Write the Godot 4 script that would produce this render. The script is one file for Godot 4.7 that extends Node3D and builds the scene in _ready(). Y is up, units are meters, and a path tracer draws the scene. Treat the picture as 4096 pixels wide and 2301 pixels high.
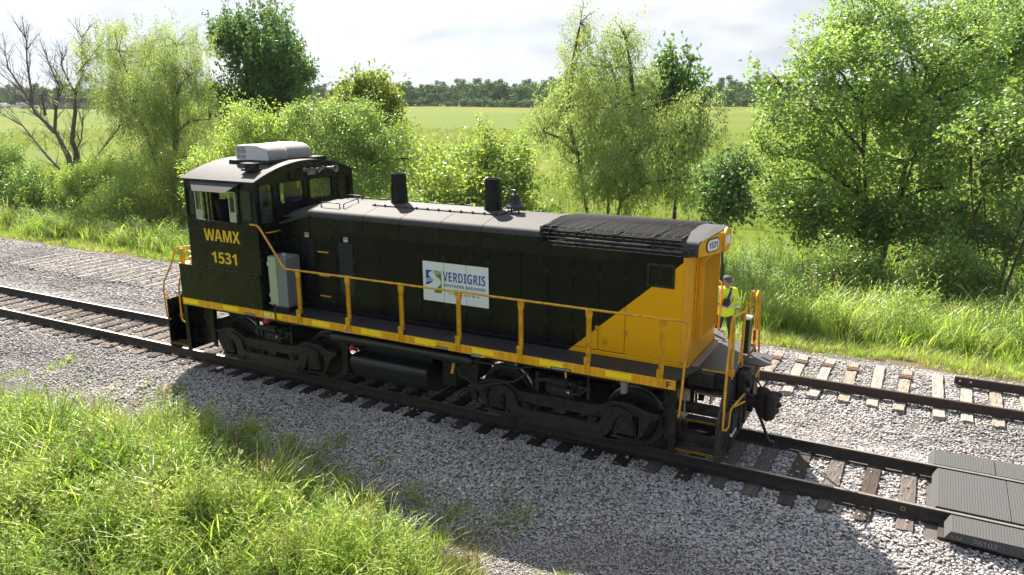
extends Node3D
# Units are metres. Origin: top of rail under the middle of the locomotive; x runs along the track, z towards the near side.

class MB:
	var v := PackedVector3Array()
	var n := PackedVector3Array()
	var u := PackedVector2Array()
	var cl := PackedColorArray()
	var ix := PackedInt32Array()
	var xf := Transform3D()
	var col := Color(1, 1, 1)
	var colored := false

	func at(pos: Vector3, b := Basis()) -> MB:
		xf = Transform3D(b, pos)
		return self

	func put(p: Vector3, nn: Vector3, uv := Vector2.ZERO) -> int:
		v.append(xf * p)
		n.append((xf.basis * nn).normalized())
		u.append(uv)
		cl.append(col)
		return v.size() - 1

	# flat polygon, turned so that it faces along hint
	func face(pts: Array, hint: Vector3) -> void:
		var nn: Vector3 = Vector3.ZERO
		var m := pts.size()
		for i in m:
			var a: Vector3 = pts[i]
			var b: Vector3 = pts[(i + 1) % m]
			nn += a.cross(b)
		if nn.length_squared() < 1e-18:
			return
		nn = nn.normalized()
		var flip := nn.dot(hint) < 0.0
		if flip:
			nn = -nn
		var s := v.size()
		for p in pts:
			put(p, nn)
		for i in range(1, m - 1):
			if flip:
				ix.append_array([s, s + i, s + i + 1])
			else:
				ix.append_array([s, s + i + 1, s + i])

	# smooth quad patch from four put() indices, counter-clockwise seen from outside
	func q4(a: int, b: int, c: int, d: int) -> void:
		ix.append_array([a, c, b, a, d, c])

	func box(c: Vector3, s: Vector3, bev := 0.0) -> MB:
		var h := s * 0.5
		var b := minf(bev, minf(h.x, minf(h.y, h.z)) * 0.9)
		if b <= 0.0:
			for ax in 3:
				for sg in [-1.0, 1.0]:
					var pts := []
					for k in [[-1.0, -1.0], [1.0, -1.0], [1.0, 1.0], [-1.0, 1.0]]:
						var p := Vector3()
						p[ax] = sg * h[ax]
						p[(ax + 1) % 3] = k[0] * h[(ax + 1) % 3]
						p[(ax + 2) % 3] = k[1] * h[(ax + 2) % 3]
						pts.append(c + p)
					var hint := Vector3()
					hint[ax] = sg
					face(pts, hint)
			return self
		for ax in 3:
			var a1 := (ax + 1) % 3
			var a2 := (ax + 2) % 3
			for sg in [-1.0, 1.0]:
				var pts := []
				for k in [[-1.0, -1.0], [1.0, -1.0], [1.0, 1.0], [-1.0, 1.0]]:
					var p := Vector3()
					p[ax] = sg * h[ax]
					p[a1] = k[0] * (h[a1] - b)
					p[a2] = k[1] * (h[a2] - b)
					pts.append(c + p)
				var hint := Vector3()
				hint[ax] = sg
				face(pts, hint)
			# edges running along ax
			for s1 in [-1.0, 1.0]:
				for s2 in [-1.0, 1.0]:
					var e := []
					for t in [[-1.0, 0], [1.0, 0], [1.0, 1], [-1.0, 1]]:
						var p := Vector3()
						p[ax] = t[0] * (h[ax] - b)
						p[a1] = s1 * (h[a1] - (b if t[1] == 0 else 0.0))
						p[a2] = s2 * (h[a2] - (0.0 if t[1] == 0 else b))
						e.append(c + p)
					var hint := Vector3()
					hint[a1] = s1
					hint[a2] = s2
					face(e, hint)
		for sx in [-1.0, 1.0]:
			for sy in [-1.0, 1.0]:
				for sz in [-1.0, 1.0]:
					var k := Vector3(sx, sy, sz)
					face([c + k * Vector3(h.x, h.y - b, h.z - b), c + k * Vector3(h.x - b, h.y, h.z - b), c + k * Vector3(h.x - b, h.y - b, h.z)], k)
		return self

	# box between two corners
	func bx(x0: float, x1: float, y0: float, y1: float, z0: float, z1: float, bev := 0.0) -> MB:
		return box(Vector3(x0 + x1, y0 + y1, z0 + z1) * 0.5, Vector3(absf(x1 - x0), absf(y1 - y0), absf(z1 - z0)), bev)

	func tube(pts: Array, r: float, sides := 8, r1 := -1.0, caps := true) -> MB:
		var m := pts.size()
		if r1 < 0.0:
			r1 = r
		var prev_u := Vector3.ZERO
		var base := v.size()
		for i in m:
			var d: Vector3
			if i == 0:
				d = (pts[1] - pts[0]).normalized()
			elif i == m - 1:
				d = (pts[i] - pts[i - 1]).normalized()
			else:
				d = ((pts[i] - pts[i - 1]).normalized() + (pts[i + 1] - pts[i]).normalized())
				if d.length_squared() < 1e-9:
					d = pts[i] - pts[i - 1]
				d = d.normalized()
			if i == 0:
				prev_u = d.cross(Vector3.UP if absf(d.y) < 0.9 else Vector3.RIGHT).normalized()
			else:
				prev_u = (prev_u - d * prev_u.dot(d)).normalized()
			var w := d.cross(prev_u)
			var rr: float = lerpf(r, r1, float(i) / float(m - 1))
			for s in sides:
				var a := TAU * s / sides
				var o := prev_u * cos(a) + w * sin(a)
				put(pts[i] + o * rr, o)
		for i in m - 1:
			for s in sides:
				var s2 := (s + 1) % sides
				q4(base + i * sides + s, base + i * sides + s2, base + (i + 1) * sides + s2, base + (i + 1) * sides + s)
		if caps:
			for e in 2:
				var row := 0 if e == 0 else m - 1
				var dd: Vector3 = (pts[0] - pts[1]).normalized() if e == 0 else (pts[m - 1] - pts[m - 2]).normalized()
				var ring := []
				for s in sides:
					ring.append(xf.affine_inverse() * v[base + row * sides + s])
				face(ring, dd)
		return self

	# profile of (radius, height) turned round the local y axis
	func lathe(prof: Array, seg := 16) -> MB:
		for i in prof.size() - 1:
			var a: Vector2 = prof[i]
			var b: Vector2 = prof[i + 1]
			var t := b - a
			if t.length() < 1e-6:
				continue
			var nn := Vector2(t.y, -t.x).normalized()
			var s0 := v.size()
			for k in seg:
				var an := TAU * k / seg
				var c := cos(an)
				var s := sin(an)
				put(Vector3(a.x * c, a.y, a.x * s), Vector3(nn.x * c, nn.y, nn.x * s))
				put(Vector3(b.x * c, b.y, b.x * s), Vector3(nn.x * c, nn.y, nn.x * s))
			for k in seg:
				var k2 := (k + 1) % seg
				q4(s0 + 2 * k, s0 + 2 * k + 1, s0 + 2 * k2 + 1, s0 + 2 * k2)
		return self

	# polygon in local xy, thick from z0 to z1
	func prism(poly: PackedVector2Array, z0: float, z1: float, skip_x := []) -> MB:
		var tris := Geometry2D.triangulate_polygon(poly)
		for e in 2:
			var zz := z1 if e == 0 else z0
			var s := v.size()
			var nn := Vector3(0, 0, signf(z1 - z0) * (1.0 if e == 0 else -1.0))
			for p in poly:
				put(Vector3(p.x, p.y, zz), nn)
			for t in range(0, tris.size(), 3):
				var a := poly[tris[t]]
				var b := poly[tris[t + 1]]
				var c := poly[tris[t + 2]]
				var ccw := (b - a).cross(c - a) > 0.0
				if (nn.z < 0.0) == ccw:
					ix.append_array([s + tris[t], s + tris[t + 1], s + tris[t + 2]])
				else:
					ix.append_array([s + tris[t], s + tris[t + 2], s + tris[t + 1]])
		var cw := Geometry2D.is_polygon_clockwise(poly)
		var m := poly.size()
		for i in m:
			var a := poly[i]
			var b := poly[(i + 1) % m]
			var sk := false
			for x in skip_x:
				if absf(a.x - x) < 1e-4 and absf(b.x - x) < 1e-4:
					sk = true
			if sk:
				continue
			var d := b - a
			# Godot's is_polygon_clockwise assumes y up here
			var o := Vector2(d.y, -d.x)
			if cw:
				o = -o
			face([Vector3(a.x, a.y, z0), Vector3(b.x, b.y, z0), Vector3(b.x, b.y, z1), Vector3(a.x, a.y, z1)], Vector3(o.x, o.y, 0))
		return self

	# outer polygon with holes, cut into strips through the middle of each hole
	func holed(outer: PackedVector2Array, holes: Array, z0: float, z1: float) -> MB:
		var cuts := []
		var lo := INF
		var hi := -INF
		for p in outer:
			lo = minf(lo, p.x)
			hi = maxf(hi, p.x)
		for h in holes:
			var a := INF
			var b := -INF
			for p in h:
				a = minf(a, p.x)
				b = maxf(b, p.x)
			cuts.append((a + b) * 0.5)
		cuts.sort()
		var edges := [lo - 1.0]
		for c in cuts:
			if c - edges[-1] > 0.01:
				edges.append(c)
		edges.append(hi + 1.0)
		for i in edges.size() - 1:
			var strip := PackedVector2Array([Vector2(edges[i], -99), Vector2(edges[i + 1], -99), Vector2(edges[i + 1], 99), Vector2(edges[i], 99)])
			var parts: Array = Geometry2D.intersect_polygons(outer, strip)
			for h in holes:
				var nxt := []
				for q in parts:
					nxt.append_array(Geometry2D.clip_polygons(q, h))
				parts = nxt
			for q in parts:
				prism(q, z0, z1, cuts)
		return self

	# a surface through rows of points (all rows equally long), smooth; closed joins last column to first
	func skin(rows: Array, closed := false) -> MB:
		var R := rows.size()
		var Cc: int = rows[0].size()
		var s := v.size()
		for i in R:
			for j in Cc:
				var a: Vector3 = rows[maxi(i - 1, 0)][j]
				var b: Vector3 = rows[mini(i + 1, R - 1)][j]
				var c: Vector3 = rows[i][(j - 1 + Cc) % Cc if closed else maxi(j - 1, 0)]
				var d: Vector3 = rows[i][(j + 1) % Cc if closed else mini(j + 1, Cc - 1)]
				put(rows[i][j], (b - a).cross(d - c).normalized())
		for i in R - 1:
			for j in (Cc if closed else Cc - 1):
				var j2 := (j + 1) % Cc
				q4(s + i * Cc + j, s + (i + 1) * Cc + j, s + (i + 1) * Cc + j2, s + i * Cc + j2)
		return self

	func mesh(m: Material = null) -> ArrayMesh:
		var a := []
		a.resize(Mesh.ARRAY_MAX)
		a[Mesh.ARRAY_VERTEX] = v
		a[Mesh.ARRAY_NORMAL] = n
		a[Mesh.ARRAY_TEX_UV] = u
		if colored:
			a[Mesh.ARRAY_COLOR] = cl
		a[Mesh.ARRAY_INDEX] = ix
		var am := ArrayMesh.new()
		am.add_surface_from_arrays(Mesh.PRIMITIVE_TRIANGLES, a)
		if m:
			am.surface_set_material(0, m)
		return am


var M := {}
var rng := RandomNumberGenerator.new()
var names := {}


func rrect(x0: float, x1: float, y0: float, y1: float, r: float, seg := 4) -> PackedVector2Array:
	var o := PackedVector2Array()
	if r <= 0.0:
		return PackedVector2Array([Vector2(x0, y0), Vector2(x1, y0), Vector2(x1, y1), Vector2(x0, y1)])
	for k in 4:
		var c := Vector2(x1 - r if k < 1 or k == 3 else x0 + r, y1 - r if k < 2 else y0 + r)
		for i in seg + 1:
			var a := PI / 2 * (k + float(i) / seg)
			o.append(c + Vector2(cos(a), sin(a)) * r)
	return o


func part(called: String, mb: MB, m: Material, parent: Node, label := "") -> MeshInstance3D:
	var o := MeshInstance3D.new()
	o.name = called
	o.mesh = mb.mesh(m)
	parent.add_child(o, true)
	if label:
		o.set_meta("label", label)
	return o


func inst(called: String, me: Mesh, parent: Node, xf: Transform3D) -> MeshInstance3D:
	var o := MeshInstance3D.new()
	o.name = called
	o.mesh = me
	o.transform = xf
	parent.add_child(o, true)
	return o


func numbered(called: String) -> String:
	var k: int = names.get(called, 0)
	names[called] = k + 1
	return called if k == 0 else "%s_%03d" % [called, k]


func tag(o: Node, label: String, category: String, group := "", kind := "") -> void:
	if label:
		o.set_meta("label", label)
	if category:
		o.set_meta("category", category)
	if group:
		o.set_meta("group", group)
	if kind:
		o.set_meta("kind", kind)


func thing(called: String, where: Vector3, label: String, category: String, group := "", turn := 0.0) -> Node3D:
	var o := Node3D.new()
	o.name = numbered(called)
	add_child(o, true)
	o.position = where
	o.rotation.y = turn
	tag(o, label, category, group)
	return o


func lin(r: float, g: float, b: float) -> Color:
	return Color(r, g, b).linear_to_srgb()


# grey or coloured noise picture; the colours are linear and blend from a to b
func noise_tex(sd: int, freq: float, a: Color, b: Color, size := 256, oct := 4, contrast := 1.0, srgb := true, stretch := Vector2(1, 1)) -> ImageTexture:
	var f := FastNoiseLite.new()
	f.seed = sd
	f.frequency = freq
	f.noise_type = FastNoiseLite.TYPE_SIMPLEX_SMOOTH
	f.fractal_octaves = oct
	var im := Image.create(size, size, false, Image.FORMAT_RGB8)
	var k := TAU / size
	var rr := size / TAU
	for y in size:
		var py := Vector2(cos(y * k), sin(y * k)) * rr * stretch.y
		for x in size:
			# torus in 3-D is enough for a seamless look: x seamless by circle, y blended
			var t := float(y) / size
			var c := cos(x * k) * rr * stretch.x
			var s := sin(x * k) * rr * stretch.x
			var w := f.get_noise_3d(c, s, y * stretch.y) * (1.0 - t) + f.get_noise_3d(c, s, (y - size) * stretch.y) * t
			w = clampf(0.5 + w * contrast, 0.0, 1.0)
			var o := a.lerp(b, w)
			im.set_pixel(x, y, o.linear_to_srgb() if srgb else o)
	return ImageTexture.create_from_image(im)


func mat(called: String, c: Color, rough: float, metal := 0.0, tex: Texture2D = null, scale := 1.0, spec := 0.5) -> StandardMaterial3D:
	var m := StandardMaterial3D.new()
	m.resource_name = called
	m.albedo_color = c.linear_to_srgb()
	m.roughness = rough
	m.metallic = metal
	m.metallic_specular = spec
	if tex:
		m.albedo_texture = tex
		m.uv1_triplanar = true
		m.uv1_world_triplanar = true
		m.uv1_scale = Vector3.ONE * scale
	M[called] = m
	return m


func bump(m: StandardMaterial3D, tex: Texture2D, strength: float) -> void:
	m.heightmap_enabled = true
	m.heightmap_texture = tex
	m.heightmap_scale = strength


func rough_tex(m: StandardMaterial3D, tex: Texture2D, r: float) -> void:
	m.roughness_texture = tex
	m.roughness = r


func make_materials() -> void:
	var grime := noise_tex(3, 0.02, Color(0.55, 0.55, 0.55), Color(1, 1, 1), 256, 5, 1.1)
	var fine := noise_tex(4, 0.12, Color(0.6, 0.6, 0.6), Color(1, 1, 1), 256, 4, 1.2)
	var gr := noise_tex(5, 0.03, Color(0.45, 0.45, 0.45), Color(1, 1, 1), 256, 4, 1.2, false)
	var streak := noise_tex(6, 0.05, Color(0.78, 0.74, 0.66), Color(1, 1, 1), 256, 4, 1.3, true, Vector2(1.6, 0.12))
	var wood := noise_tex(7, 0.06, Color(0.35, 0.33, 0.3), Color(1, 1, 1), 256, 5, 1.4, true, Vector2(1.5, 0.08))
	var h1 := noise_tex(8, 0.04, Color(0, 0, 0), Color(1, 1, 1), 256, 5, 1.2, false)
	M["t_grime"] = grime
	M["t_fine"] = fine
	M["t_rough"] = gr
	M["t_wood"] = wood
	M["t_h"] = h1
	var m: StandardMaterial3D
	m = mat("black_paint", Color(0.008, 0.008, 0.0085), 0.3, 0.0, grime, 0.5, 0.38)
	rough_tex(m, gr, 0.36)
	var roof_pale := noise_tex(13, 0.03, Color(0.82, 0.82, 0.82), Color(1, 1, 1), 256, 5, 1.2)
	m = mat("roof_black", Color(0.055, 0.054, 0.057), 0.75, 0.0, roof_pale, 0.5, 0.3)  # paler than the flanks: faded paint plus sky sheen put into the colour
	m.roughness = 0.7
	m = mat("shutter", Color(0.016, 0.016, 0.017), 0.9, 0.0, fine, 3.0, 0.15)
	m = mat("guard_wire", Color(0.03, 0.03, 0.033), 0.6, 0.0, null, 1.0, 0.3)
	m = mat("hatch_black", Color(0.04, 0.039, 0.04), 0.75, 0.0, grime, 0.9)
	m = mat("yellow_paint", Color(0.8, 0.39, 0.006), 0.4, 0.0, streak, 0.7)
	m = mat("rail_yellow", Color(0.8, 0.39, 0.008), 0.38, 0.0, grime, 1.2)
	m = mat("reflector", Color(0.92, 0.66, 0.012), 0.3)
	var dusty := noise_tex(9, 0.03, Color(0.009, 0.009, 0.009), Color(0.032, 0.028, 0.024), 256, 5, 1.5)
	m = mat("truck_black", Color(1, 1, 1), 0.6, 0.0, dusty, 0.9, 0.4)
	rough_tex(m, gr, 0.8)
	m = mat("wheel_steel", Color(0.05, 0.035, 0.026), 0.65, 0.3, grime, 2.0)
	m = mat("tread_steel", Color(0.45, 0.44, 0.43), 0.3, 0.9, fine, 3.0)
	m = mat("tank_black", Color(0.013, 0.013, 0.014), 0.35, 0.0, grime, 0.6)
	m = mat("rail_rust", Color(0.048, 0.037, 0.031), 0.75, 0.2, grime, 1.3)
	m = mat("rail_old", Color(0.06, 0.041, 0.033), 0.85, 0.1, fine, 1.3)
	m = mat("rail_top", Color(0.33, 0.31, 0.3), 0.42, 0.7, streak, 0.9)
	m = mat("plate_rust", Color(0.15, 0.075, 0.05), 0.85, 0.1, fine, 2.0)
	m = mat("glass", Color(0.01, 0.014, 0.012), 0.03)
	m.albedo_color.a = 0.2
	m.transparency = BaseMaterial3D.TRANSPARENCY_ALPHA
	m = mat("smoked_glass", Color(0.03, 0.035, 0.03), 0.08)
	m = mat("aluminium", Color(0.55, 0.55, 0.54), 0.4, 0.7)
	m = mat("galvanised", Color(0.36, 0.4, 0.3), 0.5, 0.2)
	m = mat("grey_paint", Color(0.17, 0.18, 0.19), 0.5, 0.1)
	m = mat("sign_white", Color(0.72, 0.74, 0.76), 0.35, 0.0, null)
	m = mat("sign_blue", Color(0.01, 0.075, 0.36), 0.35)
	m = mat("sign_green", Color(0.075, 0.24, 0.03), 0.35)
	m = mat("letter_yellow", Color(0.78, 0.48, 0.01), 0.4)
	m = mat("letter_black", Color(0.012, 0.012, 0.012), 0.5)
	m = mat("label_white", Color(0.7, 0.7, 0.7), 0.5)
	m = mat("red_paint", Color(0.5, 0.02, 0.03), 0.45)
	m = mat("seat_black", Color(0.012, 0.012, 0.016), 0.7)
	m = mat("interior_grey", Color(0.18, 0.19, 0.17), 0.7)
	m = mat("horn_grey", Color(0.3, 0.29, 0.28), 0.6, 0.3, fine, 4.0)
	var speck := noise_tex(11, 0.25, Color(0.12, 0.11, 0.1), Color(1, 1, 1), 512, 2, 2.6)
	m = mat("latch_black", Color(0.008, 0.008, 0.009), 0.3, 0.0, null, 1.0, 0.35)
	m = mat("ac_cover", Color(0.42, 0.41, 0.4), 0.75, 0.0, speck, 1.1)
	m = mat("ac_white", Color(0.72, 0.72, 0.71), 0.6, 0.0, fine, 1.5)
	m = mat("bronze_dark", Color(0.03, 0.03, 0.033), 0.45, 0.4)
	m = mat("hose_black", Color(0.012, 0.012, 0.012), 0.55)
	m = mat("coupler_rust", Color(0.032, 0.021, 0.017), 0.8, 0.2, fine, 3.0)
	m = mat("lens", Color(0.85, 0.87, 0.9), 0.05, 0.2)
	m = mat("weathered_wood", Color(0.5, 0.44, 0.36), 0.9, 0.0, null)
	# tread plate: raised lozenges, a pattern of 64 pixels to 6 cm
	var tp := Image.create(128, 128, false, Image.FORMAT_RGB8)
	tp.fill(Color(0.2, 0.2, 0.2))
	for y in 128:
		for x in 128:
			var cx := x % 64 - 32
			var cy := y % 64 - 32
			var odd := ((x / 64) + (y / 64)) % 2 == 0
			var a := (cx + cy) * 0.7071 if odd else (cx - cy) * 0.7071
			var b := (cx - cy) * 0.7071 if odd else (cx + cy) * 0.7071
			if absf(a) / 26.0 + absf(b) / 8.0 < 1.0:
				tp.set_pixel(x, y, Color(1, 1, 1))
	var tpt := ImageTexture.create_from_image(tp)
	m = mat("tread_plate", Color(0.03, 0.03, 0.033), 0.55, 0.0, grime, 1.0)
	bump(m, tpt, 0.35)
	m.uv1_scale = Vector3.ONE * 8.0
	m = mat("walk_plate", Color(0.02, 0.02, 0.023), 0.65, 0.0, fine, 6.0)
	bump(m, tpt, 0.35)
	# rubber crossing panel: rows of small pyramids
	var rp := Image.create(64, 64, false, Image.FORMAT_RGB8)
	for y in 64:
		for x in 64:
			var d := maxf(absf(x % 32 - 15.5), absf(y % 32 - 15.5)) / 16.0
			var k := clampf((1.0 - d) * 3.0, 0.0, 1.0)
			rp.set_pixel(x, y, Color(k, k, k))
	m = mat("rubber", Color(0.07, 0.07, 0.071), 0.8, 0.0, fine, 14.0)
	bump(m, ImageTexture.create_from_image(rp), 0.6)
	# livery: black above and yellow below a slanting line, on x 3.2..5.6, y 1.5..3.75
	var li := Image.create(1024, 1024, false, Image.FORMAT_RGB8)
	var yl := Color(0.8, 0.39, 0.006).linear_to_srgb()
	var bk := Color(0.0065, 0.0065, 0.007).linear_to_srgb()
	for y in 1024:
		var wy := 3.75 - 2.25 * (y + 0.5) / 1024.0
		for x in 1024:
			var wx := 3.2 + 2.4 * (x + 0.5) / 1024.0
			li.set_pixel(x, y, yl if wy < 1.56 + 0.884 * (wx - 3.41) else bk)
	m = mat("livery", Color(1, 1, 1), 0.42, 0.0, null, 1.0, 0.3)
	m.albedo_texture = ImageTexture.create_from_image(li)
	m.texture_repeat = false
	m.roughness = 0.27


func livery_uv(mb: MB) -> MB:
	for i in mb.v.size():
		mb.u[i] = Vector2((mb.v[i].x - 3.2) / 2.4, (3.75 - mb.v[i].y) / 2.25)
	return mb


func noise(sd: int, freq: float, oct := 3) -> FastNoiseLite:
	var f := FastNoiseLite.new()
	f.seed = sd
	f.frequency = freq
	f.noise_type = FastNoiseLite.TYPE_SIMPLEX_SMOOTH
	f.fractal_octaves = oct
	return f


func sky_image(sun: Vector3) -> Image:
	var w := 1024
	var h := 512
	var im := Image.create(w, h, false, Image.FORMAT_RGBF)
	im.fill(Color(0.16, 0.17, 0.14))
	var f1 := noise(21, 0.55, 5)
	var f2 := noise(22, 1.1, 5)
	var f3 := noise(23, 2.6, 4)
	for j in h / 2 + 1:
		var th := PI * (j + 0.5) / h
		for i in w:
			var ph := (i + 0.5) / w * TAU
			var d := Vector3(sin(ph) * sin(th), cos(th), -cos(ph) * sin(th))
			# a broken sheet of high cloud, seen in perspective
			var k := 1.0 / (maxf(d.y, 0.0) + 0.12)
			var a := f1.get_noise_3d(d.x * k, d.z * k * 1.0, 3.0)
			var b := f2.get_noise_3d(d.x * k, d.z * k, 8.0)
			var cover := clampf(0.6 + a * 1.1 + b * 0.3, 0.0, 1.0)
			cover = cover * cover * (3.0 - 2.0 * cover)
			var thick := clampf(0.42 + b * 1.1 + f3.get_noise_3d(d.x * k, d.z * k, 5.0) * 0.6, 0.0, 1.0)
			var blue := Color(0.36, 0.43, 0.54)
			var white := Color(0.69, 0.69, 0.685).lerp(Color(0.43, 0.438, 0.448), thick)
			var c := blue.lerp(white, 0.42 + 0.58 * cover)
			var hor := pow(1.0 - clampf(d.y, 0.0, 1.0), 7.0)
			c = c.lerp(Color(0.5, 0.51, 0.525), hor * 0.5)
			# thin cloud is brighter round the sun
			var ang := rad_to_deg(acos(clampf(d.dot(sun), -1.0, 1.0)))
			var glow := 0.34 + 1.3 * exp(-ang / 45.0)
			c = c.lerp(Color(c.r * 0.84, c.g * 0.97, c.b * 1.16), clampf((ang - 40.0) / 60.0, 0.0, 1.0))
			im.set_pixel(i, j, Color(c.r, c.g, c.b) * (glow * 0.665))
	return im


func height(x: float, z: float) -> float:
	# cross-section of the railway bank: (z, y)
	var P := [[-400.0, -1.55], [-30.0, -1.5], [-18.0, -1.45], [-12.5, -1.35], [-10.0, -1.0], [-8.6, -0.62], [-7.0, -0.42], [-6.5, -0.36], [-6.2, -0.31], [-3.7, -0.31], [-3.2, -0.42], [-2.3, -0.46], [-1.75, -0.36], [-1.3, -0.235], [1.3, -0.235], [1.6, -0.3], [2.3, -0.5], [3.0, -0.62], [4.5, -0.72], [8.0, -0.95], [16.0, -1.3], [60.0, -1.6]]
	var y: float = P[-1][1]
	if z <= P[0][0]:
		y = P[0][1]
	else:
		for i in P.size() - 1:
			if z < P[i + 1][0]:
				var t: float = (z - P[i][0]) / (P[i + 1][0] - P[i][0])
				y = lerpf(P[i][1], P[i + 1][1], t)
				break
	return y


var hn := FastNoiseLite.new()

func ground_y(x: float, z: float) -> float:
	var y := height(x, z)
	var amp := 0.02
	if z > 2.0 or z < -6.8:
		amp = 0.07
	if z < -1.6 and z > -3.6:
		amp = 0.05
	if absf(z) < 1.4:
		amp = 0.012
	# the bare gravel by the crossing lies higher and flatter
	if z > 1.3:
		var t := clampf((x - 3.0) / 5.0, 0.0, 1.0)
		y = lerpf(y, maxf(y, -0.3 - 0.06 * (z - 1.3)), t)
	if z < -6.4 and z > -13.0:
		var t2 := clampf((x - 8.0) / 6.0, 0.0, 1.0)
		y = lerpf(y, maxf(y, -0.45 - 0.1 * (-6.4 - z)), t2)
	return y + amp * hn.get_noise_2d(x, z)


func build_ground() -> void:
	hn.seed = 5
	hn.frequency = 0.5
	hn.fractal_octaves = 3
	var zs := []
	var z := -14.0
	while z < 14.0:
		zs.append(z)
		z += 0.25
	for k in [14.0, 16.0, 20.0, 30.0, 60.0]:
		zs.append(k)
	var zl := []
	z = -14.0
	var st := 0.6
	while z > -480.0:
		z -= st
		st *= 1.12
		zl.append(z)
	zl.reverse()
	zs = zl + zs
	var xs := []
	var x := -40.0
	while x <= 16.0:
		xs.append(x)
		x += 0.5
	var xl := []
	x = -40.0
	st = 1.0
	while x > -700.0:
		x -= st
		st *= 1.15
		xl.append(x)
	xl.reverse()
	var xr := []
	x = 16.0
	st = 1.0
	while x < 260.0:
		x += st
		st *= 1.15
		xr.append(x)
	xs = xl + xs + xr
	var g := MB.new()
	g.colored = true
	var cn := noise(31, 0.25, 4)
	var fn := noise(32, 0.02, 5)
	var rows := []
	var cols := PackedColorArray()
	for zz in zs:
		var row := []
		for xx in xs:
			row.append(Vector3(xx, ground_y(xx, zz), zz))
			var nz := cn.get_noise_2d(xx, zz)
			var edge: float = zz + nz * 0.8
			var gravel := Color(0.13, 0.12, 0.112)
			var dirt := Color(0.13, 0.1, 0.065)
			var turf := Color(0.07, 0.085, 0.025)
			var field := Color(0.105, 0.15, 0.012)
			var c := gravel
			var near_edge := near_grass_edge(xx)
			if edge > near_edge - 0.4:
				c = gravel.lerp(dirt, clampf(edge - near_edge + 0.4, 0.0, 1.0))
			if edge > near_edge + 0.8:
				c = dirt.lerp(turf, clampf((edge - near_edge - 0.8) * 0.7, 0.0, 1.0))
			if edge < -6.5:
				c = gravel.lerp(dirt, clampf((-6.5 - edge) * 1.4, 0.0, 1.0))
			if edge < -7.6:
				c = dirt.lerp(turf, clampf((-7.6 - edge) * 0.8, 0.0, 1.0))
			if zz < -16.0:
				var bands := fn.get_noise_2d(xx * 0.12, zz * 2.0) * 0.5 + fn.get_noise_2d(xx * 0.8, zz * 3.5) * 0.35
				var fc := field.lerp(Color(0.16, 0.17, 0.028), clampf(bands * 2.4 + 0.25, 0.0, 1.0))
				c = turf.lerp(fc, clampf((-16.0 - zz) * 0.2, 0.0, 1.0))
			cols.append(c)
		rows.append(row)
	g.skin(rows)
	g.cl = cols
	var m := mat("ground_soil", Color(1, 1, 1), 0.95, 0.0, M.t_fine, 0.9, 0.2)
	m.vertex_color_use_as_albedo = true
	var o := part("ground", g, m, self)
	tag(o, "", "", "", "structure")


# where the weeds begin on the near side of the bank
func near_grass_edge(x: float) -> float:
	var P := [[-30.0, 4.2], [-9.0, 3.8], [-6.2, 3.15], [-4.2, 2.8], [-2.9, 2.55], [0.0, 2.95], [2.1, 3.75], [3.4, 4.2], [6.0, 7.5], [16.0, 20.0]]
	for i in P.size() - 1:
		if x < P[i + 1][0]:
			return lerpf(P[i][1], P[i + 1][1], clampf((x - P[i][0]) / (P[i + 1][0] - P[i][0]), 0.0, 1.0))
	return 20.0


func stone_mesh(sd: int, sub: int) -> ArrayMesh:
	# an angular stone: a jittered cube-sphere cut flat
	rng.seed = sd
	var t := (1.0 + sqrt(5.0)) / 2.0
	var vs := [Vector3(-1, t, 0), Vector3(1, t, 0), Vector3(-1, -t, 0), Vector3(1, -t, 0), Vector3(0, -1, t), Vector3(0, 1, t), Vector3(0, -1, -t), Vector3(0, 1, -t), Vector3(t, 0, -1), Vector3(t, 0, 1), Vector3(-t, 0, -1), Vector3(-t, 0, 1)]
	var fs := [[0, 11, 5], [0, 5, 1], [0, 1, 7], [0, 7, 10], [0, 10, 11], [1, 5, 9], [5, 11, 4], [11, 10, 2], [10, 7, 6], [7, 1, 8], [3, 9, 4], [3, 4, 2], [3, 2, 6], [3, 6, 8], [3, 8, 9], [4, 9, 5], [2, 4, 11], [6, 2, 10], [8, 6, 7], [9, 8, 1]]
	var sc := Vector3(rng.randf_range(0.9, 1.25), rng.randf_range(0.42, 0.62), rng.randf_range(0.75, 1.05))
	var pv := []
	for q in vs:
		pv.append(q.normalized() * 0.5 * rng.randf_range(0.78, 1.15) * sc)
	var g := MB.new()
	for f in fs:
		g.face([pv[f[0]], pv[f[1]], pv[f[2]]], pv[f[0]] + pv[f[1]] + pv[f[2]])
	return g.mesh(M.stone)


func scatter(called: String, me: Mesh, xfs: Array, cols: Array, parent: Node) -> MultiMeshInstance3D:
	var mm := MultiMesh.new()
	mm.transform_format = MultiMesh.TRANSFORM_3D
	mm.use_colors = cols.size() > 0
	mm.mesh = me
	mm.instance_count = xfs.size()
	for i in xfs.size():
		mm.set_instance_transform(i, xfs[i])
		if cols.size() > 0:
			mm.set_instance_color(i, cols[i])
	var o := MultiMeshInstance3D.new()
	o.name = called
	o.multimesh = mm
	parent.add_child(o, true)
	return o


const TIE_PITCH := 0.535

func on_tie(x: float, z: float) -> bool:
	if absf(z) < 1.22:
		var k := fposmod(x - 8.22 + 0.125, TIE_PITCH)
		return k < 0.25
	return false


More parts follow.
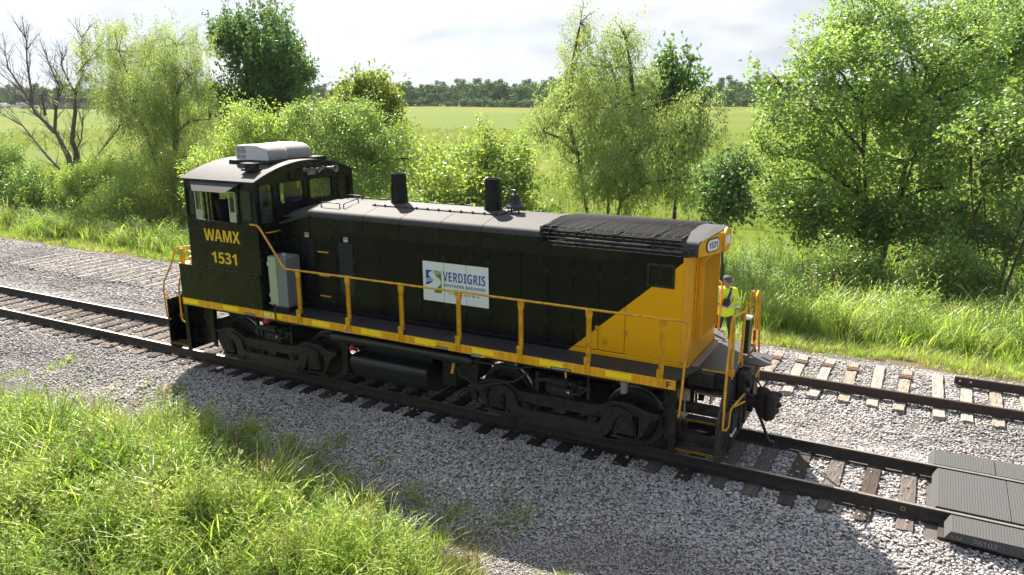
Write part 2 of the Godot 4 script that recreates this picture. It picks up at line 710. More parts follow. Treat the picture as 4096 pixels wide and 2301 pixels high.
func build_ballast() -> void:
	var m := mat("stone", Color(1, 1, 1), 0.85, 0.0, M.t_fine, 9.0, 0.35)
	m.vertex_color_use_as_albedo = true
	rng.seed = 77
	var kinds := []
	for k in 5:
		kinds.append(stone_mesh(100 + k, 0))
	var xf := [[], [], [], [], []]
	var cl := [[], [], [], [], []]
	rng.seed = 78
	var pn := noise(41, 0.35, 3)
	# [x0, x1, z0, z1, stones per square metre, size]
	var zones := [[-2.0, 12.5, 1.2, 4.4, 1550.0, 0.052], [1.0, 12.5, 4.4, 6.8, 1300.0, 0.044], [-12.0, -2.0, 1.2, 3.2, 1250.0, 0.053], [-22.0, -12.0, 1.2, 3.2, 600.0, 0.064], [-7.0, 12.5, -1.25, 1.25, 1000.0, 0.052], [-22.0, -7.0, -1.25, 1.25, 600.0, 0.062], [3.5, 14.0, -6.9, -1.25, 1150.0, 0.052], [-12.0, 3.5, -6.9, -1.25, 120.0, 0.065], [-26.0, -12.0, -6.9, -1.25, 430.0, 0.07], [-48.0, -26.0, -6.8, -1.25, 110.0, 0.09]]
	for zn in zones:
		var cnt := int((zn[1] - zn[0]) * (zn[3] - zn[2]) * zn[4])
		for i in cnt:
			var x := rng.randf_range(zn[0], zn[1])
			var z := rng.randf_range(zn[2], zn[3])
			if on_tie(x, z) and rng.randf() > 0.015:
				continue
			var edge := near_grass_edge(x) + pn.get_noise_2d(x, z) * 0.9
			if z > edge + (1.2 if x > -0.8 else 0.0) and rng.randf() > 0.35 * exp(-(z - edge)):
				continue
			if z < -6.55 + pn.get_noise_2d(x, z) * 0.35 and rng.randf() > 0.12:
				continue
			if x > 9.0 and absf(z) < 1.3:
				continue
			if absf(absf(z) - 0.75) < 0.09:
				continue
			if siding_tie_at(x, z) and rng.randf() > (0.03 if x > 0.0 else 0.1):
				continue
			var k := rng.randi() % 5
			var s: float = zn[5] * rng.randf_range(0.55, 1.0) * (1.45 if rng.randf() < 0.15 else 1.0)
			# finer stone further down the bank
			var fineness := clampf((z - 2.6 - 0.6 * pn.get_noise_2d(x * 0.7, z * 0.7)) * 1.2, 0.0, 1.0)
			s *= lerpf(1.0, 0.6, fineness)
			var y := ground_y(x, z) + rng.randf_range(-0.3, 0.45) * s + 0.004
			if on_tie(x, z):
				y = -0.18 + s * 0.25
			var b := Basis.from_euler(Vector3(rng.randf_range(-0.32, 0.32), rng.randf() * TAU, rng.randf_range(-0.32, 0.32))).scaled(Vector3(s, s, s))
			xf[k].append(Transform3D(b, Vector3(x, y, z)))
			var c: Color
			var t := rng.randf()
			if t < 0.45:
				c = Color(0.47, 0.42, 0.41)
			elif t < 0.75:
				c = Color(0.44, 0.43, 0.43)
			elif t < 0.9:
				c = Color(0.26, 0.27, 0.275)
			else:
				c = Color(0.52, 0.48, 0.44)
			c = c * rng.randf_range(0.7, 1.2) * (1.0 + 0.35 * pn.get_noise_2d(x * 0.5 + 60.0, z * 0.9))
			if z > 2.4:
				c = c.lerp(Color(0.46, 0.43, 0.4), 0.4 * fineness)
			cl[k].append(Color(c.r, c.g, c.b, 1))
	var o := Node3D.new()
	o.name = "ballast"
	add_child(o)
	tag(o, "pinkish grey crushed stone ballast spread around both tracks", "gravel", "", "stuff")
	var tot := 0
	for k in 5:
		scatter("stones", kinds[k], xf[k], cl[k], o).set_meta("kind", "stuff")
		tot += xf[k].size()
	print("stones ", tot)


func rail_profile() -> PackedVector2Array:
	# half a T-rail mirrored, top at y = 0 (x across)
	var h := [[0.018, 0.0], [0.032, -0.004], [0.036, -0.014], [0.035, -0.038], [0.012, -0.047], [0.0085, -0.075], [0.0085, -0.125], [0.014, -0.145], [0.04, -0.158], [0.072, -0.166], [0.072, -0.178]]
	var o := PackedVector2Array()
	for p in h:
		o.append(Vector2(p[0], p[1]))
	for i in range(h.size() - 1, -1, -1):
		o.append(Vector2(-h[i][0], h[i][1]))
	return o


func add_rail(parent: Node, zc: float, x0: float, x1: float, yt: float, m: Material, polished: bool) -> MeshInstance3D:
	var g := MB.new()
	# local x -> z, local z -> x
	g.xf = Transform3D(Basis(Vector3(0, 0, -1), Vector3(0, 1, 0), Vector3(1, 0, 0)), Vector3(0, yt, zc))
	g.prism(rail_profile(), x0, x1)
	var r := part("rail", g, m, parent)
	if polished:
		var t := MB.new()
		t.bx(x0, x1, yt + 0.0005, yt + 0.002, zc - 0.027, zc + 0.027, 0.001)
		part("running_surface", t, M.rail_top, r)
	return r


func tie_mesh(sd: int, l: float, w: float, h: float, rough: float, m: Material) -> ArrayMesh:
	# a timber with its long side along z, top at y = 0, edges worn
	rng.seed = sd
	var rows := []
	var nseg := 10
	var prof := [[-0.5, -1.0], [-0.5, -0.12], [-0.44, 0.0], [-0.15, 0.0], [0.15, 0.0], [0.44, 0.0], [0.5, -0.12], [0.5, -1.0]]
	var g := MB.new()
	var last := []
	for i in nseg + 1:
		var zz := (float(i) / nseg - 0.5) * l
		var row := []
		for p in prof:
			var jx: float = rng.randf_range(-1, 1) * rough * 0.6
			var jy: float = rng.randf_range(-1.0, 0.15) * rough * (1.0 if p[1] > -0.5 else 0.0)
			row.append(Vector3(p[0] * w + jx, p[1] * h + jy, zz + (rng.randf_range(-1, 1) * rough * 1.5 if i == 0 or i == nseg else 0.0)))
		rows.append(row)
	for i in nseg:
		for j in prof.size() - 1:
			var hint: Vector3 = (rows[i][j] + rows[i][j + 1]) * Vector3(1, 0, 0) + Vector3(0, 0.05 if prof[j][1] > -0.5 else 0.0, 0)
			g.face([rows[i][j], rows[i + 1][j], rows[i + 1][j + 1], rows[i][j + 1]], hint)
	g.face(rows[0], Vector3(0, 0, -1))
	g.face(rows[nseg], Vector3(0, 0, 1))
	var me := g.mesh(m)
	return me


func wood_mat(called: String, c: Color, dark: Color) -> StandardMaterial3D:
	# grain runs along the length of the tie (object z)
	var m := StandardMaterial3D.new()
	m.resource_name = called
	m.albedo_texture = noise_tex(hash(called) % 1000, 0.09, dark, c, 256, 5, 1.5, true, Vector2(1.4, 0.07))
	m.uv1_triplanar = true
	m.uv1_scale = Vector3(2.2, 2.2, 2.2)
	m.roughness = 0.92
	m.metallic_specular = 0.25
	m.heightmap_enabled = true
	m.heightmap_texture = m.albedo_texture
	m.heightmap_scale = 0.8
	M[called] = m
	return m


var siding_ties := []

func siding_tie_at(x: float, z: float) -> bool:
	if z > -3.6 or z < -6.3:
		return false
	for t in siding_ties:
		if absf(x - t.x) < 0.13 and z < t.z1 and z > t.z0:
			return true
	return false


func plan_siding() -> void:
	# loose old ties of the second track: x, ends in z, whether bare wood shows pale
	for x in [5.75, 6.33, 6.88, 7.42, 7.96, 8.47, 9.12, 9.63, 10.15, 10.7]:
		siding_ties.append({"x": x, "z0": -6.2, "z1": -3.62, "new": true})
	var x := -9.2
	rng.seed = 12
	while x > -22.0:
		siding_ties.append({"x": x, "z0": -5.9 + rng.randf_range(-0.3, 0.2), "z1": -3.55 + rng.randf_range(-0.5, 0.12), "new": false})
		x -= 0.54 + rng.randf_range(-0.04, 0.05)


func build_tracks() -> void:
	wood_mat("tie_brown", Color(0.085, 0.066, 0.054), Color(0.032, 0.026, 0.022))
	wood_mat("tie_dark", Color(0.042, 0.034, 0.029), Color(0.02, 0.017, 0.015))
	wood_mat("tie_grey", Color(0.16, 0.135, 0.122), Color(0.055, 0.045, 0.04))
	wood_mat("tie_tan", Color(0.18, 0.14, 0.105), Color(0.075, 0.058, 0.045))
	wood_mat("old_wood", Color(0.32, 0.28, 0.235), Color(0.12, 0.1, 0.08))
	wood_mat("old_wood_pale", Color(0.37, 0.335, 0.295), Color(0.14, 0.122, 0.105))
	wood_mat("old_wood_grey", Color(0.36, 0.33, 0.3), Color(0.15, 0.13, 0.115))
	var t := thing("railway_track", Vector3(0, -0.18, 0), "dark steel rails on wooden ties that the black and yellow locomotive stands on", "railway track")
	var off := Vector3(0, 0.18, 0)
	for s in [-1.0, 1.0]:
		var r := add_rail(t, s * 0.7535, -46.0, 16.0, 0.18, M.rail_rust, true)
		r.set_meta("label", "polished main line rail nearer the camera" if s > 0 else "polished main line rail farther from the camera")
		# bolted joints
		for jx in ([-11.4, 0.95] if s < 0 else [-9.45, 1.85]):
			var jb := MB.new()
			for side in [-1.0, 1.0]:
				var zc: float = s * 0.7535 + side * 0.022
				jb.bx(jx - 0.45, jx + 0.45, 0.18 - 0.135, 0.18 - 0.05, zc - 0.012, zc + 0.012, 0.004)
				for k in [-0.36, -0.22, -0.08, 0.08, 0.22, 0.36]:
					jb.at(Vector3(jx + k, 0.18 - 0.095, zc + side * 0.02), Basis(Vector3(1, 0, 0), PI / 2))
					jb.lathe([Vector2(0, -0.014), Vector2(0.018, -0.014), Vector2(0.018, 0.014), Vector2(0, 0.014)], 6)
					jb.at(Vector3.ZERO)
			part("joint_bar", jb, M.rail_rust, r)
	# ring chalked on the web of the near rail
	var ring := MB.new()
	ring.at(Vector3(8.72, 0.18 - 0.1, 0.7535 + 0.012), Basis(Vector3(1, 0, 0), PI / 2))
	var rp := []
	for k in 5:
		rp.append(Vector2(0.03 + 0.006 * cos(TAU * k / 4), 0.003 * sin(-TAU * k / 4)))
	ring.lathe(rp, 18)
	part("chalk_ring", ring, mat("chalk_yellow", Color(0.4, 0.34, 0.1), 0.9), t)
	# ties, five cuts of timber
	var metal := MB.new()
	metal.bx(-0.1, 0.1, 0.0, 0.014, -0.14, 0.14, 0.003)
	for a in [-0.062, 0.062]:
		for b in [-1.0, 1.0]:
			metal.bx(a - 0.012, a + 0.012, 0.0, 0.035, b * 0.086 - 0.016, b * 0.086 + 0.016, 0.004)
	var plate_mesh := metal.mesh(M.rail_rust)
	var tms := []
	for k in 8:
		tms.append(tie_mesh(300 + k, 2.44, 0.228, 0.18, 0.006, [M.tie_brown, M.tie_dark, M.tie_grey, M.tie_tan, M.tie_brown, M.tie_dark, M.tie_brown, M.tie_grey][k]))
	rng.seed = 9
	var x := 8.22
	var xs := []
	while x > -45.0:
		xs.append(x)
		x -= TIE_PITCH
	xs.append_array([8.76, 9.3])
	for xx in xs:
		var k: int = [1, 5, 1, 0, 5, 1, 4, 5][rng.randi() % 8]  # ties under the locomotive drawn darker, with its shade in the wood colour
		if xx > 5.0:
			k = [2, 0, 7, 2, 6, 0, 2, 4][rng.randi() % 8]
		elif xx < -5.5:
			k = [0, 3, 4, 3, 2, 6, 1, 3][rng.randi() % 8]
		var o := inst("tie", tms[k], t, Transform3D(Basis(Vector3.UP, rng.randf_range(-0.02, 0.02)), Vector3(xx + rng.randf_range(-0.015, 0.015), rng.randf_range(-0.008, 0.0), rng.randf_range(-0.05, 0.05))))
		for sd in [-0.7535, 0.7535]:
			inst("tie_plate", plate_mesh, o, Transform3D(Basis(), Vector3(0, 0, sd)))
	# the second track: one long rail, a cut rail end and old ties, most without rail
	var r1 := thing("siding_rail", Vector3(5, -0.24, -4.12), "rusty rail lying across the pale old ties behind the locomotive", "rail")
	add_rail(r1, 0.0, -6.0, 10.0, 0.18, M.rail_old, false)
	var r2 := thing("siding_rail", Vector3(9.4, -0.24, -5.65), "short dark rail end with bolt holes by the roadside grass", "rail")
	add_rail(r2, 0.0, 0.0, 6.0, 0.18, M.rail_old, false)
	for hx in [0.1, 0.3]:
		var holes := MB.new()
		holes.at(Vector3(hx, 0.18 - 0.09, 0.0), Basis(Vector3(1, 0, 0), PI / 2))
		holes.lathe([Vector2(0.0, 0.0105), Vector2(0.02, 0.0105), Vector2(0.02, -0.0105), Vector2(0.0, -0.0105)], 12)
		part("bolt_hole", holes, M.label_white, r2)
	var pl := MB.new()
	pl.bx(-0.13, 0.13, 0.0, 0.016, -0.09, 0.09, 0.003)
	pl.bx(-0.13, 0.13, 0.016, 0.028, -0.085, -0.072, 0.003)
	pl.bx(-0.13, 0.13, 0.016, 0.028, 0.03, 0.045, 0.003)
	var plm := pl.mesh(M.plate_rust)
	var k2 := 0
	for s in siding_ties:
		var ln: float = s.z1 - s.z0
		var y: float = -0.245 if s.new else ground_y(s.x, (s.z0 + s.z1) / 2) + 0.022
		var where: Array = ["next to the front steps of the locomotive", "second from the locomotive's front platform", "third from the locomotive's front platform", "fourth from the locomotive's front platform", "without a tie plate, fifth from the locomotive's front platform", "sixth from the locomotive's front platform", "split at its far end, before the cut rail", "under the tip of the cut rail", "half buried between the two old rails", "rightmost between the two old rails"]
		var lab: String
		if s.new:
			lab = "pale weathered tie " + where[k2]
		else:
			var nth := ["first", "second", "third", "fourth", "fifth", "sixth", "seventh", "eighth", "ninth", "tenth", "eleventh", "twelfth", "thirteenth", "fourteenth", "fifteenth", "sixteenth", "seventeenth", "eighteenth", "nineteenth", "twentieth", "twenty-first", "twenty-second", "twenty-third", "twenty-fourth", "twenty-fifth", "twenty-sixth"]
			lab = "half buried grey tie beyond the main track, %s leftwards from behind the cab" % nth[k2 - 10]
		var o := thing("loose_tie", Vector3(s.x, y, (s.z0 + s.z1) / 2), lab, "railway tie", "pale old ties of the siding" if s.new else "half buried ties left of the cab")
		var me := tie_mesh(500 + k2, ln, 0.215 if s.new else 0.13 + 0.05 * (k2 % 3) * 0.5, 0.14, 0.018 if s.new else 0.012, [M.old_wood, M.old_wood_pale, M.old_wood_grey, M.old_wood, M.old_wood_pale][k2 % 5] if s.new else [M.old_wood_grey, M.old_wood_grey, M.old_wood][k2 % 3])
		inst("timber", me, o, Transform3D(Basis(Vector3.UP, sin(k2 * 2.3) * 0.025), Vector3.ZERO))
		if s.new and k2 in [0, 1, 2, 3, 5]:
			inst("tie_plate", plm, o, Transform3D(Basis(Vector3.UP, sin(k2 * 5.1) * 0.08), Vector3(0.0, 0.004, -0.72)))
		k2 += 1


# flat lettering fitted to a box: centre, width and height of the inked part
func letters(text: String, m: Material, b: Basis, centre: Vector3, w: float, h: float, parent: Node, called: String, bold := true, depth := 0.003) -> MeshInstance3D:
	var f := SystemFont.new()
	f.font_names = PackedStringArray(["Droid Sans"])
	if bold:
		f.font_weight = 700
	var tm := TextMesh.new()
	tm.text = text
	tm.font = f
	tm.font_size = 64
	tm.pixel_size = 0.01
	tm.depth = 0.01
	tm.curve_step = 1.0
	tm.material = m
	var bb := tm.get_aabb()
	var k := Vector3(w / maxf(bb.size.x, 0.01), h / maxf(bb.size.y, 0.01), depth / 0.01)
	var o := MeshInstance3D.new()
	o.name = called
	o.mesh = tm
	var c := bb.get_center()
	o.transform = Transform3D(b, centre) * Transform3D(Basis().scaled(k), -Vector3(c.x * k.x, c.y * k.y, c.z * k.z))
	parent.add_child(o, true)
	return o


func build_twigs() -> void:
	var defs := [["long bent dry twig lying on the fine gravel at the bottom edge", [[4.95, 3.62], [5.3, 3.5], [5.8, 3.5], [6.2, 3.36], [6.6, 3.42]], 0.012], ["short pale stick at the edge of the near grass", [[4.45, 3.72], [4.62, 3.9], [4.72, 4.15]], 0.016]]
	for d in defs:
		var a: Array = d[1][0]
		var o := thing("fallen_twig", Vector3(a[0], ground_y(a[0], a[1]), a[1]), d[0], "twig")
		var pts := []
		for q in d[1]:
			pts.append(Vector3(q[0] - a[0], ground_y(q[0], q[1]) - ground_y(a[0], a[1]) + 0.035, q[1] - a[1]))
		var g := MB.new()
		g.tube(pts, d[2], 6, d[2] * 0.4)
		g.tube([pts[1], pts[1] + Vector3(0.12, 0.03, -0.14)], d[2] * 0.6, 5, 0.003)
		part("stem", g, M.old_wood_grey, o)


func build_crossing() -> void:
	# rubber crossing panels: [x0, x1, z0, z1]
	var defs := [[9.07, 10.06, -0.69, 0.655, "middle rubber crossing panel nearest the locomotive, between the rails"], [10.068, 12.0, -0.69, 0.655, "rubber crossing panel between the rails, cut by the right edge of the picture"], [9.0, 9.93, -1.42, -0.81, "small far rubber crossing panel nearest the locomotive, beyond the far rail"], [9.938, 12.0, -1.42, -0.81, "far rubber crossing panel at the right edge of the picture"], [9.25, 10.28, 0.81, 1.32, "near rubber crossing panel with chalked numbers on its side"], [10.288, 12.0, 0.81, 1.32, "near rubber crossing panel at the right edge without chalk numbers"]]
	var k := 0
	for d in defs:
		var o := thing("crossing_panel", Vector3((d[0] + d[1]) / 2, -0.17, (d[2] + d[3]) / 2), d[4], "rubber panel", "rubber level crossing panels")
		var cx: float = (d[0] + d[1]) / 2
		var cz: float = (d[2] + d[3]) / 2
		var g := MB.new()
		var x0: float = d[0] - cx
		var x1: float = d[1] - cx
		var z0: float = d[2] - cz
		var z1: float = d[3] - cz
		# bevelled end where the panel starts
		var bev := 0.07
		if k % 2 == 1:
			bev = 0.004
		var top := [Vector3(x0 + bev, 0.165, z0 + 0.01), Vector3(x1, 0.165, z0 + 0.01), Vector3(x1, 0.165, z1 - 0.01), Vector3(x0 + bev, 0.165, z1 - 0.01)]
		var bot := [Vector3(x0, 0.0, z0), Vector3(x1, 0.0, z0), Vector3(x1, 0.0, z1), Vector3(x0, 0.0, z1)]
		if k % 2 == 0:
			bot[0].y = 0.05
			bot[3].y = 0.05
		g.face(top, Vector3.UP)
		for i in 4:
			var j := (i + 1) % 4
			g.face([bot[i], bot[j], top[j], top[i]], (bot[i] + bot[j]) * Vector3(1, 0, 1))
		part("rubber_slab", g, M.rubber, o)
		if k == 4:
			var ch := mat("chalk_white", Color(0.2, 0.2, 0.19), 0.95)
			letters("3-14", ch, Basis(), Vector3(x0 + 0.14, 0.085, z1 - 0.004), 0.14, 0.06, o, "chalk_writing", false)
			letters("26103", ch, Basis(), Vector3(x0 + 0.48, 0.085, z1 - 0.004), 0.28, 0.07, o, "chalk_writing", false)
		k += 1


const HZ := 0.89      # half width of the hood
const CZ := 1.47      # half width of the cab
const DECK := 1.55

var loco: Node3D


# basis whose local xy plane is the world plane z = const (front faces the near side)
func side_xf(z: float) -> Transform3D:
	return Transform3D(Basis(), Vector3(0, 0, z))


# local x -> -z, local y -> y, local z -> x : a wall across the track seen from the front
func cross_xf(x: float) -> Transform3D:
	return Transform3D(Basis(Vector3(0, 0, -1), Vector3(0, 1, 0), Vector3(1, 0, 0)), Vector3(x, 0, 0))


func hood_section(x: float, y0: float, ysh: float, ytop: float, zs: float, r: float) -> Array:
	# from the near bottom over the roof to the far bottom
	var o := []
	o.append(Vector3(x, y0, zs))
	o.append(Vector3(x, ysh - r, zs))
	for i in 6:
		var a := PI / 2 * 0.9 * (i + 1) / 6.0
		o.append(Vector3(x, ysh - r + r * sin(a), zs - r + r * cos(a)))
	o.append(Vector3(x, lerpf(ysh, ytop, 0.75), zs * 0.45))
	o.append(Vector3(x, ytop, 0))
	var m := o.size()
	for i in range(m - 2, -1, -1):
		var p: Vector3 = o[i]
		o.append(Vector3(p.x, p.y, -p.z))
	return o


func latch_mesh(m: Material) -> ArrayMesh:
	var g := MB.new()
	# recessed cup rim and a T handle
	g.holed(rrect(-0.038, 0.038, -0.055, 0.055, 0.014, 3), [rrect(-0.028, 0.028, -0.045, 0.045, 0.01, 3)], 0.0, 0.008)
	g.bx(-0.012, 0.012, -0.03, 0.03, 0.0, 0.014, 0.003)
	g.bx(-0.022, 0.022, -0.034, -0.018, 0.006, 0.018, 0.003)
	return g.mesh(m)


func hinge_mesh(m: Material) -> ArrayMesh:
	var g := MB.new()
	g.bx(-0.05, -0.012, -0.05, 0.05, 0.0, 0.006, 0.002)
	g.bx(0.012, 0.05, -0.05, 0.05, 0.0, 0.006, 0.002)
	g.tube([Vector3(0, -0.055, 0.006), Vector3(0, 0.055, 0.006)], 0.011, 6)
	return g.mesh(m)


func build_hood() -> void:
	# inner body under the doors
	var core := MB.new()
	core.bx(-3.1, 5.33, DECK - 0.3, 3.40, -HZ + 0.012, HZ - 0.012)
	part("hood_body", core, M.black_paint, loco)
	# skirt along the deck
	for s in [-1.0, 1.0]:
		var sk := MB.new()
		var za: float = s * (HZ - 0.004)
		var zb: float = s * (HZ + 0.02)
		sk.bx(-3.09, 5.36, DECK, DECK + 0.075, minf(za, zb), maxf(za, zb), 0.006)
		part("hood_skirt", livery_uv(sk), M.livery, loco)
	# roof: lofted panels with narrow gaps
	var xs := [-2.28, -0.933, -0.065, 0.835, 1.705, 2.84]
	var r := 0.13
	for i in xs.size() - 1:
		var g := MB.new()
		var rows := []
		var flank := [[], []]
		for x in [xs[i] + 0.006, xs[i + 1] - 0.006]:
			var sec := hood_section(x, 3.19, 3.585, 3.69, HZ, r)
			rows.append(sec.slice(1, sec.size() - 1))
			flank[0].append([sec[0], sec[1]])
			flank[1].append([sec[-2], sec[-1]])
		g.skin(rows)
		for k in 2:
			var fl := MB.new()
			fl.skin(flank[k])
			part("roof_flank", fl, M.black_paint, loco)
		var cap := []
		for e in 2:
			cap = rows[e]
			# thickness seen at the gaps
			var inner := []
			for p in cap:
				inner.append(Vector3(p.x, p.y - 0.02, p.z * 0.985))
			g.skin([cap, inner] if e == 1 else [inner, cap])
		part("roof_panel", g, M.roof_black, loco)
	var under := MB.new()
	under.skin([hood_section(-2.3, 3.25, 3.56, 3.665, HZ - 0.015, r), hood_section(5.3, 3.25, 3.3, 3.32, HZ - 0.015, 0.03)].slice(0, 1) + [hood_section(2.86, 3.25, 3.56, 3.665, HZ - 0.015, r)])
	part("roof_underlay", under, M.black_paint, loco)
	# tapering rear end in front of the cab
	var tp := MB.new()
	var ra := hood_section(-3.1, 3.06, 3.36, 3.50, HZ, r)
	var rb := hood_section(-2.29, 3.06, 3.585, 3.69, HZ, r)
	tp.skin([ra.slice(1, ra.size() - 1), rb.slice(1, rb.size() - 1)])
	part("hood_taper", tp, M.roof_black, loco)
	for k in 2:
		var tf := MB.new()
		tf.skin([[ra[0], ra[1]], [rb[0], rb[1]]] if k == 0 else [[ra[-2], ra[-1]], [rb[-2], rb[-1]]])
		part("taper_flank", tf, M.black_paint, loco)
	# raised hatch between the stacks
	var h := MB.new()
	var hz := 0.34
	var hrows := []
	for x in [-1.12, 1.78]:
		var row := [Vector3(x, 3.62, hz), Vector3(x, 3.688, hz), Vector3(x, 3.712, 0.16), Vector3(x, 3.718, 0), Vector3(x, 3.712, -0.16), Vector3(x, 3.688, -hz), Vector3(x, 3.62, -hz)]
		hrows.append(row)
	h.skin(hrows)
	h.face(hrows[0], Vector3(-1, 0, 0))
	h.face(hrows[1], Vector3(1, 0, 0))
	var hatch := part("roof_hatch", h, M.hatch_black, loco)
	var bolts := MB.new()
	for i in 12:
		for s in [-1.0, 1.0]:
			bolts.bx(-1.05 + 0.25 * i - 0.018, -1.05 + 0.25 * i + 0.018, 3.69, 3.712, s * hz - 0.018, s * hz + 0.018, 0.005)
	part("bolt_row", bolts, M.truck_black, hatch)
	# exhaust stacks
	for x in [-0.7, 1.44]:
		var g := MB.new()
		g.at(Vector3(x, 3.69, 0))
		g.lathe([Vector2(0.185, 0.0), Vector2(0.172, 0.03), Vector2(0.142, 0.585), Vector2(0.15, 0.59), Vector2(0.15, 0.602), Vector2(0.128, 0.602), Vector2(0.14, 0.05), Vector2(0.0, 0.05)], 28)
		var st := part("exhaust_stack", g, M.black_paint, loco, "tapered exhaust stack beside the bell" if x > 0 else "tapered exhaust stack nearer the cab")
		var lug := MB.new()
		var sg := -1.0 if x > 0 else 1.0
		lug.tube([Vector3(x + sg * 0.14, 4.25, 0.0), Vector3(x + sg * 0.185, 4.25, 0.0), Vector3(x + sg * 0.185, 4.17, 0.0), Vector3(x + sg * 0.145, 4.17, 0.0)], 0.008, 6)
		part("lifting_lug", lug, M.black_paint, st)
	# bell on its yoke
	var b := MB.new()
	b.at(Vector3(1.9, 3.77, 0.0))
	b.lathe([Vector2(0.0, 0.0), Vector2(0.15, 0.0), Vector2(0.165, 0.012), Vector2(0.158, 0.035), Vector2(0.125, 0.075), Vector2(0.1, 0.13), Vector2(0.088, 0.2), Vector2(0.08, 0.245), Vector2(0.055, 0.268), Vector2(0.0, 0.275)], 24)
	b.lathe([Vector2(0.035, 0.265), Vector2(0.026, 0.3), Vector2(0.024, 0.33), Vector2(0.0, 0.34)], 10)
	var bell := part("bell", b, M.bronze_dark, loco, "dark cast bell on the hood roof")
	var y := MB.new()
	for s in [-1.0, 1.0]:
		y.tube([Vector3(1.9 + s * 0.1, 3.69, 0.03 * s), Vector3(1.9 + s * 0.06, 3.79, 0.0)], 0.017, 6)
	y.tube([Vector3(1.79, 3.68, 0.06), Vector3(1.79, 4.08, 0.02), Vector3(1.83, 4.1, 0.0), Vector3(1.9, 4.1, 0.0)], 0.008, 6)
	y.at(Vector3(1.9, 3.72, 0))
	y.lathe([Vector2(0, 0), Vector2(0.03, 0.01), Vector2(0.03, 0.05), Vector2(0, 0.06)], 8)
	part("bell_yoke", y, M.bronze_dark, bell)
	# grab irons on the roof near the cab
	for d in [[Vector3(-2.2, 3.61, 0.6), Vector3(-1.72, 3.61, 0.6)], [Vector3(-1.62, 3.61, 0.6), Vector3(-1.62, 3.66, 0.15)], [Vector3(-2.2, 3.66, -0.2), Vector3(-1.8, 3.66, -0.2)]]:
		var g := MB.new()
		var a: Vector3 = d[0]
		var c: Vector3 = d[1]
		var up := Vector3(0, 0.1, 0)
		var e := (c - a).normalized() * 0.03
		g.tube([a, a + up * 0.75, a + up + e, c + up - e, c + up * 0.75, c], 0.012, 7)
		for p in [a, c]:
			g.box(p + Vector3(0, 0.008, 0), Vector3(0.05, 0.02, 0.04), 0.004)
		part("grab_iron", g, M.bronze_dark, loco)
	# hinges along the far roof line
	for i in 9:
		var g := MB.new()
		g.bx(-1.9 + i * 0.42 - 0.07, -1.9 + i * 0.42 + 0.07, 3.672, 3.69, -0.52, -0.46, 0.004)
		part("roof_hinge", g, M.truck_black, loco)
	# side doors
	var cuts := [-3.08, -1.63, -1.1, -0.57, 0.38, 0.905, 1.378, 1.852, 2.485, 3.005, 3.478, 3.94, 4.405]
	var tops := [3.05, 3.2, 3.2, 3.16, 3.16, 3.16, 3.16, 3.16, 3.16, 3.16, 3.16, 3.16, 3.16]
	var latch_b := latch_mesh(M.latch_black)
	var latch_y := latch_mesh(M.rail_yellow)
	var hinge_b := hinge_mesh(M.latch_black)
	var hinge_y := hinge_mesh(M.rail_yellow)
	# x of latches found on the photographed side; hinges sit on the opposite edge
	var latches := [-99.0, -1.75, -99.0, -0.705, 0.012, 0.77, 1.493, 99.0, 2.349, 2.882, 3.598, 4.062]
	for sd in [1.0, -1.0]:
		for i in cuts.size() - 1:
			var g := MB.new()
			g.xf = Transform3D(Basis(), Vector3(0, 0, 0))
			var x0: float = cuts[i] + 0.005
			var x1: float = cuts[i + 1] - 0.005
			g.bx(x0, x1, DECK + 0.085, tops[i], sd * (HZ - 0.012) if sd > 0 else -HZ - 0.002, sd * (HZ + 0.002) if sd > 0 else -HZ + 0.012, 0.004)
			var door := part("hood_door", livery_uv(g), M.livery, loco)
			if sd < 0:
				continue
			var lx: float = latches[i]
			if absf(lx) < 50.0:
				for ly in [3.028, 1.8]:
					var yel: bool = ly < 1.56 + 0.884 * (lx - 3.41)
					inst("latch", latch_y if yel else latch_b, door, Transform3D(Basis(), Vector3(lx, ly, HZ + 0.002)))
				var hx: float = cuts[i] if lx > (x0 + x1) / 2 else cuts[i + 1]
				for hy in [2.9, 2.0]:
					var yel2: bool = hy < 1.56 + 0.884 * (hx - 3.41)
					inst("hinge", hinge_y if yel2 else hinge_b, door, Transform3D(Basis(), Vector3(hx, hy, HZ + 0.003)))
	# fixed band above the doors and plain panel ahead of them with the square opening
	for sd in [1.0, -1.0]:
		var p := MB.new()
		p.xf = side_xf(0)
		var zz0: float = HZ - 0.03 if sd > 0 else -HZ
		var zz1: float = HZ if sd > 0 else -HZ + 0.03
		var frontx := 5.33
		p.holed(rrect(4.41, frontx, DECK + 0.08, 3.34, 0.0), [rrect(4.79, 5.17, 2.86, 3.17, 0.0)] if sd > 0 else [], zz0, zz1)
		part("front_side_panel", livery_uv(p), M.livery, loco)
	# recessed opening with a fan guard inside
	var rec := MB.new()
	rec.holed(rrect(4.755, 5.205, 2.825, 3.205, 0.0), [rrect(4.79, 5.17, 2.86, 3.17, 0.0)], HZ - 0.01, HZ + 0.012)
	rec.bx(4.78, 5.18, 2.85, 3.18, 0.6, 0.62)
	rec.at(Vector3(5.0, 2.92, 0.74))
	rec.lathe([Vector2(0, 0.0), Vector2(0.1, 0.0), Vector2(0.11, 0.02), Vector2(0.1, 0.06), Vector2(0.0, 0.07)], 20)
	rec.at(Vector3(5.0, 2.86, 0.74))
	rec.lathe([Vector2(0.06, 0.0), Vector2(0.06, 0.06)], 12)
	rec.at(Vector3.ZERO)
	part("side_opening", rec, M.truck_black, loco, "black framed square opening near the nose")
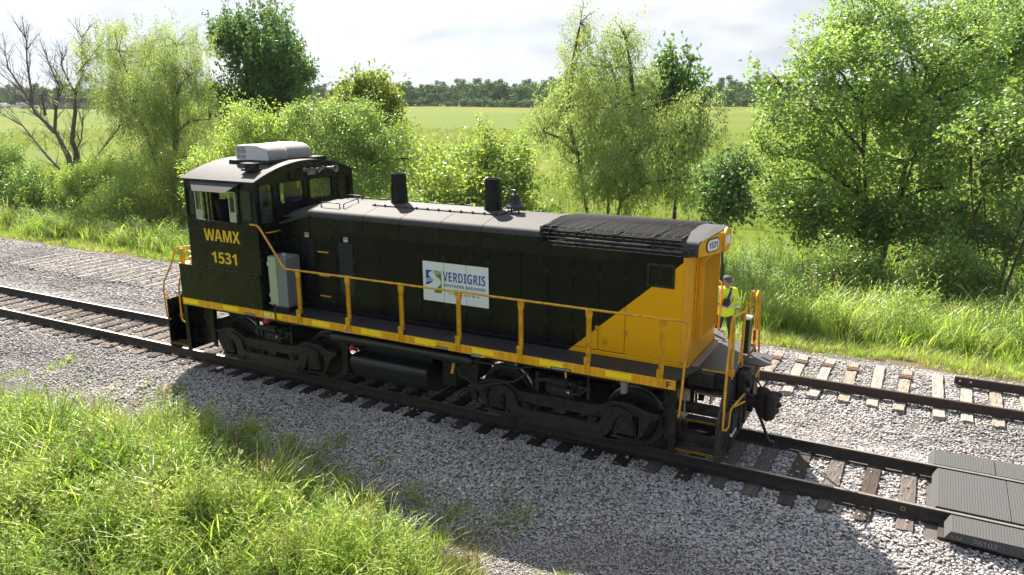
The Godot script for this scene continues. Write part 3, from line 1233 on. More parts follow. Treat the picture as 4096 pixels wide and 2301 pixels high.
	# louvres near the cab
	for d in [[-2.98, -2.62, 1.95, 2.98, 22], [-2.55, -2.18, 1.95, 2.98, 22], [-1.56, -1.19, 1.95, 2.98, 22]]:
		var fr := MB.new()
		fr.holed(rrect(d[0] - 0.015, d[1] + 0.015, d[2] - 0.015, d[3] + 0.015, 0.02, 3), [rrect(d[0], d[1], d[2], d[3], 0.015, 3)], HZ, HZ + 0.008)
		var panel := part("louvre_panel", fr, M.black_paint, loco)
		var n: int = d[4]
		var sl := MB.new()
		var w: float = d[1] - d[0] - 0.02
		sl.face([Vector3(-w / 2, 0.03, 0.002), Vector3(w / 2, 0.03, 0.002), Vector3(w / 2 - 0.01, 0.0, 0.022), Vector3(-w / 2 + 0.01, 0.0, 0.022)], Vector3(0, 1, 1))
		sl.face([Vector3(-w / 2 + 0.01, 0.0, 0.022), Vector3(w / 2 - 0.01, 0.0, 0.022), Vector3(w / 2, -0.004, 0.002), Vector3(-w / 2, -0.004, 0.002)], Vector3(0, -1, 0.2))
		sl.face([Vector3(-w / 2, 0.03, 0.002), Vector3(-w / 2 + 0.01, 0.0, 0.022), Vector3(-w / 2, -0.004, 0.002)], Vector3(-1, 0, 0))
		sl.face([Vector3(w / 2, 0.03, 0.002), Vector3(w / 2 - 0.01, 0.0, 0.022), Vector3(w / 2, -0.004, 0.002)], Vector3(1, 0, 0))
		var slm := sl.mesh(M.black_paint)
		for i in n:
			inst("slat", slm, panel, Transform3D(Basis(), Vector3((d[0] + d[1]) / 2, d[2] + (i + 0.3) * (d[3] - d[2]) / n, HZ)))
	# rungs up the side
	for yy in [2.78, 2.3, 1.88]:
		var g := MB.new()
		g.tube([Vector3(-2.05, yy + 0.06, HZ), Vector3(-2.05, yy + 0.05, HZ + 0.07), Vector3(-2.03, yy, HZ + 0.09), Vector3(-1.74, yy, HZ + 0.09), Vector3(-1.72, yy + 0.05, HZ + 0.07), Vector3(-1.72, yy + 0.06, HZ)], 0.012, 7)
		var rg := part("rung", g, M.black_paint, loco)
		var t := MB.new()
		t.tube([Vector3(-2.02, yy + 0.001, HZ + 0.091), Vector3(-1.75, yy + 0.001, HZ + 0.091)], 0.0145, 7)
		part("yellow_grip", t, M.rail_yellow, rg)
	# warning stickers
	for d in [[-2.42, 3.12], [-1.42, 3.1]]:
		var g := MB.new()
		g.bx(d[0], d[0] + 0.1, d[1] - 0.09, d[1], HZ + 0.002, HZ + 0.005)
		var stk := part("warning_sticker", g, M.label_white, loco)
		var rd := MB.new()
		rd.bx(d[0] + 0.01, d[0] + 0.09, d[1] - 0.045, d[1] - 0.01, HZ + 0.005, HZ + 0.0065)
		for k in 3:
			rd.bx(d[0] + 0.015 + 0.027 * k, d[0] + 0.035 + 0.027 * k, d[1] - 0.08, d[1] - 0.06, HZ + 0.005, HZ + 0.0065)
		part("sticker_print", rd, mat("sticker_print", Color(0.35, 0.06, 0.06), 0.5), stk)
	# rounded fill-in around the near nose corner, both sides
	for sd in [1.0, -1.0]:
		var g := MB.new()
		var rows := []
		for yy in [DECK + 0.08, 3.34]:
			var row := []
			for i in 8:
				var a := PI / 2 * i / 7.0
				row.append(Vector3(5.33 + 0.12 * sin(a), yy, sd * (HZ - 0.12 + 0.12 * cos(a))))
			rows.append(row)
		if sd < 0:
			rows.reverse()
		g.skin(rows)
		part("nose_corner", g, M.yellow_paint, loco)
		var s2 := MB.new()
		rows = []
		for yy in [DECK, DECK + 0.08]:
			var row := []
			for i in 8:
				var a := PI / 2 * i / 7.0
				row.append(Vector3(5.33 + 0.145 * sin(a), yy, sd * (HZ - 0.12 + 0.145 * cos(a))))
			rows.append(row)
		if sd < 0:
			rows.reverse()
		s2.skin(rows)
		part("nose_corner_skirt", s2, M.yellow_paint, loco)
	var nf := MB.new()
	nf.bx(5.40, 5.452, DECK, 3.36, -HZ + 0.118, HZ - 0.118)
	part("nose_front", nf, M.yellow_paint, loco)
	# radiator duct on the nose with its mesh
	var du := MB.new()
	du.xf = cross_xf(0)
	du.holed(rrect(-0.5, 0.5, 1.92, 3.27, 0.0), [rrect(-0.47, 0.47, 1.95, 3.24, 0.0)], 5.45, 5.56)
	for s in [-1.0, 1.0]:
		du.prism(rrect(s * 0.56 - 0.04, s * 0.56 + 0.04, 1.92, 3.3, 0.0), 5.45, 5.465)
	# sloping hood over the duct
	du.xf = Transform3D()
	du.face([Vector3(5.455, 3.37, -0.5), Vector3(5.455, 3.37, 0.5), Vector3(5.562, 3.262, 0.5), Vector3(5.562, 3.262, -0.5)], Vector3(1, 1, 0))
	for s in [-1.0, 1.0]:
		du.face([Vector3(5.455, 3.37, s * 0.5), Vector3(5.562, 3.262, s * 0.5), Vector3(5.455, 3.26, s * 0.5)], Vector3(0, 0, s))
	var duct := part("radiator_duct", du, M.yellow_paint, loco, "yellow framed radiator grille on the nose")
	var gm := MB.new()
	for i in 58:
		var yy := 1.95 + 0.0222 * i
		gm.bx(5.535, 5.547, yy, yy + 0.005, -0.475, 0.475)
	for i in 34:
		var zz := -0.47 + 0.0285 * i
		gm.bx(5.538, 5.544, 1.945, 3.245, zz, zz + 0.0045)
	part("mesh_grille", gm, M.yellow_paint, duct).set_meta("kind", "stuff")
	var back := MB.new()
	back.bx(5.47, 5.485, 1.945, 3.245, -0.48, 0.48)
	part("dark_core_backing", back, M.truck_black, duct)  # black sheet stands in for the core and the shade behind the mesh
	var hg := MB.new()
	for i in 7:
		hg.tube([Vector3(5.472, 2.0 + i * 0.18, 0.615), Vector3(5.472, 2.09 + i * 0.18, 0.615)], 0.012, 6)
	part("duct_hinge", hg, M.yellow_paint, duct)


func build_nose_cap() -> void:
	# cap over the nose: black sides and roof, yellow slanting faces with number boards, round headlight
	var zs := HZ + 0.012
	var g := MB.new()
	var rows := [hood_section(5.3, 3.36, 3.6, 3.7, zs, 0.12), hood_section(5.555, 3.36, 3.6, 3.7, zs, 0.12)]
	g.skin(rows)
	# roof running forward to the headlight: near, middle and far
	var e: Array = rows[1]
	var tipz := 0.24
	var m: int = e.size()
	var front := []
	for p in e:
		var f: float = clampf((zs - absf(p.z)) / (zs - tipz), 0.0, 1.0)
		front.append(Vector3(5.555 + 0.17 * f, p.y - 0.015 * f, p.z))
	g.skin([e.slice(7, m - 7), front.slice(7, m - 7)])
	part("nose_cap", g, M.roof_black, loco)
	# end wall behind the number boards
	var yb := 3.36
	for s in [1.0, -1.0]:
		var y := MB.new()
		var pts := []
		for i in range(0, 10):
			var p: Vector3 = front[i]
			pts.append(Vector3(p.x, maxf(p.y - 0.004, yb), s * p.z))
		var inner: Vector3 = Vector3(5.725, 3.665, s * tipz)
		var face_pts := [Vector3(5.556, yb, s * zs)]
		for i in range(1, 8):
			face_pts.append(Vector3(5.556 + 0.169 * clampf((zs - absf(e[i].z)) / (zs - tipz), 0.0, 1.0), e[i].y - 0.004, s * e[i].z))
		face_pts.append(inner)
		face_pts.append(Vector3(5.725, yb - 0.03, s * tipz))
		y.face(face_pts, Vector3(1, 0, s * 0.3))
		# underside
		y.face([Vector3(5.556, yb, s * zs), Vector3(5.725, yb - 0.03, s * tipz), Vector3(5.45, yb - 0.03, s * tipz), Vector3(5.4, yb, s * zs)], Vector3(0, -1, 0))
		var fc := part("number_board_face", y, M.yellow_paint, loco)
		# number plate
		var dir := Vector3(0.169, 0, -s * (zs - tipz)).normalized()
		var nrm := Vector3(zs - tipz, 0, s * 0.169).normalized()
		var mid := Vector3(5.556 + 0.169 * 0.62, 3.5, s * (zs - (zs - tipz) * 0.62))
		var xd := dir if s > 0 else -dir
		var bs := Basis(xd, Vector3.UP, nrm)
		var rim := MB.new()
		rim.at(mid + nrm * 0.002, bs)
		rim.prism(rrect(-0.2, 0.2, -0.105, 0.105, 0.09, 6), 0.0, 0.012)
		part("number_plate_rim", rim, M.letter_black, fc)
		var plate := MB.new()
		plate.at(mid + nrm * 0.002, bs)
		plate.prism(rrect(-0.18, 0.18, -0.088, 0.088, 0.078, 6), 0.0, 0.015)
		part("number_plate", plate, M.sign_white, fc)
		letters("1531", M.letter_black, bs, mid + nrm * 0.018, 0.25, 0.1, fc, "number")
	# headlight housing
	var hb := MB.new()
	hb.bx(5.5, 5.74, 3.34, 3.66, -0.24, 0.24, 0.01)
	hb.at(Vector3(5.74, 3.51, 0), Basis(Vector3(0, 0, 1), -PI / 2))
	hb.lathe([Vector2(0.2, 0.0), Vector2(0.205, 0.03), Vector2(0.18, 0.05), Vector2(0.17, 0.03), Vector2(0.0, 0.02)], 24)
	var hl := part("headlight_housing", hb, M.yellow_paint, loco)
	for s in [-1.0, 1.0]:
		var ln := MB.new()
		ln.at(Vector3(5.76, 3.51, s * 0.085), Basis(Vector3(0, 0, 1), -PI / 2))
		ln.lathe([Vector2(0.08, 0.0), Vector2(0.08, 0.02), Vector2(0.06, 0.032), Vector2(0.0, 0.036)], 18)
		part("headlight_lens", ln, M.lens, hl)
	# small fittings on the near cap side
	var ft := MB.new()
	ft.bx(5.44, 5.48, 3.4, 3.5, zs, zs + 0.02, 0.004)
	ft.at(Vector3(5.36, 3.41, zs + 0.01), Basis(Vector3(1, 0, 0), PI / 2))
	ft.lathe([Vector2(0, -0.01), Vector2(0.03, -0.01), Vector2(0.03, 0.02), Vector2(0, 0.025)], 10)
	part("cap_fitting", ft, M.truck_black, loco)


func build_radiator() -> void:
	# open radiator top: sunken bed, shutters and a wire guard bent over the shoulder
	var bed := MB.new()
	bed.bx(2.84, 5.31, 3.28, 3.31, -HZ + 0.02, HZ - 0.02)
	for x in [2.85, 5.29]:
		bed.bx(x - 0.012, x + 0.012, 3.2, 3.64, -HZ + 0.03, HZ - 0.03)
	part("radiator_bed", bed, M.truck_black, loco)
	for s in [1.0, -1.0]:
		var cur := MB.new()
		cur.bx(2.85, 4.405, 3.17, 3.345, minf(s * HZ, s * (HZ - 0.03)), maxf(s * HZ, s * (HZ - 0.03)), 0.003)
		part("radiator_curb", cur, M.black_paint, loco)
	var rail := MB.new()
	rail.bx(2.86, 5.29, 3.5, 3.55, 0.64, 0.67)
	rail.bx(2.86, 5.29, 3.3, 3.632, -HZ + 0.005, -HZ + 0.035)
	rail.bx(2.86, 5.29, 3.585, 3.628, -0.85, -0.78)
	for x in [3.45, 4.08, 4.7]:
		rail.bx(x - 0.02, x + 0.02, 3.5, 3.56, -0.8, 0.66)
	part("radiator_frame", rail, M.black_paint, loco)
	for i in 4:
		var sh := MB.new()
		var x0 := 2.9 + i * 0.6
		for k in 9:
			var zz := -0.72 + k * 0.15
			sh.at(Vector3(x0 + 0.28, 3.53, zz), Basis(Vector3(1, 0, 0), 0.12))
			sh.box(Vector3.ZERO, Vector3(0.57, 0.008, 0.146))
		part("shutter_bank", sh, M.shutter, loco)
	# inner wall of the side opening: a darker slatted box
	var sb := MB.new()
	sb.bx(2.88, 5.28, 3.33, 3.5, 0.55, 0.57)
	sb.bx(3.2, 4.7, 3.36, 3.44, 0.6, 0.72, 0.01)
	part("radiator_side", sb, M.tank_black, loco)
	# wires: bent lengthwise profile
	var path := []
	for p in [[3.345, 0.905], [3.555, 0.905], [3.6, 0.885], [3.63, 0.84], [3.645, 0.76], [3.66, 0.4], [3.67, 0.0], [3.66, -0.4], [3.64, -0.8]]:
		path.append(Vector2(p[0], p[1]))
	var wires := MB.new()
	var nx := 15
	for i in nx + 1:
		var x := 2.86 + i * (5.3 - 2.86) / nx
		var pts := []
		for p in path:
			pts.append(Vector3(x, p.x, p.y))
		wires.tube(pts, 0.0055, 5)
	var along := [[3.35, 0.905], [3.415, 0.905], [3.48, 0.905], [3.545, 0.905], [3.61, 0.868]]
	var zz := 0.74
	while zz > -0.82:
		var t := absf(zz) / 0.8
		along.append([3.67 - 0.04 * t * t, zz])
		zz -= 0.078
	for p in along:
		wires.tube([Vector3(2.86, p[0] + 0.006, p[1] + 0.006), Vector3(5.3, p[0] + 0.006, p[1] + 0.006)], 0.003 if p[1] > 0.8 else 0.0045, 4)
	var wg := part("wire_guard", wires, M.guard_wire, loco, "black wire guard over the radiator")
	wg.set_meta("kind", "stuff")


func build_cab() -> void:
	var cab := Node3D.new()
	cab.name = "cab"
	loco.add_child(cab)
	var X0 := -5.13
	var X1 := -3.10
	var yT := 4.13
	var wt := 0.05
	# roof curve: half-arc height over z
	var arc := func(zz: float) -> float: return 4.145 + 0.32 * (1.0 - pow(absf(zz) / 1.5, 2.0))
	# side walls with window openings
	for s in [1.0, -1.0]:
		var g := MB.new()
		var holes := [rrect(-4.82, -3.62, 3.31, 3.92, 0.05), rrect(-3.60 + 0.02, -3.235, 3.34, 3.98, 0.07), rrect(-5.075, -4.86, 3.36, 3.96, 0.06)]
		g.holed(rrect(X0, X1, 2.29, yT + 0.02, 0.0), holes, s * CZ - (wt if s > 0 else 0.0), s * CZ + (0.0 if s > 0 else wt))
		part("cab_side", g, M.black_paint, cab, "black cab side lettered in yellow" if s > 0 else "")
		# small fixed lights: frame and dark glass
		for h in [[-3.58, -3.235, 3.34, 3.98], [-5.075, -4.86, 3.36, 3.96]]:
			var f := MB.new()
			f.holed(rrect(h[0] - 0.025, h[1] + 0.025, h[2] - 0.025, h[3] + 0.025, 0.08), [rrect(h[0] + 0.01, h[1] - 0.01, h[2] + 0.01, h[3] - 0.01, 0.06)], s * CZ, s * (CZ + 0.012))
			var fr := part("window_frame", f, M.black_paint, cab)
			var gl := MB.new()
			gl.prism(rrect(h[0], h[1], h[2], h[3], 0.05), s * (CZ - 0.03), s * (CZ - 0.024))
			part("pane", gl, M.smoked_glass, fr)
		# sliding windows in bright frames, pushed open
		for h in [[-4.80, -4.60], [-3.82, -3.64]]:
			var zo: float = s * (CZ + 0.012)
			var f := MB.new()
			f.holed(rrect(h[0], h[1], 3.32, 3.93, 0.01, 2), [rrect(h[0] + 0.02, h[1] - 0.02, 3.34, 3.91, 0.008, 2)], zo, zo + s * 0.02)
			var fr := part("sliding_window", f, M.aluminium, cab)
			var gl := MB.new()
			gl.bx(h[0] + 0.02, h[1] - 0.02, 3.34, 3.91, zo + s * 0.008, zo + s * 0.012)
			part("pane", gl, M.glass, fr)
			var lo := MB.new()
			lo.bx(h[0] + 0.02, h[1] - 0.02, 3.34, 3.52, zo + s * 0.013, zo + s * 0.016)
			part("lower_pane", lo, M.galvanised, fr)
		var ps := MB.new()
		ps.bx(-4.58, -4.55, 3.31, 3.92, s * CZ - 0.04, s * CZ, 0.004)
		ps.bx(-4.46, -4.43, 3.31, 3.92, s * CZ - 0.04, s * CZ, 0.004)
		part("window_post", ps, M.black_paint, cab)
		var sl := MB.new()
		sl.bx(-4.86, -3.58, 3.285, 3.31, minf(s * CZ, s * (CZ + 0.05)), maxf(s * CZ, s * (CZ + 0.05)), 0.006)
		part("window_sill", sl, M.black_paint, cab)
		# sun visor
		var a := MB.new()
		var zA: float = s * (CZ + 0.01)
		var zB: float = s * (CZ + 0.26)
		var pts := [Vector3(-4.93, 4.12, zA), Vector3(-3.46, 4.12, zA), Vector3(-3.66, 3.94, zB), Vector3(-4.58, 3.94, zB)]
		a.face(pts, Vector3(0, 1, s))
		var pts2 := []
		for p in pts:
			pts2.append(p - Vector3(0, 0.006, 0))
		a.face(pts2, Vector3(0, -1, -s))
		for i in 4:
			a.face([pts[i], pts[(i + 1) % 4], pts2[(i + 1) % 4], pts2[i]], pts[i] + pts[(i + 1) % 4] - pts[(i + 2) % 4] - pts[(i + 3) % 4])
		part("sun_visor", a, M.roof_black, cab)
		var gut := MB.new()
		gut.bx(-5.16, -3.34, 4.118, 4.135, minf(s * CZ, s * (CZ + 0.03)), maxf(s * CZ, s * (CZ + 0.03)), 0.004)
		part("rain_gutter", gut, M.roof_black, cab)
	# front and rear walls under the arc
	for e in 2:
		var xw := X1 - wt if e == 0 else X0
		var outer := PackedVector2Array([Vector2(-CZ + 0.002, 1.56), Vector2(CZ - 0.002, 1.56)])
		for i in 13:
			var zz := CZ - 0.002 - (2 * CZ - 0.004) * i / 12.0
			outer.append(Vector2(zz, arc.call(zz) - 0.012))
		var holes := []
		var wins := [[-1.36, -0.99, 3.30, 4.07, 0.06], [-0.82, -0.11, 3.64, 4.065, 0.06], [0.06, 0.77, 3.64, 4.065, 0.06], [0.98, 1.34, 3.30, 4.04, 0.06]]
		if e == 1:
			wins = [[-1.36, -0.8, 3.2, 4.03, 0.06], [-0.62, 0.62, 3.2, 4.06, 0.06], [0.8, 1.36, 3.2, 4.03, 0.06]]
		for w in wins:
			holes.append(rrect(w[0], w[1], w[2], w[3], w[4]))
		var g := MB.new()
		g.xf = cross_xf(0)
		g.holed(outer, holes, xw, xw + wt)
		part("cab_front" if e == 0 else "cab_rear", g, M.black_paint, cab)
		for w in wins:
			var f := MB.new()
			f.xf = cross_xf(0)
			var xo := X1 if e == 0 else X0 - 0.014
			f.holed(rrect(w[0] - 0.035, w[1] + 0.035, w[2] - 0.035, w[3] + 0.035, 0.08), [rrect(w[0] + 0.008, w[1] - 0.008, w[2] + 0.008, w[3] - 0.008, 0.055)], xo, xo + 0.014)
			var fr := part("window_frame", f, M.black_paint, cab)
			var gl := MB.new()
			gl.xf = cross_xf(0)
			gl.prism(rrect(w[0], w[1], w[2], w[3], 0.055), xw + 0.02, xw + 0.025)
			part("pane", gl, M.glass, fr)
	# roof shell
	var rf := MB.new()
	var rows := []
	for x in [X0 - 0.05, X1 + 0.03]:
		var row := []
		for i in 25:
			var zz := 1.515 - 3.03 * i / 24.0
			row.append(Vector3(x, arc.call(zz) + 0.01, zz))
		rows.append(row)
	rf.skin(rows)
	var low := []
	for rw in rows:
		var l2 := []
		for p in rw:
			l2.append(p - Vector3(0, 0.022, 0))
		low.append(l2)
	rf.skin([low[1], low[0]])
	rf.skin([rows[1], low[1]])
	rf.skin([low[0], rows[0]])
	for s in [0, 24]:
		rf.face([rows[0][s], rows[1][s], low[1][s], low[0][s]], Vector3(0, 0, 1 if s == 0 else -1))
	part("cab_roof", rf, M.roof_black, cab, "curved dark cab roof")
	# roof vent
	var vb := MB.new()
	vb.bx(-3.72, -3.35, 4.32, 4.36, 0.98, 1.2, 0.004)
	vb.bx(-3.67, -3.4, 4.36, 4.47, 1.0, 1.15, 0.006)
	vb.bx(-3.74, -3.38, 4.46, 4.475, 0.98, 1.2, 0.003)
	part("roof_vent", vb, M.black_paint, cab)
	# air conditioner: plinth, cover swept along z, grille
	var pb := MB.new()
	pb.bx(-4.58, -3.42, 4.36, 4.475, -1.0, 0.72, 0.008)
	var plinth := part("air_conditioner_plinth", pb, M.black_paint, cab)
	var prof := [[-4.40, 4.49], [-4.43, 4.6], [-4.40, 4.76], [-4.36, 4.785], [-4.0, 4.8], [-3.75, 4.79], [-3.6, 4.75], [-3.5, 4.67], [-3.46, 4.57], [-3.47, 4.49]]
	var ac := MB.new()
	var arows := []
	for k in [[0.66, 0.96], [0.64, 1.0], [0.3, 1.0], [0.15, 0.985], [0.09, 0.93], [0.03, 0.93], [-0.03, 0.985], [-0.2, 1.0], [-0.55, 1.0], [-0.62, 0.96], [-0.65, 0.86]]:
		var row := []
		for p in prof:
			row.append(Vector3(-3.94 + (p[0] + 3.94) * k[1], 4.49 + (p[1] - 4.49) * k[1], k[0]))
		arows.append(row)
	arows.reverse()
	ac.skin(arows)
	ac.face(arows[0], Vector3(0, 0, -1))
	part("air_conditioner_cover", ac, M.ac_cover, cab, "speckled grey air conditioner on the cab roof")
	var en := MB.new()
	var ep := PackedVector2Array()
	for p in prof:
		ep.append(Vector2(-3.94 + (p[0] + 3.94) * 0.96, 4.49 + (p[1] - 4.49) * 0.96))
	en.prism(ep, 0.655, 0.672)
	var endp := part("air_conditioner_end", en, M.ac_white, cab)
	var slots := MB.new()
	for k in 12:
		var yy := 4.52 + k * 0.02
		if k == 4:
			continue
		slots.bx(-4.36, -4.245, yy, yy + 0.009, 0.672, 0.674)
		slots.bx(-4.23, -4.11, yy, yy + 0.009, 0.672, 0.674)
	part("grille_slots", slots, M.letter_black, endp)
	# horns on the front edge of the roof
	for d in [[-0.5, 4.27, 0.36, 0.085], [-0.16, 4.265, 0.2, 0.06], [0.06, 4.27, 0.16, 0.05]]:
		var hn2 := MB.new()
		hn2.at(Vector3(X1 + 0.02, d[1], d[0]), Basis(Vector3(0, 0, 1), -PI / 2))
		var L: float = d[2]
		var R: float = d[3]
		hn2.lathe([Vector2(0.0, -0.06), Vector2(0.045, -0.06), Vector2(0.045, 0.0), Vector2(0.022, 0.02), Vector2(0.03, L * 0.6), Vector2(R * 0.7, L * 0.9), Vector2(R, L), Vector2(R * 0.95, L), Vector2(R * 0.6, L * 0.88), Vector2(0.015, L * 0.5)], 18)
		part("horn", hn2, M.horn_grey, cab)
	var hm := MB.new()
	hm.bx(X1, X1 + 0.06, 4.15, 4.24, -0.22, 0.0, 0.008)
	hm.tube([Vector3(X1 + 0.03, 4.24, -0.5), Vector3(X1 + 0.03, 4.24, 0.06)], 0.02, 8)
	part("horn_manifold", hm, M.horn_grey, cab)
	# lower body box with its hatch line, step up behind the cab
	for s in [1.0, -1.0]:
		var b := MB.new()
		b.bx(-5.52, -3.13, DECK, 2.295, minf(s * 1.3, s * 1.5), maxf(s * 1.3, s * 1.5), 0.008)
		var bd := part("lower_body", b, M.black_paint, cab)
		var hp := MB.new()
		hp.bx(-4.98, -3.26, 1.63, 2.2, minf(s * 1.5, s * 1.508), maxf(s * 1.5, s * 1.508), 0.003)
		part("battery_hatch", hp, M.black_paint, bd)
		var lp := MB.new()
		lp.bx(-4.98, -3.22, 2.2, 2.215, minf(s * 1.5, s * 1.522), maxf(s * 1.5, s * 1.522), 0.003)
		lp.bx(-4.98, -3.22, 1.61, 1.625, minf(s * 1.5, s * 1.522), maxf(s * 1.5, s * 1.522), 0.003)
		part("hatch_trim", lp, M.black_paint, bd)
		if s > 0:
			var lm := latch_mesh(M.latch_black)
			for lx in [-4.9, -4.2, -3.45]:
				inst("latch", lm, bd, Transform3D(Basis(), Vector3(lx, 2.1, 1.508)))
	var rb := MB.new()
	rb.bx(-5.52, -5.46, DECK, 2.29, -1.3, 1.3)
	part("rear_body", rb, M.black_paint, cab)
	var yt := MB.new()
	yt.bx(-5.53, -5.125, 2.297, 2.31, -1.505, 1.505, 0.003)
	yt.at(Vector3(-5.3, 2.31, 1.3))
	yt.lathe([Vector2(0.06, 0.0), Vector2(0.06, 0.1), Vector2(0.08, 0.105), Vector2(0.08, 0.13), Vector2(0.0, 0.135)], 14)
	part("rear_ledge", yt, M.rail_yellow, cab)
	# inside: floor, back panel, seat, control stand, far seat
	var fl := MB.new()
	fl.bx(X0 + 0.05, X1 - 0.05, 2.2, 2.25, -CZ + 0.05, CZ - 0.05)
	fl.bx(X0 + 0.06, X0 + 0.09, 2.25, 3.15, -1.2, 1.2)
	part("cab_floor", fl, M.interior_grey, cab)
	var ce := MB.new()
	ce.bx(X0 + 0.06, X1 - 0.06, 4.09, 4.11, -1.35, 1.35)
	part("cab_ceiling", ce, M.interior_grey, cab)
	for d in [[-4.25, 1.0], [-4.2, -0.95]]:
		var st := MB.new()
		st.bx(d[0] - 0.25, d[0] + 0.25, 2.95, 3.08, d[1] - 0.24, d[1] + 0.24, 0.05)
		st.tube([Vector3(d[0], 2.25, d[1]), Vector3(d[0], 2.97, d[1])], 0.06, 10)
		var seat := part("seat", st, M.seat_black, cab)
		var bk := MB.new()
		bk.at(Vector3(d[0] - 0.22, 3.38, d[1]), Basis(Vector3(0, 0, 1), 0.18))
		bk.box(Vector3.ZERO, Vector3(0.13, 0.62, 0.5), 0.055)
		part("seat_back", bk, M.seat_black, seat)
	var cs := MB.new()
	cs.bx(-3.75, -3.25, 2.25, 3.42, 0.55, 1.2, 0.03)
	cs.bx(-3.6, -3.2, 3.42, 3.5, 0.2, 1.15, 0.02)
	cs.bx(-3.5, -3.18, 3.5, 3.62, -0.9, 0.1, 0.02)
	var stand := part("control_stand", cs, M.interior_grey, cab)
	var ga := MB.new()
	for k in 4:
		ga.at(Vector3(-3.245, 3.2, 0.62 + 0.15 * k), Basis(Vector3(0, 0, 1), -PI / 2))
		ga.lathe([Vector2(0, 0.0), Vector2(0.05, 0.0), Vector2(0.05, 0.01), Vector2(0.04, 0.012), Vector2(0, 0.008)], 14)
	part("gauge", ga, M.letter_black, stand)
	var gb := MB.new()
	gb.bx(-3.45, -3.3, 3.5, 3.58, 0.75, 0.95, 0.02)
	part("green_box", gb, mat("green_plastic", Color(0.05, 0.45, 0.05), 0.5), stand)
	# lettering on the near side
	letters("WAMX", M.letter_yellow, Basis(), Vector3(-4.142, 3.003, CZ + 0.002), 1.03, 0.25, cab, "lettering")
	letters("1531", M.letter_yellow, Basis(), Vector3(-4.13, 2.535, CZ + 0.002), 0.72, 0.245, cab, "lettering")
	# grab rail by the cab door
	var gr := MB.new()
	gr.tube([Vector3(X1, 3.12, 1.27), Vector3(X1 + 0.06, 3.12, 1.26), Vector3(X1 + 0.06, 3.12, 0.93), Vector3(X1, 3.12, 0.92)], 0.013, 7)
	part("door_grab_rail", gr, M.rail_yellow, cab)
	# roof-line lamp disc on the front wall
	var dl := MB.new()
	dl.at(Vector3(X1 + 0.002, 4.17, 0.44), Basis(Vector3(0, 0, 1), -PI / 2))
	dl.lathe([Vector2(0.1, 0.0), Vector2(0.1, 0.03), Vector2(0.085, 0.035), Vector2(0.08, 0.02), Vector2(0.0, 0.02)], 18)
	part("blanked_lamp", dl, M.black_paint, cab)
	# wipers
	for d in [[-0.47, 3.62], [0.4, 3.62]]:
		var w := MB.new()
		w.tube([Vector3(X1 + 0.03, d[1] - 0.06, -d[0]), Vector3(X1 + 0.035, d[1] + 0.22, -d[0] + 0.12)], 0.006, 5)
		part("wiper", w, M.letter_black, cab)


func yb(z0: float, z1: float) -> Array:
	return [minf(z0, z1), maxf(z0, z1)]


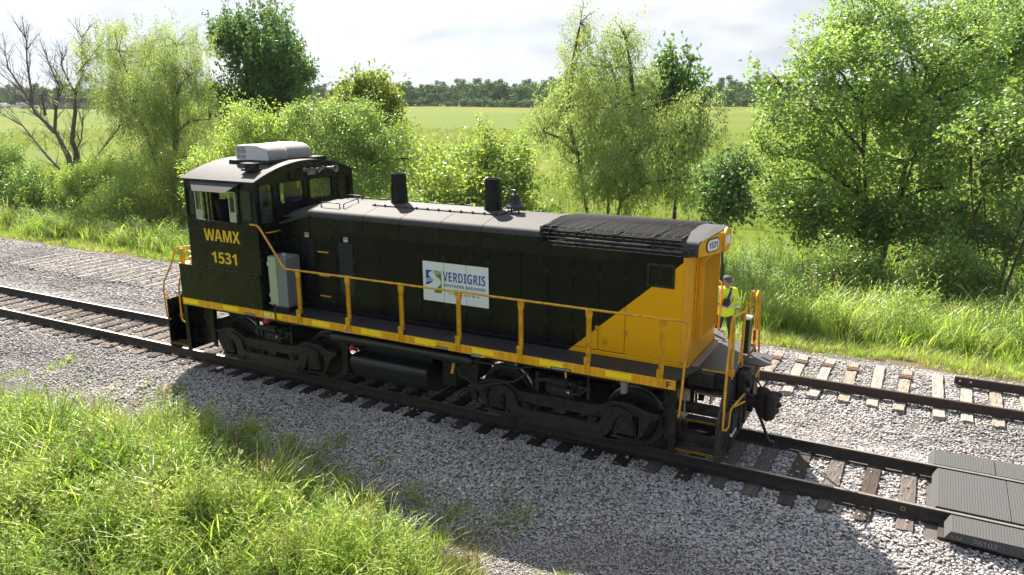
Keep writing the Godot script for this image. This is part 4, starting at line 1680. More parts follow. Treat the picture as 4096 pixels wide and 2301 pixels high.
func build_frame() -> void:
	# underframe and deck
	var f := MB.new()
	f.bx(-6.0, 6.0, 1.05, 1.5, -0.5, 0.5, 0.01)
	f.bx(-5.9, 5.9, 1.3, 1.52, -0.9, 0.9)
	part("underframe", f, M.truck_black, loco)
	for s in [1.0, -1.0]:
		var z := yb(s * (HZ - 0.03), s * 1.488)
		# walkway plates, laid end to end
		var xs := [-3.12, -1.9, -0.3, 1.1, 2.5, 3.9, 5.455]
		for i in xs.size() - 1:
			var w := MB.new()
			w.bx(xs[i] + 0.002, xs[i + 1] - 0.002, DECK - 0.035, DECK, z[0], z[1], 0.003)
			part("walkway_plate", w, M.walk_plate, loco)
		# slanting end of the walkway into the front platform
		var c := MB.new()
		c.xf = Transform3D(Basis(Vector3(1, 0, 0), Vector3(0, 0, s), Vector3(0, 1, 0)), Vector3(0, 0, 0))
		if s > 0:
			c.xf = Transform3D(Basis(Vector3(1, 0, 0), Vector3(0, 0, 1), Vector3(0, -1, 0)), Vector3.ZERO)
			c.prism(PackedVector2Array([Vector2(5.456, 0.62), Vector2(5.67, 0.62), Vector2(5.67, 0.756), Vector2(5.456, 1.488)]), -DECK + 0.001, -DECK + 0.035)
		else:
			c.xf = Transform3D(Basis(Vector3(1, 0, 0), Vector3(0, 0, -1), Vector3(0, 1, 0)), Vector3.ZERO)
			c.prism(PackedVector2Array([Vector2(5.456, 0.62), Vector2(5.67, 0.62), Vector2(5.67, 0.756), Vector2(5.456, 1.488)]), DECK - 0.001, DECK - 0.035)
		part("walkway_end", c, M.walk_plate, loco)
		# yellow side sill
		var sl := MB.new()
		var zz := yb(s * 1.478, s * 1.502)
		sl.bx(-5.52, 5.47, 1.398, 1.548, zz[0], zz[1], 0.004)
		var sill := part("side_sill", sl, M.yellow_paint, loco, "yellow sill along the near walkway" if s > 0 else "")
		var ang := MB.new()
		var z2 := yb(s * 1.2, s * 1.476)
		ang.bx(-5.5, 5.45, 1.398, 1.415, z2[0], z2[1])
		ang.bx(-5.45, 5.4, 1.2, 1.4, minf(s * 1.05, s * 1.09), maxf(s * 1.05, s * 1.09))
		part("sill_flange", ang, M.truck_black, sill)
		# reflective patches
		for d in [[-5.46, -5.03], [-4.27, -3.84], [-3.1, -2.92], [-2.88, -2.62], [-1.82, -1.36], [-0.6, -0.13], [0.63, 1.08], [1.85, 2.28], [3.15, 3.58], [4.33, 4.76]]:
			var p := MB.new()
			var zr := yb(s * 1.502, s * 1.505)
			p.bx(d[0], d[1], 1.435, 1.53, zr[0], zr[1])
			part("reflector_strip", p, M.reflector, sill)
	# end platforms
	var pl := MB.new()
	pl.bx(5.35, 6.17, DECK - 0.035, DECK - 0.002, -0.754, 0.754, 0.003)
	part("front_platform", pl, M.tread_plate, loco)
	var er := MB.new()
	er.bx(-6.1, -5.5, DECK - 0.035, DECK - 0.002, -0.9, 0.9, 0.003)
	part("rear_platform", er, M.tread_plate, loco)
	# bare metal strip at the foot of the nose
	var wornp := MB.new()
	wornp.bx(5.47, 5.6, DECK - 0.001, DECK + 0.003, -0.75, 0.72)
	part("kick_strip", wornp, mat("worn_tan", Color(0.26, 0.2, 0.15), 0.7, 0.0, M.t_fine, 4.0), loco)
	# yellow nosing of the platform over the steps
	for s in [1.0, -1.0]:
		var n := MB.new()
		var z3 := yb(s * 0.754, s * 0.762)
		n.bx(5.67, 6.12, DECK - 0.03, DECK - 0.004, z3[0], z3[1])
		part("platform_nosing", n, M.rail_yellow, loco)
	# placards on the near sill
	for d in [["TRUCK CUTOUT COCK", -3.5, 1.43, 0.3, 0.022, true], ["FUEL", -0.93, 1.42, 0.13, 0.05, false], ["ENGINE OIL DRAIN", 1.22, 1.425, 0.26, 0.022, true], ["TRUCK CUTOUT COCK", 3.55, 1.42, 0.36, 0.024, true], ["EMERGENCY FUEL CUT OFF", -2.99, 1.45, 0.2, 0.014, false]]:
		var p := MB.new()
		p.bx(d[1] - d[3] / 2, d[1] + d[3] / 2, d[2] - 0.024, d[2] + 0.024, 1.505, 1.509)
		var plq := part("placard", p, M.letter_black if d[5] else M.label_white, loco)
		letters(d[0], M.label_white if d[5] else M.letter_black, Basis(), Vector3(d[1], d[2], 1.5105), d[3] * 0.88, d[4], plq, "placard_text", true, 0.001)
	letters("F", M.letter_black, Basis(), Vector3(5.365, 1.475, 1.504), 0.075, 0.1, loco, "end_letter")
	# red pull box
	var rd := MB.new()
	rd.bx(-3.1, -3.0, 1.3, 1.4, 1.47, 1.53, 0.008)
	rd.at(Vector3(-3.05, 1.35, 1.53), Basis(Vector3(1, 0, 0), PI / 2))
	rd.lathe([Vector2(0.03, 0.0), Vector2(0.03, 0.02), Vector2(0.0, 0.02)], 10)
	part("emergency_pull", rd, M.red_paint, loco)
	# galvanised cabinet beside the cab
	var cb := MB.new()
	cb.bx(-2.98, -2.5, 1.66, 2.68, 1.0, 1.4, 0.01)
	var cabinet := part("equipment_cabinet", cb, M.grey_paint, loco, "grey metal cabinet on the walkway ahead of the cab")
	var dr := MB.new()
	dr.bx(-2.992, -2.98, 1.68, 2.66, 1.02, 1.39, 0.003)
	dr.bx(-2.97, -2.76, 1.67, 2.67, 1.4, 1.408, 0.003)
	part("cabinet_door", dr, M.galvanised, cabinet)
	var ft := MB.new()
	ft.tube([Vector3(-2.95, 1.72, 1.4), Vector3(-2.95, 1.72, 1.45)], 0.02, 8)
	ft.bx(-2.99, -2.96, 2.48, 2.56, 1.4, 1.42, 0.003)
	ft.bx(-2.99, -2.96, 1.84, 1.92, 1.4, 1.42, 0.003)
	ft.at(Vector3(-2.72, 2.68, 1.2))
	ft.lathe([Vector2(0.05, 0.0), Vector2(0.05, 0.03), Vector2(0.035, 0.04), Vector2(0.0, 0.045)], 12)
	part("cabinet_fitting", ft, M.aluminium, cabinet)
	var cable := MB.new()
	cable.tube([Vector3(-2.88, 1.69, 1.42), Vector3(-2.78, 1.66, 1.46), Vector3(-2.76, 1.58, 1.53), Vector3(-2.75, 1.4, 1.53), Vector3(-2.72, 1.33, 1.46), Vector3(-2.5, 1.3, 1.3)], 0.016, 7)
	part("cabinet_cable", cable, M.hose_black, cabinet)
	var lg := MB.new()
	lg.bx(-2.95, -2.53, 1.55, 1.66, 1.03, 1.07)
	lg.bx(-2.95, -2.53, 1.55, 1.66, 1.33, 1.37)
	part("cabinet_foot", lg, M.truck_black, cabinet)


func build_handrails() -> void:
	for s in [1.0, -1.0]:
		var top := 2.478
		var g := MB.new()
		var zr: float = s * 1.452
		var ex := 0.0 if s > 0 else -0.19
		g.tube([Vector3(-3.3, 3.30, s * 1.47), Vector3(-3.27, 3.305, zr + s * 0.04), Vector3(-3.12, 3.3, zr + s * 0.03), Vector3(-3.06, 3.24, zr + s * 0.01), Vector3(-2.52, 2.52, zr), Vector3(-2.45, top, zr), Vector3(-2.35, top, zr), Vector3(5.25 + ex, top + 0.008, zr), Vector3(5.5 + ex, top + 0.01, zr - s * 0.02), Vector3(5.58 + ex, top - 0.02, zr - s * 0.06), Vector3(5.605 + ex, top - 0.12, zr - s * 0.08), Vector3(5.57 + ex, 1.7, zr - s * 0.02), Vector3(5.535 + ex, 1.0, zr), Vector3(5.52 + ex, 0.96, zr)], 0.02, 8)
		var hr := part("handrail", g, M.rail_yellow, loco, "long yellow handrail along the near walkway" if s > 0 else "")
		var st := MB.new()
		# pressed channel post with flared head and bracketed foot, made at x = 0
		var w0 := 0.032
		var zo: float = s * 1.452
		st.bx(-w0, w0, 1.62, 2.34, zo - 0.008, zo + 0.008, 0.002)
		for e in [-1.0, 1.0]:
			st.bx(e * w0 - 0.005, e * w0 + 0.005, 1.62, 2.34, zo - 0.016, zo + 0.026, 0.002)
			st.face([Vector3(e * w0, 2.34, zo + 0.02), Vector3(e * 0.05, 2.39, zo + 0.02), Vector3(e * 0.05, 2.39, zo - 0.012), Vector3(e * w0, 2.34, zo - 0.012)], Vector3(e, 0, 0))
		st.xf = Transform3D(Basis(), Vector3(0, 0, zo - 0.02))
		st.prism(PackedVector2Array([Vector2(-0.036, 2.33), Vector2(0.036, 2.33), Vector2(0.055, 2.39), Vector2(0.055, 2.47), Vector2(-0.055, 2.47), Vector2(-0.055, 2.39)]), 0.0, 0.04)
		st.xf = Transform3D()
		st.tube([Vector3(-0.058, top, zo), Vector3(0.058, top, zo)], 0.026, 8)
		# foot bracket on the sill
		st.xf = Transform3D(Basis(), Vector3(0, 0, s * 1.503 if s > 0 else s * 1.503))
		var d0 := 0.0
		var d1: float = 0.022 * s
		st.prism(PackedVector2Array([Vector2(-0.05, 1.43), Vector2(-0.028, 1.43), Vector2(-0.028, 1.52), Vector2(0.028, 1.52), Vector2(0.028, 1.43), Vector2(0.05, 1.43), Vector2(0.05, 1.70), Vector2(-0.05, 1.70)]), d0, d1)
		st.xf = Transform3D()
		for yy in [1.56, 1.65]:
			st.at(Vector3(0, yy, s * 1.525), Basis(Vector3(1, 0, 0), PI / 2 * s))
			st.lathe([Vector2(0.014, 0.0), Vector2(0.014, 0.012), Vector2(0.0, 0.014)], 6)
		st.at(Vector3.ZERO)
		var stm := st.mesh(M.rail_yellow)
		for x in [-2.14, -0.9, 0.333, 1.562, 2.787, 4.012, 5.222 if s > 0 else 5.0]:
			inst("stanchion", stm, hr, Transform3D(Basis(), Vector3(x, 0, 0)))
	# front platform rails
	for s in [1.0, -1.0]:
		var g := MB.new()
		g.tube([Vector3(6.17, 0.8, s * 1.3), Vector3(6.17, 0.84, s * 1.3), Vector3(6.155, 1.67, s * 1.18), Vector3(6.145, 2.42, s * 0.99), Vector3(6.147, 2.49, s * 0.94), Vector3(6.15, 2.5, s * 0.86), Vector3(6.16, 2.44, s * 0.4), Vector3(6.17, 2.42, s * 0.22), Vector3(6.17, 2.5, s * 0.16), Vector3(6.17, 2.58, s * 0.13)] if s > 0 else [Vector3(6.17, 0.8, -1.3), Vector3(6.155, 1.67, -1.18), Vector3(6.145, 2.42, -0.99), Vector3(6.15, 2.5, -0.86), Vector3(6.16, 2.44, -0.6), Vector3(6.17, 2.55, -0.45), Vector3(6.17, 2.6, -0.4)], 0.021, 8)
		var hr := part("platform_rail", g, M.rail_yellow, loco)
		for d in ([[0.77, 0.9, 2.48], [0.17, 0.14, 2.56]] if s > 0 else [[-0.77, -0.9, 2.48], [-0.36, -0.38, 2.62]]):
			var p := MB.new()
			p.tube([Vector3(6.14, 1.46, d[0]), Vector3(6.15, 1.9, lerpf(d[0], d[1], 0.4)), Vector3(6.155, d[2], d[1])], 0.024, 8)
			p.bx(6.1, 6.18, 1.5, 1.6, d[0] - 0.03, d[0] + 0.03, 0.005)
			part("post", p, M.rail_yellow, hr)
	var gus := MB.new()
	gus.xf = cross_xf(6.12)
	gus.prism(PackedVector2Array([Vector2(-0.3, 1.54), Vector2(-0.12, 1.54), Vector2(-0.12, 1.72), Vector2(-0.2, 1.7)]), 0.0, 0.02)
	part("post_gusset", gus, M.rail_yellow, loco)
	# safety chain from the far post
	var ch := MB.new()
	for k in 16:
		var t := k / 15.0
		var c := Vector3(6.18, 2.5 - 0.42 * sin(t * PI * 0.75), lerpf(-0.36, 0.1, t * 0.5))
		ch.at(c, Basis(Vector3(0, 1, 0), PI / 2 * (k % 2)) * Basis(Vector3(1, 0, 0), 0.8))
		var loop := []
		for q in 7:
			var a := TAU * q / 6.0
			loop.append(Vector3(0.012 * cos(a), 0.026 * sin(a), 0))
		ch.tube(loop, 0.0055, 5, -1.0, false)
	part("safety_chain", ch, mat("chain_rust", Color(0.3, 0.14, 0.03), 0.7), loco)
	# jumper box and red lamp between the platform posts
	var jb := MB.new()
	jb.bx(6.1, 6.2, 1.62, 2.2, -0.3, -0.06, 0.015)
	part("jumper_box", jb, M.tank_black, loco)
	var jt := MB.new()
	jt.bx(6.09, 6.21, 2.2, 2.225, -0.31, -0.05, 0.006)
	part("jumper_box_lid", jt, M.aluminium, loco)
	var rl := MB.new()
	rl.bx(6.19, 6.235, 1.74, 1.94, -0.5, -0.44, 0.01)
	part("red_lamp", rl, M.red_paint, loco)
	# hinged drop plate over the coupler
	var dp := MB.new()
	dp.xf = Transform3D(Basis(Vector3(1, 0, 0), Vector3(0, 0, -1), Vector3(0, 1, 0)), Vector3.ZERO)
	dp.prism(PackedVector2Array([Vector2(6.175, -0.1), Vector2(6.48, -0.12), Vector2(6.56, 0.02), Vector2(6.56, 0.36), Vector2(6.44, 0.56), Vector2(6.175, 0.52)]), 1.5, 1.52)
	part("drop_plate", dp, M.tread_plate, loco)
	# rear end rails
	for s in [1.0, -1.0]:
		var g := MB.new()
		var zz: float = s * 1.43
		g.tube([Vector3(-5.2, 2.66, s * 1.1), Vector3(-5.45, 2.63, s * 1.25), Vector3(-5.6, 2.62, zz), Vector3(-5.67, 2.58, zz), Vector3(-5.79, 2.33, zz), Vector3(-6.16, 1.8, zz), Vector3(-6.2, 1.68, zz), Vector3(-6.2, 1.6, zz), Vector3(-6.185, 1.02, zz), Vector3(-6.15, 0.97, zz), Vector3(-6.07, 0.955, zz)], 0.019, 8)
		g.tube([Vector3(-6.18, 1.56, zz), Vector3(-6.1, 1.53, zz), Vector3(-6.02, 1.42, zz)], 0.015, 7)
		var hr := part("rear_rail", g, M.rail_yellow, loco)
		var p := MB.new()
		p.tube([Vector3(-5.53, 2.0, zz), Vector3(-5.6, 1.95, zz + s * 0.02), Vector3(-5.67, 1.7, zz + s * 0.02), Vector3(-5.68, 1.05, zz + s * 0.02), Vector3(-5.65, 0.98, zz + s * 0.02), Vector3(-5.55, 0.955, zz + s * 0.02)], 0.019, 8)
		p.bx(-5.52, -5.45, 2.3, 2.62, zz - 0.02, zz + 0.02, 0.005)
		p.tube([Vector3(-5.42, 2.31, zz), Vector3(-5.4, 2.48, zz), Vector3(-5.33, 2.58, zz), Vector3(-5.24, 2.58, zz), Vector3(-5.16, 2.54, zz)], 0.016, 7)
		part("rear_grab", p, M.rail_yellow, hr)


func perforated(x0: float, x1: float, y: float, z0: float, z1: float) -> MB:
	# safety-grating tread: strips with rows of raised teeth and open gaps
	var g := MB.new()
	var nx := 9
	var w := (x1 - x0) / nx
	for i in nx + 1:
		g.bx(x0 + i * w - 0.008, x0 + i * w + 0.008, y - 0.012, y, z0, z1)
	var nz := 5
	for k in nz + 1:
		var zz := lerpf(z0, z1, float(k) / nz)
		g.bx(x0 - 0.008, x1 + 0.008, y - 0.014, y + 0.004, zz - 0.012, zz + 0.012)
	return g


func build_steps() -> void:
	for e in [1.0, -1.0]:
		for s in [1.0, -1.0]:
			var well := Node3D.new()
			well.name = "front_steps" if e > 0 else "rear_steps"
			loco.add_child(well, true)
			if e > 0:
				# inner wall beside the truck, edge post and end sheet
				var w := MB.new()
				var z := yb(s * 0.7, s * 1.46)
				w.bx(5.47, 5.49, 0.36, 1.5, z[0], z[1])
				var z4 := yb(s * 1.46, s * 1.48)
				w.bx(5.38, 5.49, 0.33, 1.4, z4[0], z4[1], 0.004)
				part("well_wall", w, M.black_paint, well)
				var bk := MB.new()
				for d in [[1.24, 1.5, 0.78], [0.86, 1.06, 1.0], [0.44, 0.62, 1.2]]:
					var zk := yb(s * (d[2] - 0.006), s * d[2])
					bk.bx(5.5, 6.08, d[0], d[1], zk[0], zk[1])
				part("riser", bk, M.truck_black, well)
				for d in [[1.22, 0.78, 0.98, 5.64], [0.84, 1.0, 1.2, 5.56], [0.42, 1.2, 1.44, 5.5]]:
					var za := yb(s * d[1], s * d[2])
					part("tread", perforated(d[3], 6.08, d[0], za[0], za[1]), M.hatch_black, well)
					var n := MB.new()
					var zn := yb(s * d[2], s * (d[2] + 0.012))
					n.bx(d[3] - 0.01, 6.09, d[0] - 0.018, d[0] + 0.006, zn[0], zn[1])
					part("tread_nosing", n, M.rail_yellow, well)
			else:
				var w := MB.new()
				var z := yb(s * 0.7, s * 1.44)
				w.bx(-5.52, -5.5, 0.33, 1.4, z[0], z[1])
				var z4 := yb(s * 1.44, s * 1.47)
				w.bx(-5.56, -5.44, 0.3, 1.4, z4[0], z4[1], 0.004)
				var zf := yb(s * 0.7, s * 1.45)
				w.bx(-6.12, -6.1, 0.38, 1.42, zf[0], zf[1])
				w.bx(-6.1, -5.52, 0.4, 1.5, minf(s * 0.7, s * 0.72), maxf(s * 0.7, s * 0.72))
				# skirt running back to the truck
				w.xf = Transform3D(Basis(), Vector3(0, 0, s * 1.2))
				w.prism(PackedVector2Array([Vector2(-5.5, 0.34), Vector2(-4.95, 0.55), Vector2(-4.95, 1.4), Vector2(-5.5, 1.4)]), 0.0, 0.012)
				w.xf = Transform3D()
				part("well_wall", w, M.black_paint, well)
				for d in [[1.0, 0.95, 1.2], [0.42, 1.2, 1.44]]:
					var za := yb(s * d[1], s * d[2])
					part("tread", perforated(-6.09, -5.53, d[0], za[0], za[1]), M.hatch_black, well)
					var n := MB.new()
					var zn := yb(s * d[2], s * (d[2] + 0.012))
					n.bx(-6.1, -5.53, d[0] - 0.018, d[0] + 0.006, zn[0], zn[1])
					part("tread_nosing", n, M.rail_yellow, well)
		# pilot sheet and anticlimber
		var p := MB.new()
		p.xf = cross_xf(0)
		var outline := PackedVector2Array([Vector2(-1.46, 0.33), Vector2(-1.3, 0.22), Vector2(1.3, 0.22), Vector2(1.46, 0.33), Vector2(1.46, 0.95), Vector2(1.0, 1.5), Vector2(-1.0, 1.5), Vector2(-1.46, 0.95)])
		p.holed(outline, [rrect(-0.24, 0.24, 0.62, 1.08, 0.03)], 6.1 if e > 0 else -6.14, 6.14 if e > 0 else -6.1)
		var pilot := part("pilot", p, M.truck_black, loco, "black pilot sheet under the front platform" if e > 0 else "")
		var cp := MB.new()
		# coupler: shank, head with knuckle and guard arm
		cp.bx(e * 6.05 if e > 0 else -6.5, 6.5 if e > 0 else -6.05, 0.78, 0.95, -0.075, 0.075, 0.02)
		if e > 0:
			# cast head: body, guard arm, knuckle and its pin in one rounded casting
			flesh(cp, [[Vector3(6.2, 0.865, 0), Vector3(6.5, 0.865, 0), 0.085, 0.1], [Vector3(6.52, 0.72, 0.0), Vector3(6.52, 1.0, 0.0), 0.12, 0.12], [Vector3(6.52, 0.78, -0.08), Vector3(6.72, 0.78, -0.2), 0.09, 0.06], [Vector3(6.52, 0.95, -0.08), Vector3(6.72, 0.95, -0.2), 0.09, 0.06], [Vector3(6.65, 0.7, 0.13), Vector3(6.65, 1.02, 0.13), 0.085, 0.085], [Vector3(6.68, 0.76, 0.13), Vector3(6.74, 0.76, 0.02), 0.06, 0.045], [Vector3(6.68, 0.96, 0.13), Vector3(6.74, 0.96, 0.02), 0.06, 0.045], [Vector3(6.55, 0.66, 0.06), Vector3(6.6, 0.6, 0.08), 0.06, 0.04]], 0.022, 0.03)
			cp.tube([Vector3(6.65, 0.62, 0.13), Vector3(6.65, 1.12, 0.13)], 0.028, 8)
			cp.bx(6.44, 6.54, 1.04, 1.12, -0.05, 0.05, 0.015)
		part("coupler", cp, M.coupler_rust, loco, "rusty brown knuckle coupler at the front" if e > 0 else "")
	# front pilot fittings on the near half
	var dg := MB.new()
	dg.bx(6.14, 6.3, 0.98, 1.44, 0.02, 0.4, 0.03)
	dg.bx(6.14, 6.26, 0.45, 0.98, 0.16, 0.44, 0.02)
	dg.bx(6.0, 6.3, 0.55, 1.2, -0.3, -0.24, 0.01)
	dg.bx(6.0, 6.3, 0.55, 1.2, 0.24, 0.3, 0.01)
	part("draft_gear_housing", dg, M.truck_black, loco)
	var lp := MB.new()
	lp.at(Vector3(6.3, 1.3, 0.28), Basis(Vector3(0, 0, 1), -PI / 2))
	lp.lathe([Vector2(0.1, -0.1), Vector2(0.12, 0.0), Vector2(0.125, 0.06), Vector2(0.11, 0.07), Vector2(0.1, 0.05), Vector2(0.0, 0.04)], 20)
	part("ditch_light", lp, M.tank_black, loco)
	var hoses := [[0.98, 0.0], [0.86, 0.03], [0.74, 0.05]]
	for h in hoses:
		var g := MB.new()
		var z: float = h[0]
		g.tube([Vector3(6.14, 1.02 + h[1], z), Vector3(6.22, 1.03 + h[1], z), Vector3(6.26, 0.95, z + 0.01), Vector3(6.25, 0.7, z + 0.03), Vector3(6.22, 0.45, z + 0.02), Vector3(6.2, 0.3, z - 0.02)], 0.022, 8)
		var ho := part("multiple_unit_hose", g, M.hose_black, loco)
		var bnd := MB.new()
		bnd.tube([Vector3(6.247, 0.66, z + 0.03), Vector3(6.243, 0.61, z + 0.029)], 0.0245, 8)
		part("white_band", bnd, M.label_white, ho)
	var bp := MB.new()
	bp.tube([Vector3(6.14, 0.72, -0.22), Vector3(6.3, 0.7, -0.24), Vector3(6.38, 0.62, -0.24), Vector3(6.52, 0.32, -0.22), Vector3(6.6, 0.14, -0.2), Vector3(6.64, 0.1, -0.18)], 0.027, 8)
	bp.bx(6.6, 6.72, 0.05, 0.13, -0.22, -0.14, 0.02)
	part("brake_hose", bp, M.hose_black, loco)
	var th := MB.new()
	th.tube([Vector3(6.15, 1.38, 0.1), Vector3(6.3, 1.34, 0.05), Vector3(6.42, 1.2, 0.02), Vector3(6.46, 1.12, 0.0), Vector3(6.4, 1.07, 0.02)], 0.016, 7)
	th.tube([Vector3(6.3, 1.12, 0.3), Vector3(6.38, 1.02, 0.25), Vector3(6.44, 1.06, 0.15), Vector3(6.42, 1.1, 0.08)], 0.014, 7)
	part("jumper_cable", th, M.hose_black, loco)
	# uncoupling lever
	var lv := MB.new()
	lv.tube([Vector3(6.17, 0.83, 1.32), Vector3(6.2, 0.78, 1.22), Vector3(6.22, 0.8, 1.12), Vector3(6.23, 1.05, 1.1), Vector3(6.24, 1.1, 1.05), Vector3(6.27, 1.1, 0.6), Vector3(6.28, 1.1, 0.4)], 0.017, 7)
	lv.tube([Vector3(6.24, 1.1, 1.05), Vector3(6.42, 1.22, 1.0)], 0.015, 7)
	lv.tube([Vector3(6.27, 1.08, -0.4), Vector3(6.24, 1.1, -1.05), Vector3(6.42, 1.24, -1.1)], 0.015, 7)
	part("uncoupling_lever", lv, M.rail_yellow, loco)


func build_truck(cx: float) -> void:
	var t := Node3D.new()
	t.name = "truck"
	loco.add_child(t, true)
	t.position = Vector3(cx, 0, 0)
	t.set_meta("label", "black front truck with two axles" if cx > 0 else "black rear truck with two axles under the cab")
	for ax in [-1.219, 1.219]:
		for s in [-1.0, 1.0]:
			var w := MB.new()
			w.at(Vector3(ax, 0.508, s * 0.7), Basis(Vector3(1, 0, 0), PI / 2 * s))
			w.lathe([Vector2(0.0, 0.03), Vector2(0.12, 0.04), Vector2(0.16, 0.01), Vector2(0.38, 0.0), Vector2(0.42, 0.07), Vector2(0.44, 0.105), Vector2(0.497, 0.105)], 36)
			w.lathe([Vector2(0.53, -0.03), Vector2(0.42, -0.03), Vector2(0.1, -0.02), Vector2(0.0, -0.02)], 36)
			var wh := part("wheel", w, M.wheel_steel, t)
			var tr := MB.new()
			tr.at(Vector3(ax, 0.508, s * 0.7), Basis(Vector3(1, 0, 0), PI / 2 * s))
			tr.lathe([Vector2(0.53, -0.03), Vector2(0.536, -0.015), Vector2(0.53, 0.0), Vector2(0.509, 0.012), Vector2(0.505, 0.095), Vector2(0.497, 0.105)], 40)
			part("tread_rim", tr, M.tread_steel, wh)
		var a := MB.new()
		a.tube([Vector3(ax, 0.508, -0.95), Vector3(ax, 0.508, 0.95)], 0.09, 14)
		part("axle", a, M.wheel_steel, t)
		var mt := MB.new()
		mt.bx(ax * 0.3 - 0.35, ax * 0.3 + 0.35, 0.25, 0.85, -0.5, 0.5, 0.08)
		part("traction_motor", mt, M.truck_black, t)
	for s in [-1.0, 1.0]:
		# cast side frame
		var fr := MB.new()
		var poly := PackedVector2Array()
		for p in [[-1.72, 0.66], [-1.58, 0.76], [-1.37, 0.86], [-1.07, 0.89], [-0.92, 0.83], [-0.78, 0.74], [-0.5, 0.73], [0.0, 0.76], [0.5, 0.74], [0.78, 0.77], [0.94, 0.87], [1.14, 0.9], [1.37, 0.87], [1.61, 0.79], [1.78, 0.8], [1.78, 0.73], [1.63, 0.64], [1.47, 0.32], [1.36, 0.3], [1.38, 0.68], [1.05, 0.7], [1.03, 0.66], [0.86, 0.56], [0.5, 0.54], [0.12, 0.55], [0.1, 0.47], [-0.1, 0.47], [-0.12, 0.54], [-0.5, 0.53], [-0.86, 0.56], [-1.03, 0.66], [-1.05, 0.7], [-1.38, 0.68], [-1.36, 0.3], [-1.47, 0.32], [-1.62, 0.6]]:
			poly.append(Vector2(p[0], p[1]))
		fr.xf = side_xf(s * 1.07)
		fr.prism(poly, -0.07, 0.07)
		# top flange
		var rows := []
		for k in [-0.11, 0.11]:
			var row := []
			for i in range(1, 15):
				row.append(Vector3(poly[i].x, poly[i].y + 0.012, k))
			rows.append(row)
		fr.skin([rows[1], rows[0]])
		var rows2 := []
		for k in [-0.11, 0.11]:
			var row := []
			for i in range(1, 15):
				row.append(Vector3(poly[i].x, poly[i].y - 0.03, k))
			rows2.append(row)
		fr.skin([rows2[1], rows[1]])
		fr.skin([rows[0], rows2[0]])
		fr.xf = Transform3D()
		part("side_frame", fr, M.truck_black, t)
		# drop equaliser
		var eq := MB.new()
		var ep := PackedVector2Array()
		for p in [[-1.3, 0.7], [-1.12, 0.81], [-0.96, 0.78], [-0.84, 0.68], [-0.79, 0.55], [-0.76, 0.47], [-0.66, 0.44], [0.0, 0.45], [0.66, 0.44], [0.76, 0.47], [0.84, 0.66], [0.96, 0.79], [1.12, 0.82], [1.33, 0.74], [1.33, 0.65], [1.12, 0.69], [1.04, 0.58], [0.97, 0.4], [0.88, 0.26], [0.74, 0.2], [0.0, 0.19], [-0.74, 0.2], [-0.88, 0.26], [-0.97, 0.4], [-1.02, 0.6], [-1.1, 0.67], [-1.3, 0.62]]:
			ep.append(Vector2(p[0], p[1]))
		eq.xf = side_xf(s * 1.16)
		eq.prism(ep, -0.035, 0.035)
		eq.xf = Transform3D()
		for px in [-0.78, 0.78]:
			eq.at(Vector3(px, 0.3, s * 1.19), Basis(Vector3(1, 0, 0), PI / 2 * s))
			eq.lathe([Vector2(0.05, 0.0), Vector2(0.05, 0.03), Vector2(0.03, 0.035), Vector2(0.03, 0.02), Vector2(0.0, 0.02)], 12)
		eq.at(Vector3.ZERO)
		part("equalizer", eq, M.truck_black, t)
		for ax in [-1.219, 1.219]:
			var j := MB.new()
			j.xf = side_xf(s * 1.1)
			j.prism(PackedVector2Array([Vector2(ax - 0.14, 0.36), Vector2(ax + 0.14, 0.36), Vector2(ax + 0.15, 0.56), Vector2(ax + 0.1, 0.68), Vector2(ax - 0.1, 0.68), Vector2(ax - 0.15, 0.56)]), -0.1 * s, 0.1 * s)
			j.at(Vector3(ax, 0.508, s * 1.2), Basis(Vector3(1, 0, 0), PI / 2 * s))
			j.lathe([Vector2(0.135, 0.0), Vector2(0.13, 0.025), Vector2(0.11, 0.03), Vector2(0.105, 0.012), Vector2(0.085, 0.012), Vector2(0.08, 0.025), Vector2(0.0, 0.03)], 24)
			for k in 3:
				var a := TAU * k / 3.0 + 0.5
				j.at(Vector3(ax + 0.045 * cos(a), 0.508 + 0.045 * sin(a), s * 1.225), Basis(Vector3(1, 0, 0), PI / 2 * s))
				j.lathe([Vector2(0.02, 0.0), Vector2(0.018, 0.014), Vector2(0.0, 0.016)], 8)
			j.at(Vector3.ZERO)
			part("journal_box", j, M.truck_black, t)
			# pedestal jaw and tie strap
			var pj := MB.new()
			for e in [-0.19, 0.19]:
				pj.bx(ax + e - 0.03, ax + e + 0.03, 0.26, 0.7, minf(s * 1.0, s * 1.14), maxf(s * 1.0, s * 1.14), 0.01)
			pj.bx(ax - 0.28, ax + 0.28, 0.24, 0.28, minf(s * 1.0, s * 1.14), maxf(s * 1.0, s * 1.14), 0.008)
			part("pedestal_jaw", pj, M.truck_black, t)
			# brake shoe
			var sgx := signf(ax)
			var bs := MB.new()
			bs.bx(ax + sgx * 0.56 - 0.04, ax + sgx * 0.56 + 0.04, 0.3, 0.62, minf(s * 0.68, s * 0.8), maxf(s * 0.68, s * 0.8), 0.02)
			bs.bx(ax + sgx * 0.62 - 0.02, ax + sgx * 0.62 + 0.02, 0.25, 0.9, minf(s * 0.8, s * 0.84), maxf(s * 0.8, s * 0.84), 0.008)
			part("brake_shoe", bs, M.truck_black, t)
		# coil springs between frame and equaliser
		for px in [-0.62, 0.62]:
			var sp := MB.new()
			sp.at(Vector3(px, 0.44, s * 1.12))
			var prof := []
			for k in 5:
				prof.append(Vector2(0.1, k * 0.026))
				prof.append(Vector2(0.085, k * 0.026 + 0.013))
			sp.lathe(prof, 14)
			part("coil_spring", sp, M.truck_black, t)
		# brake cylinder and rigging on top
		var bc := MB.new()
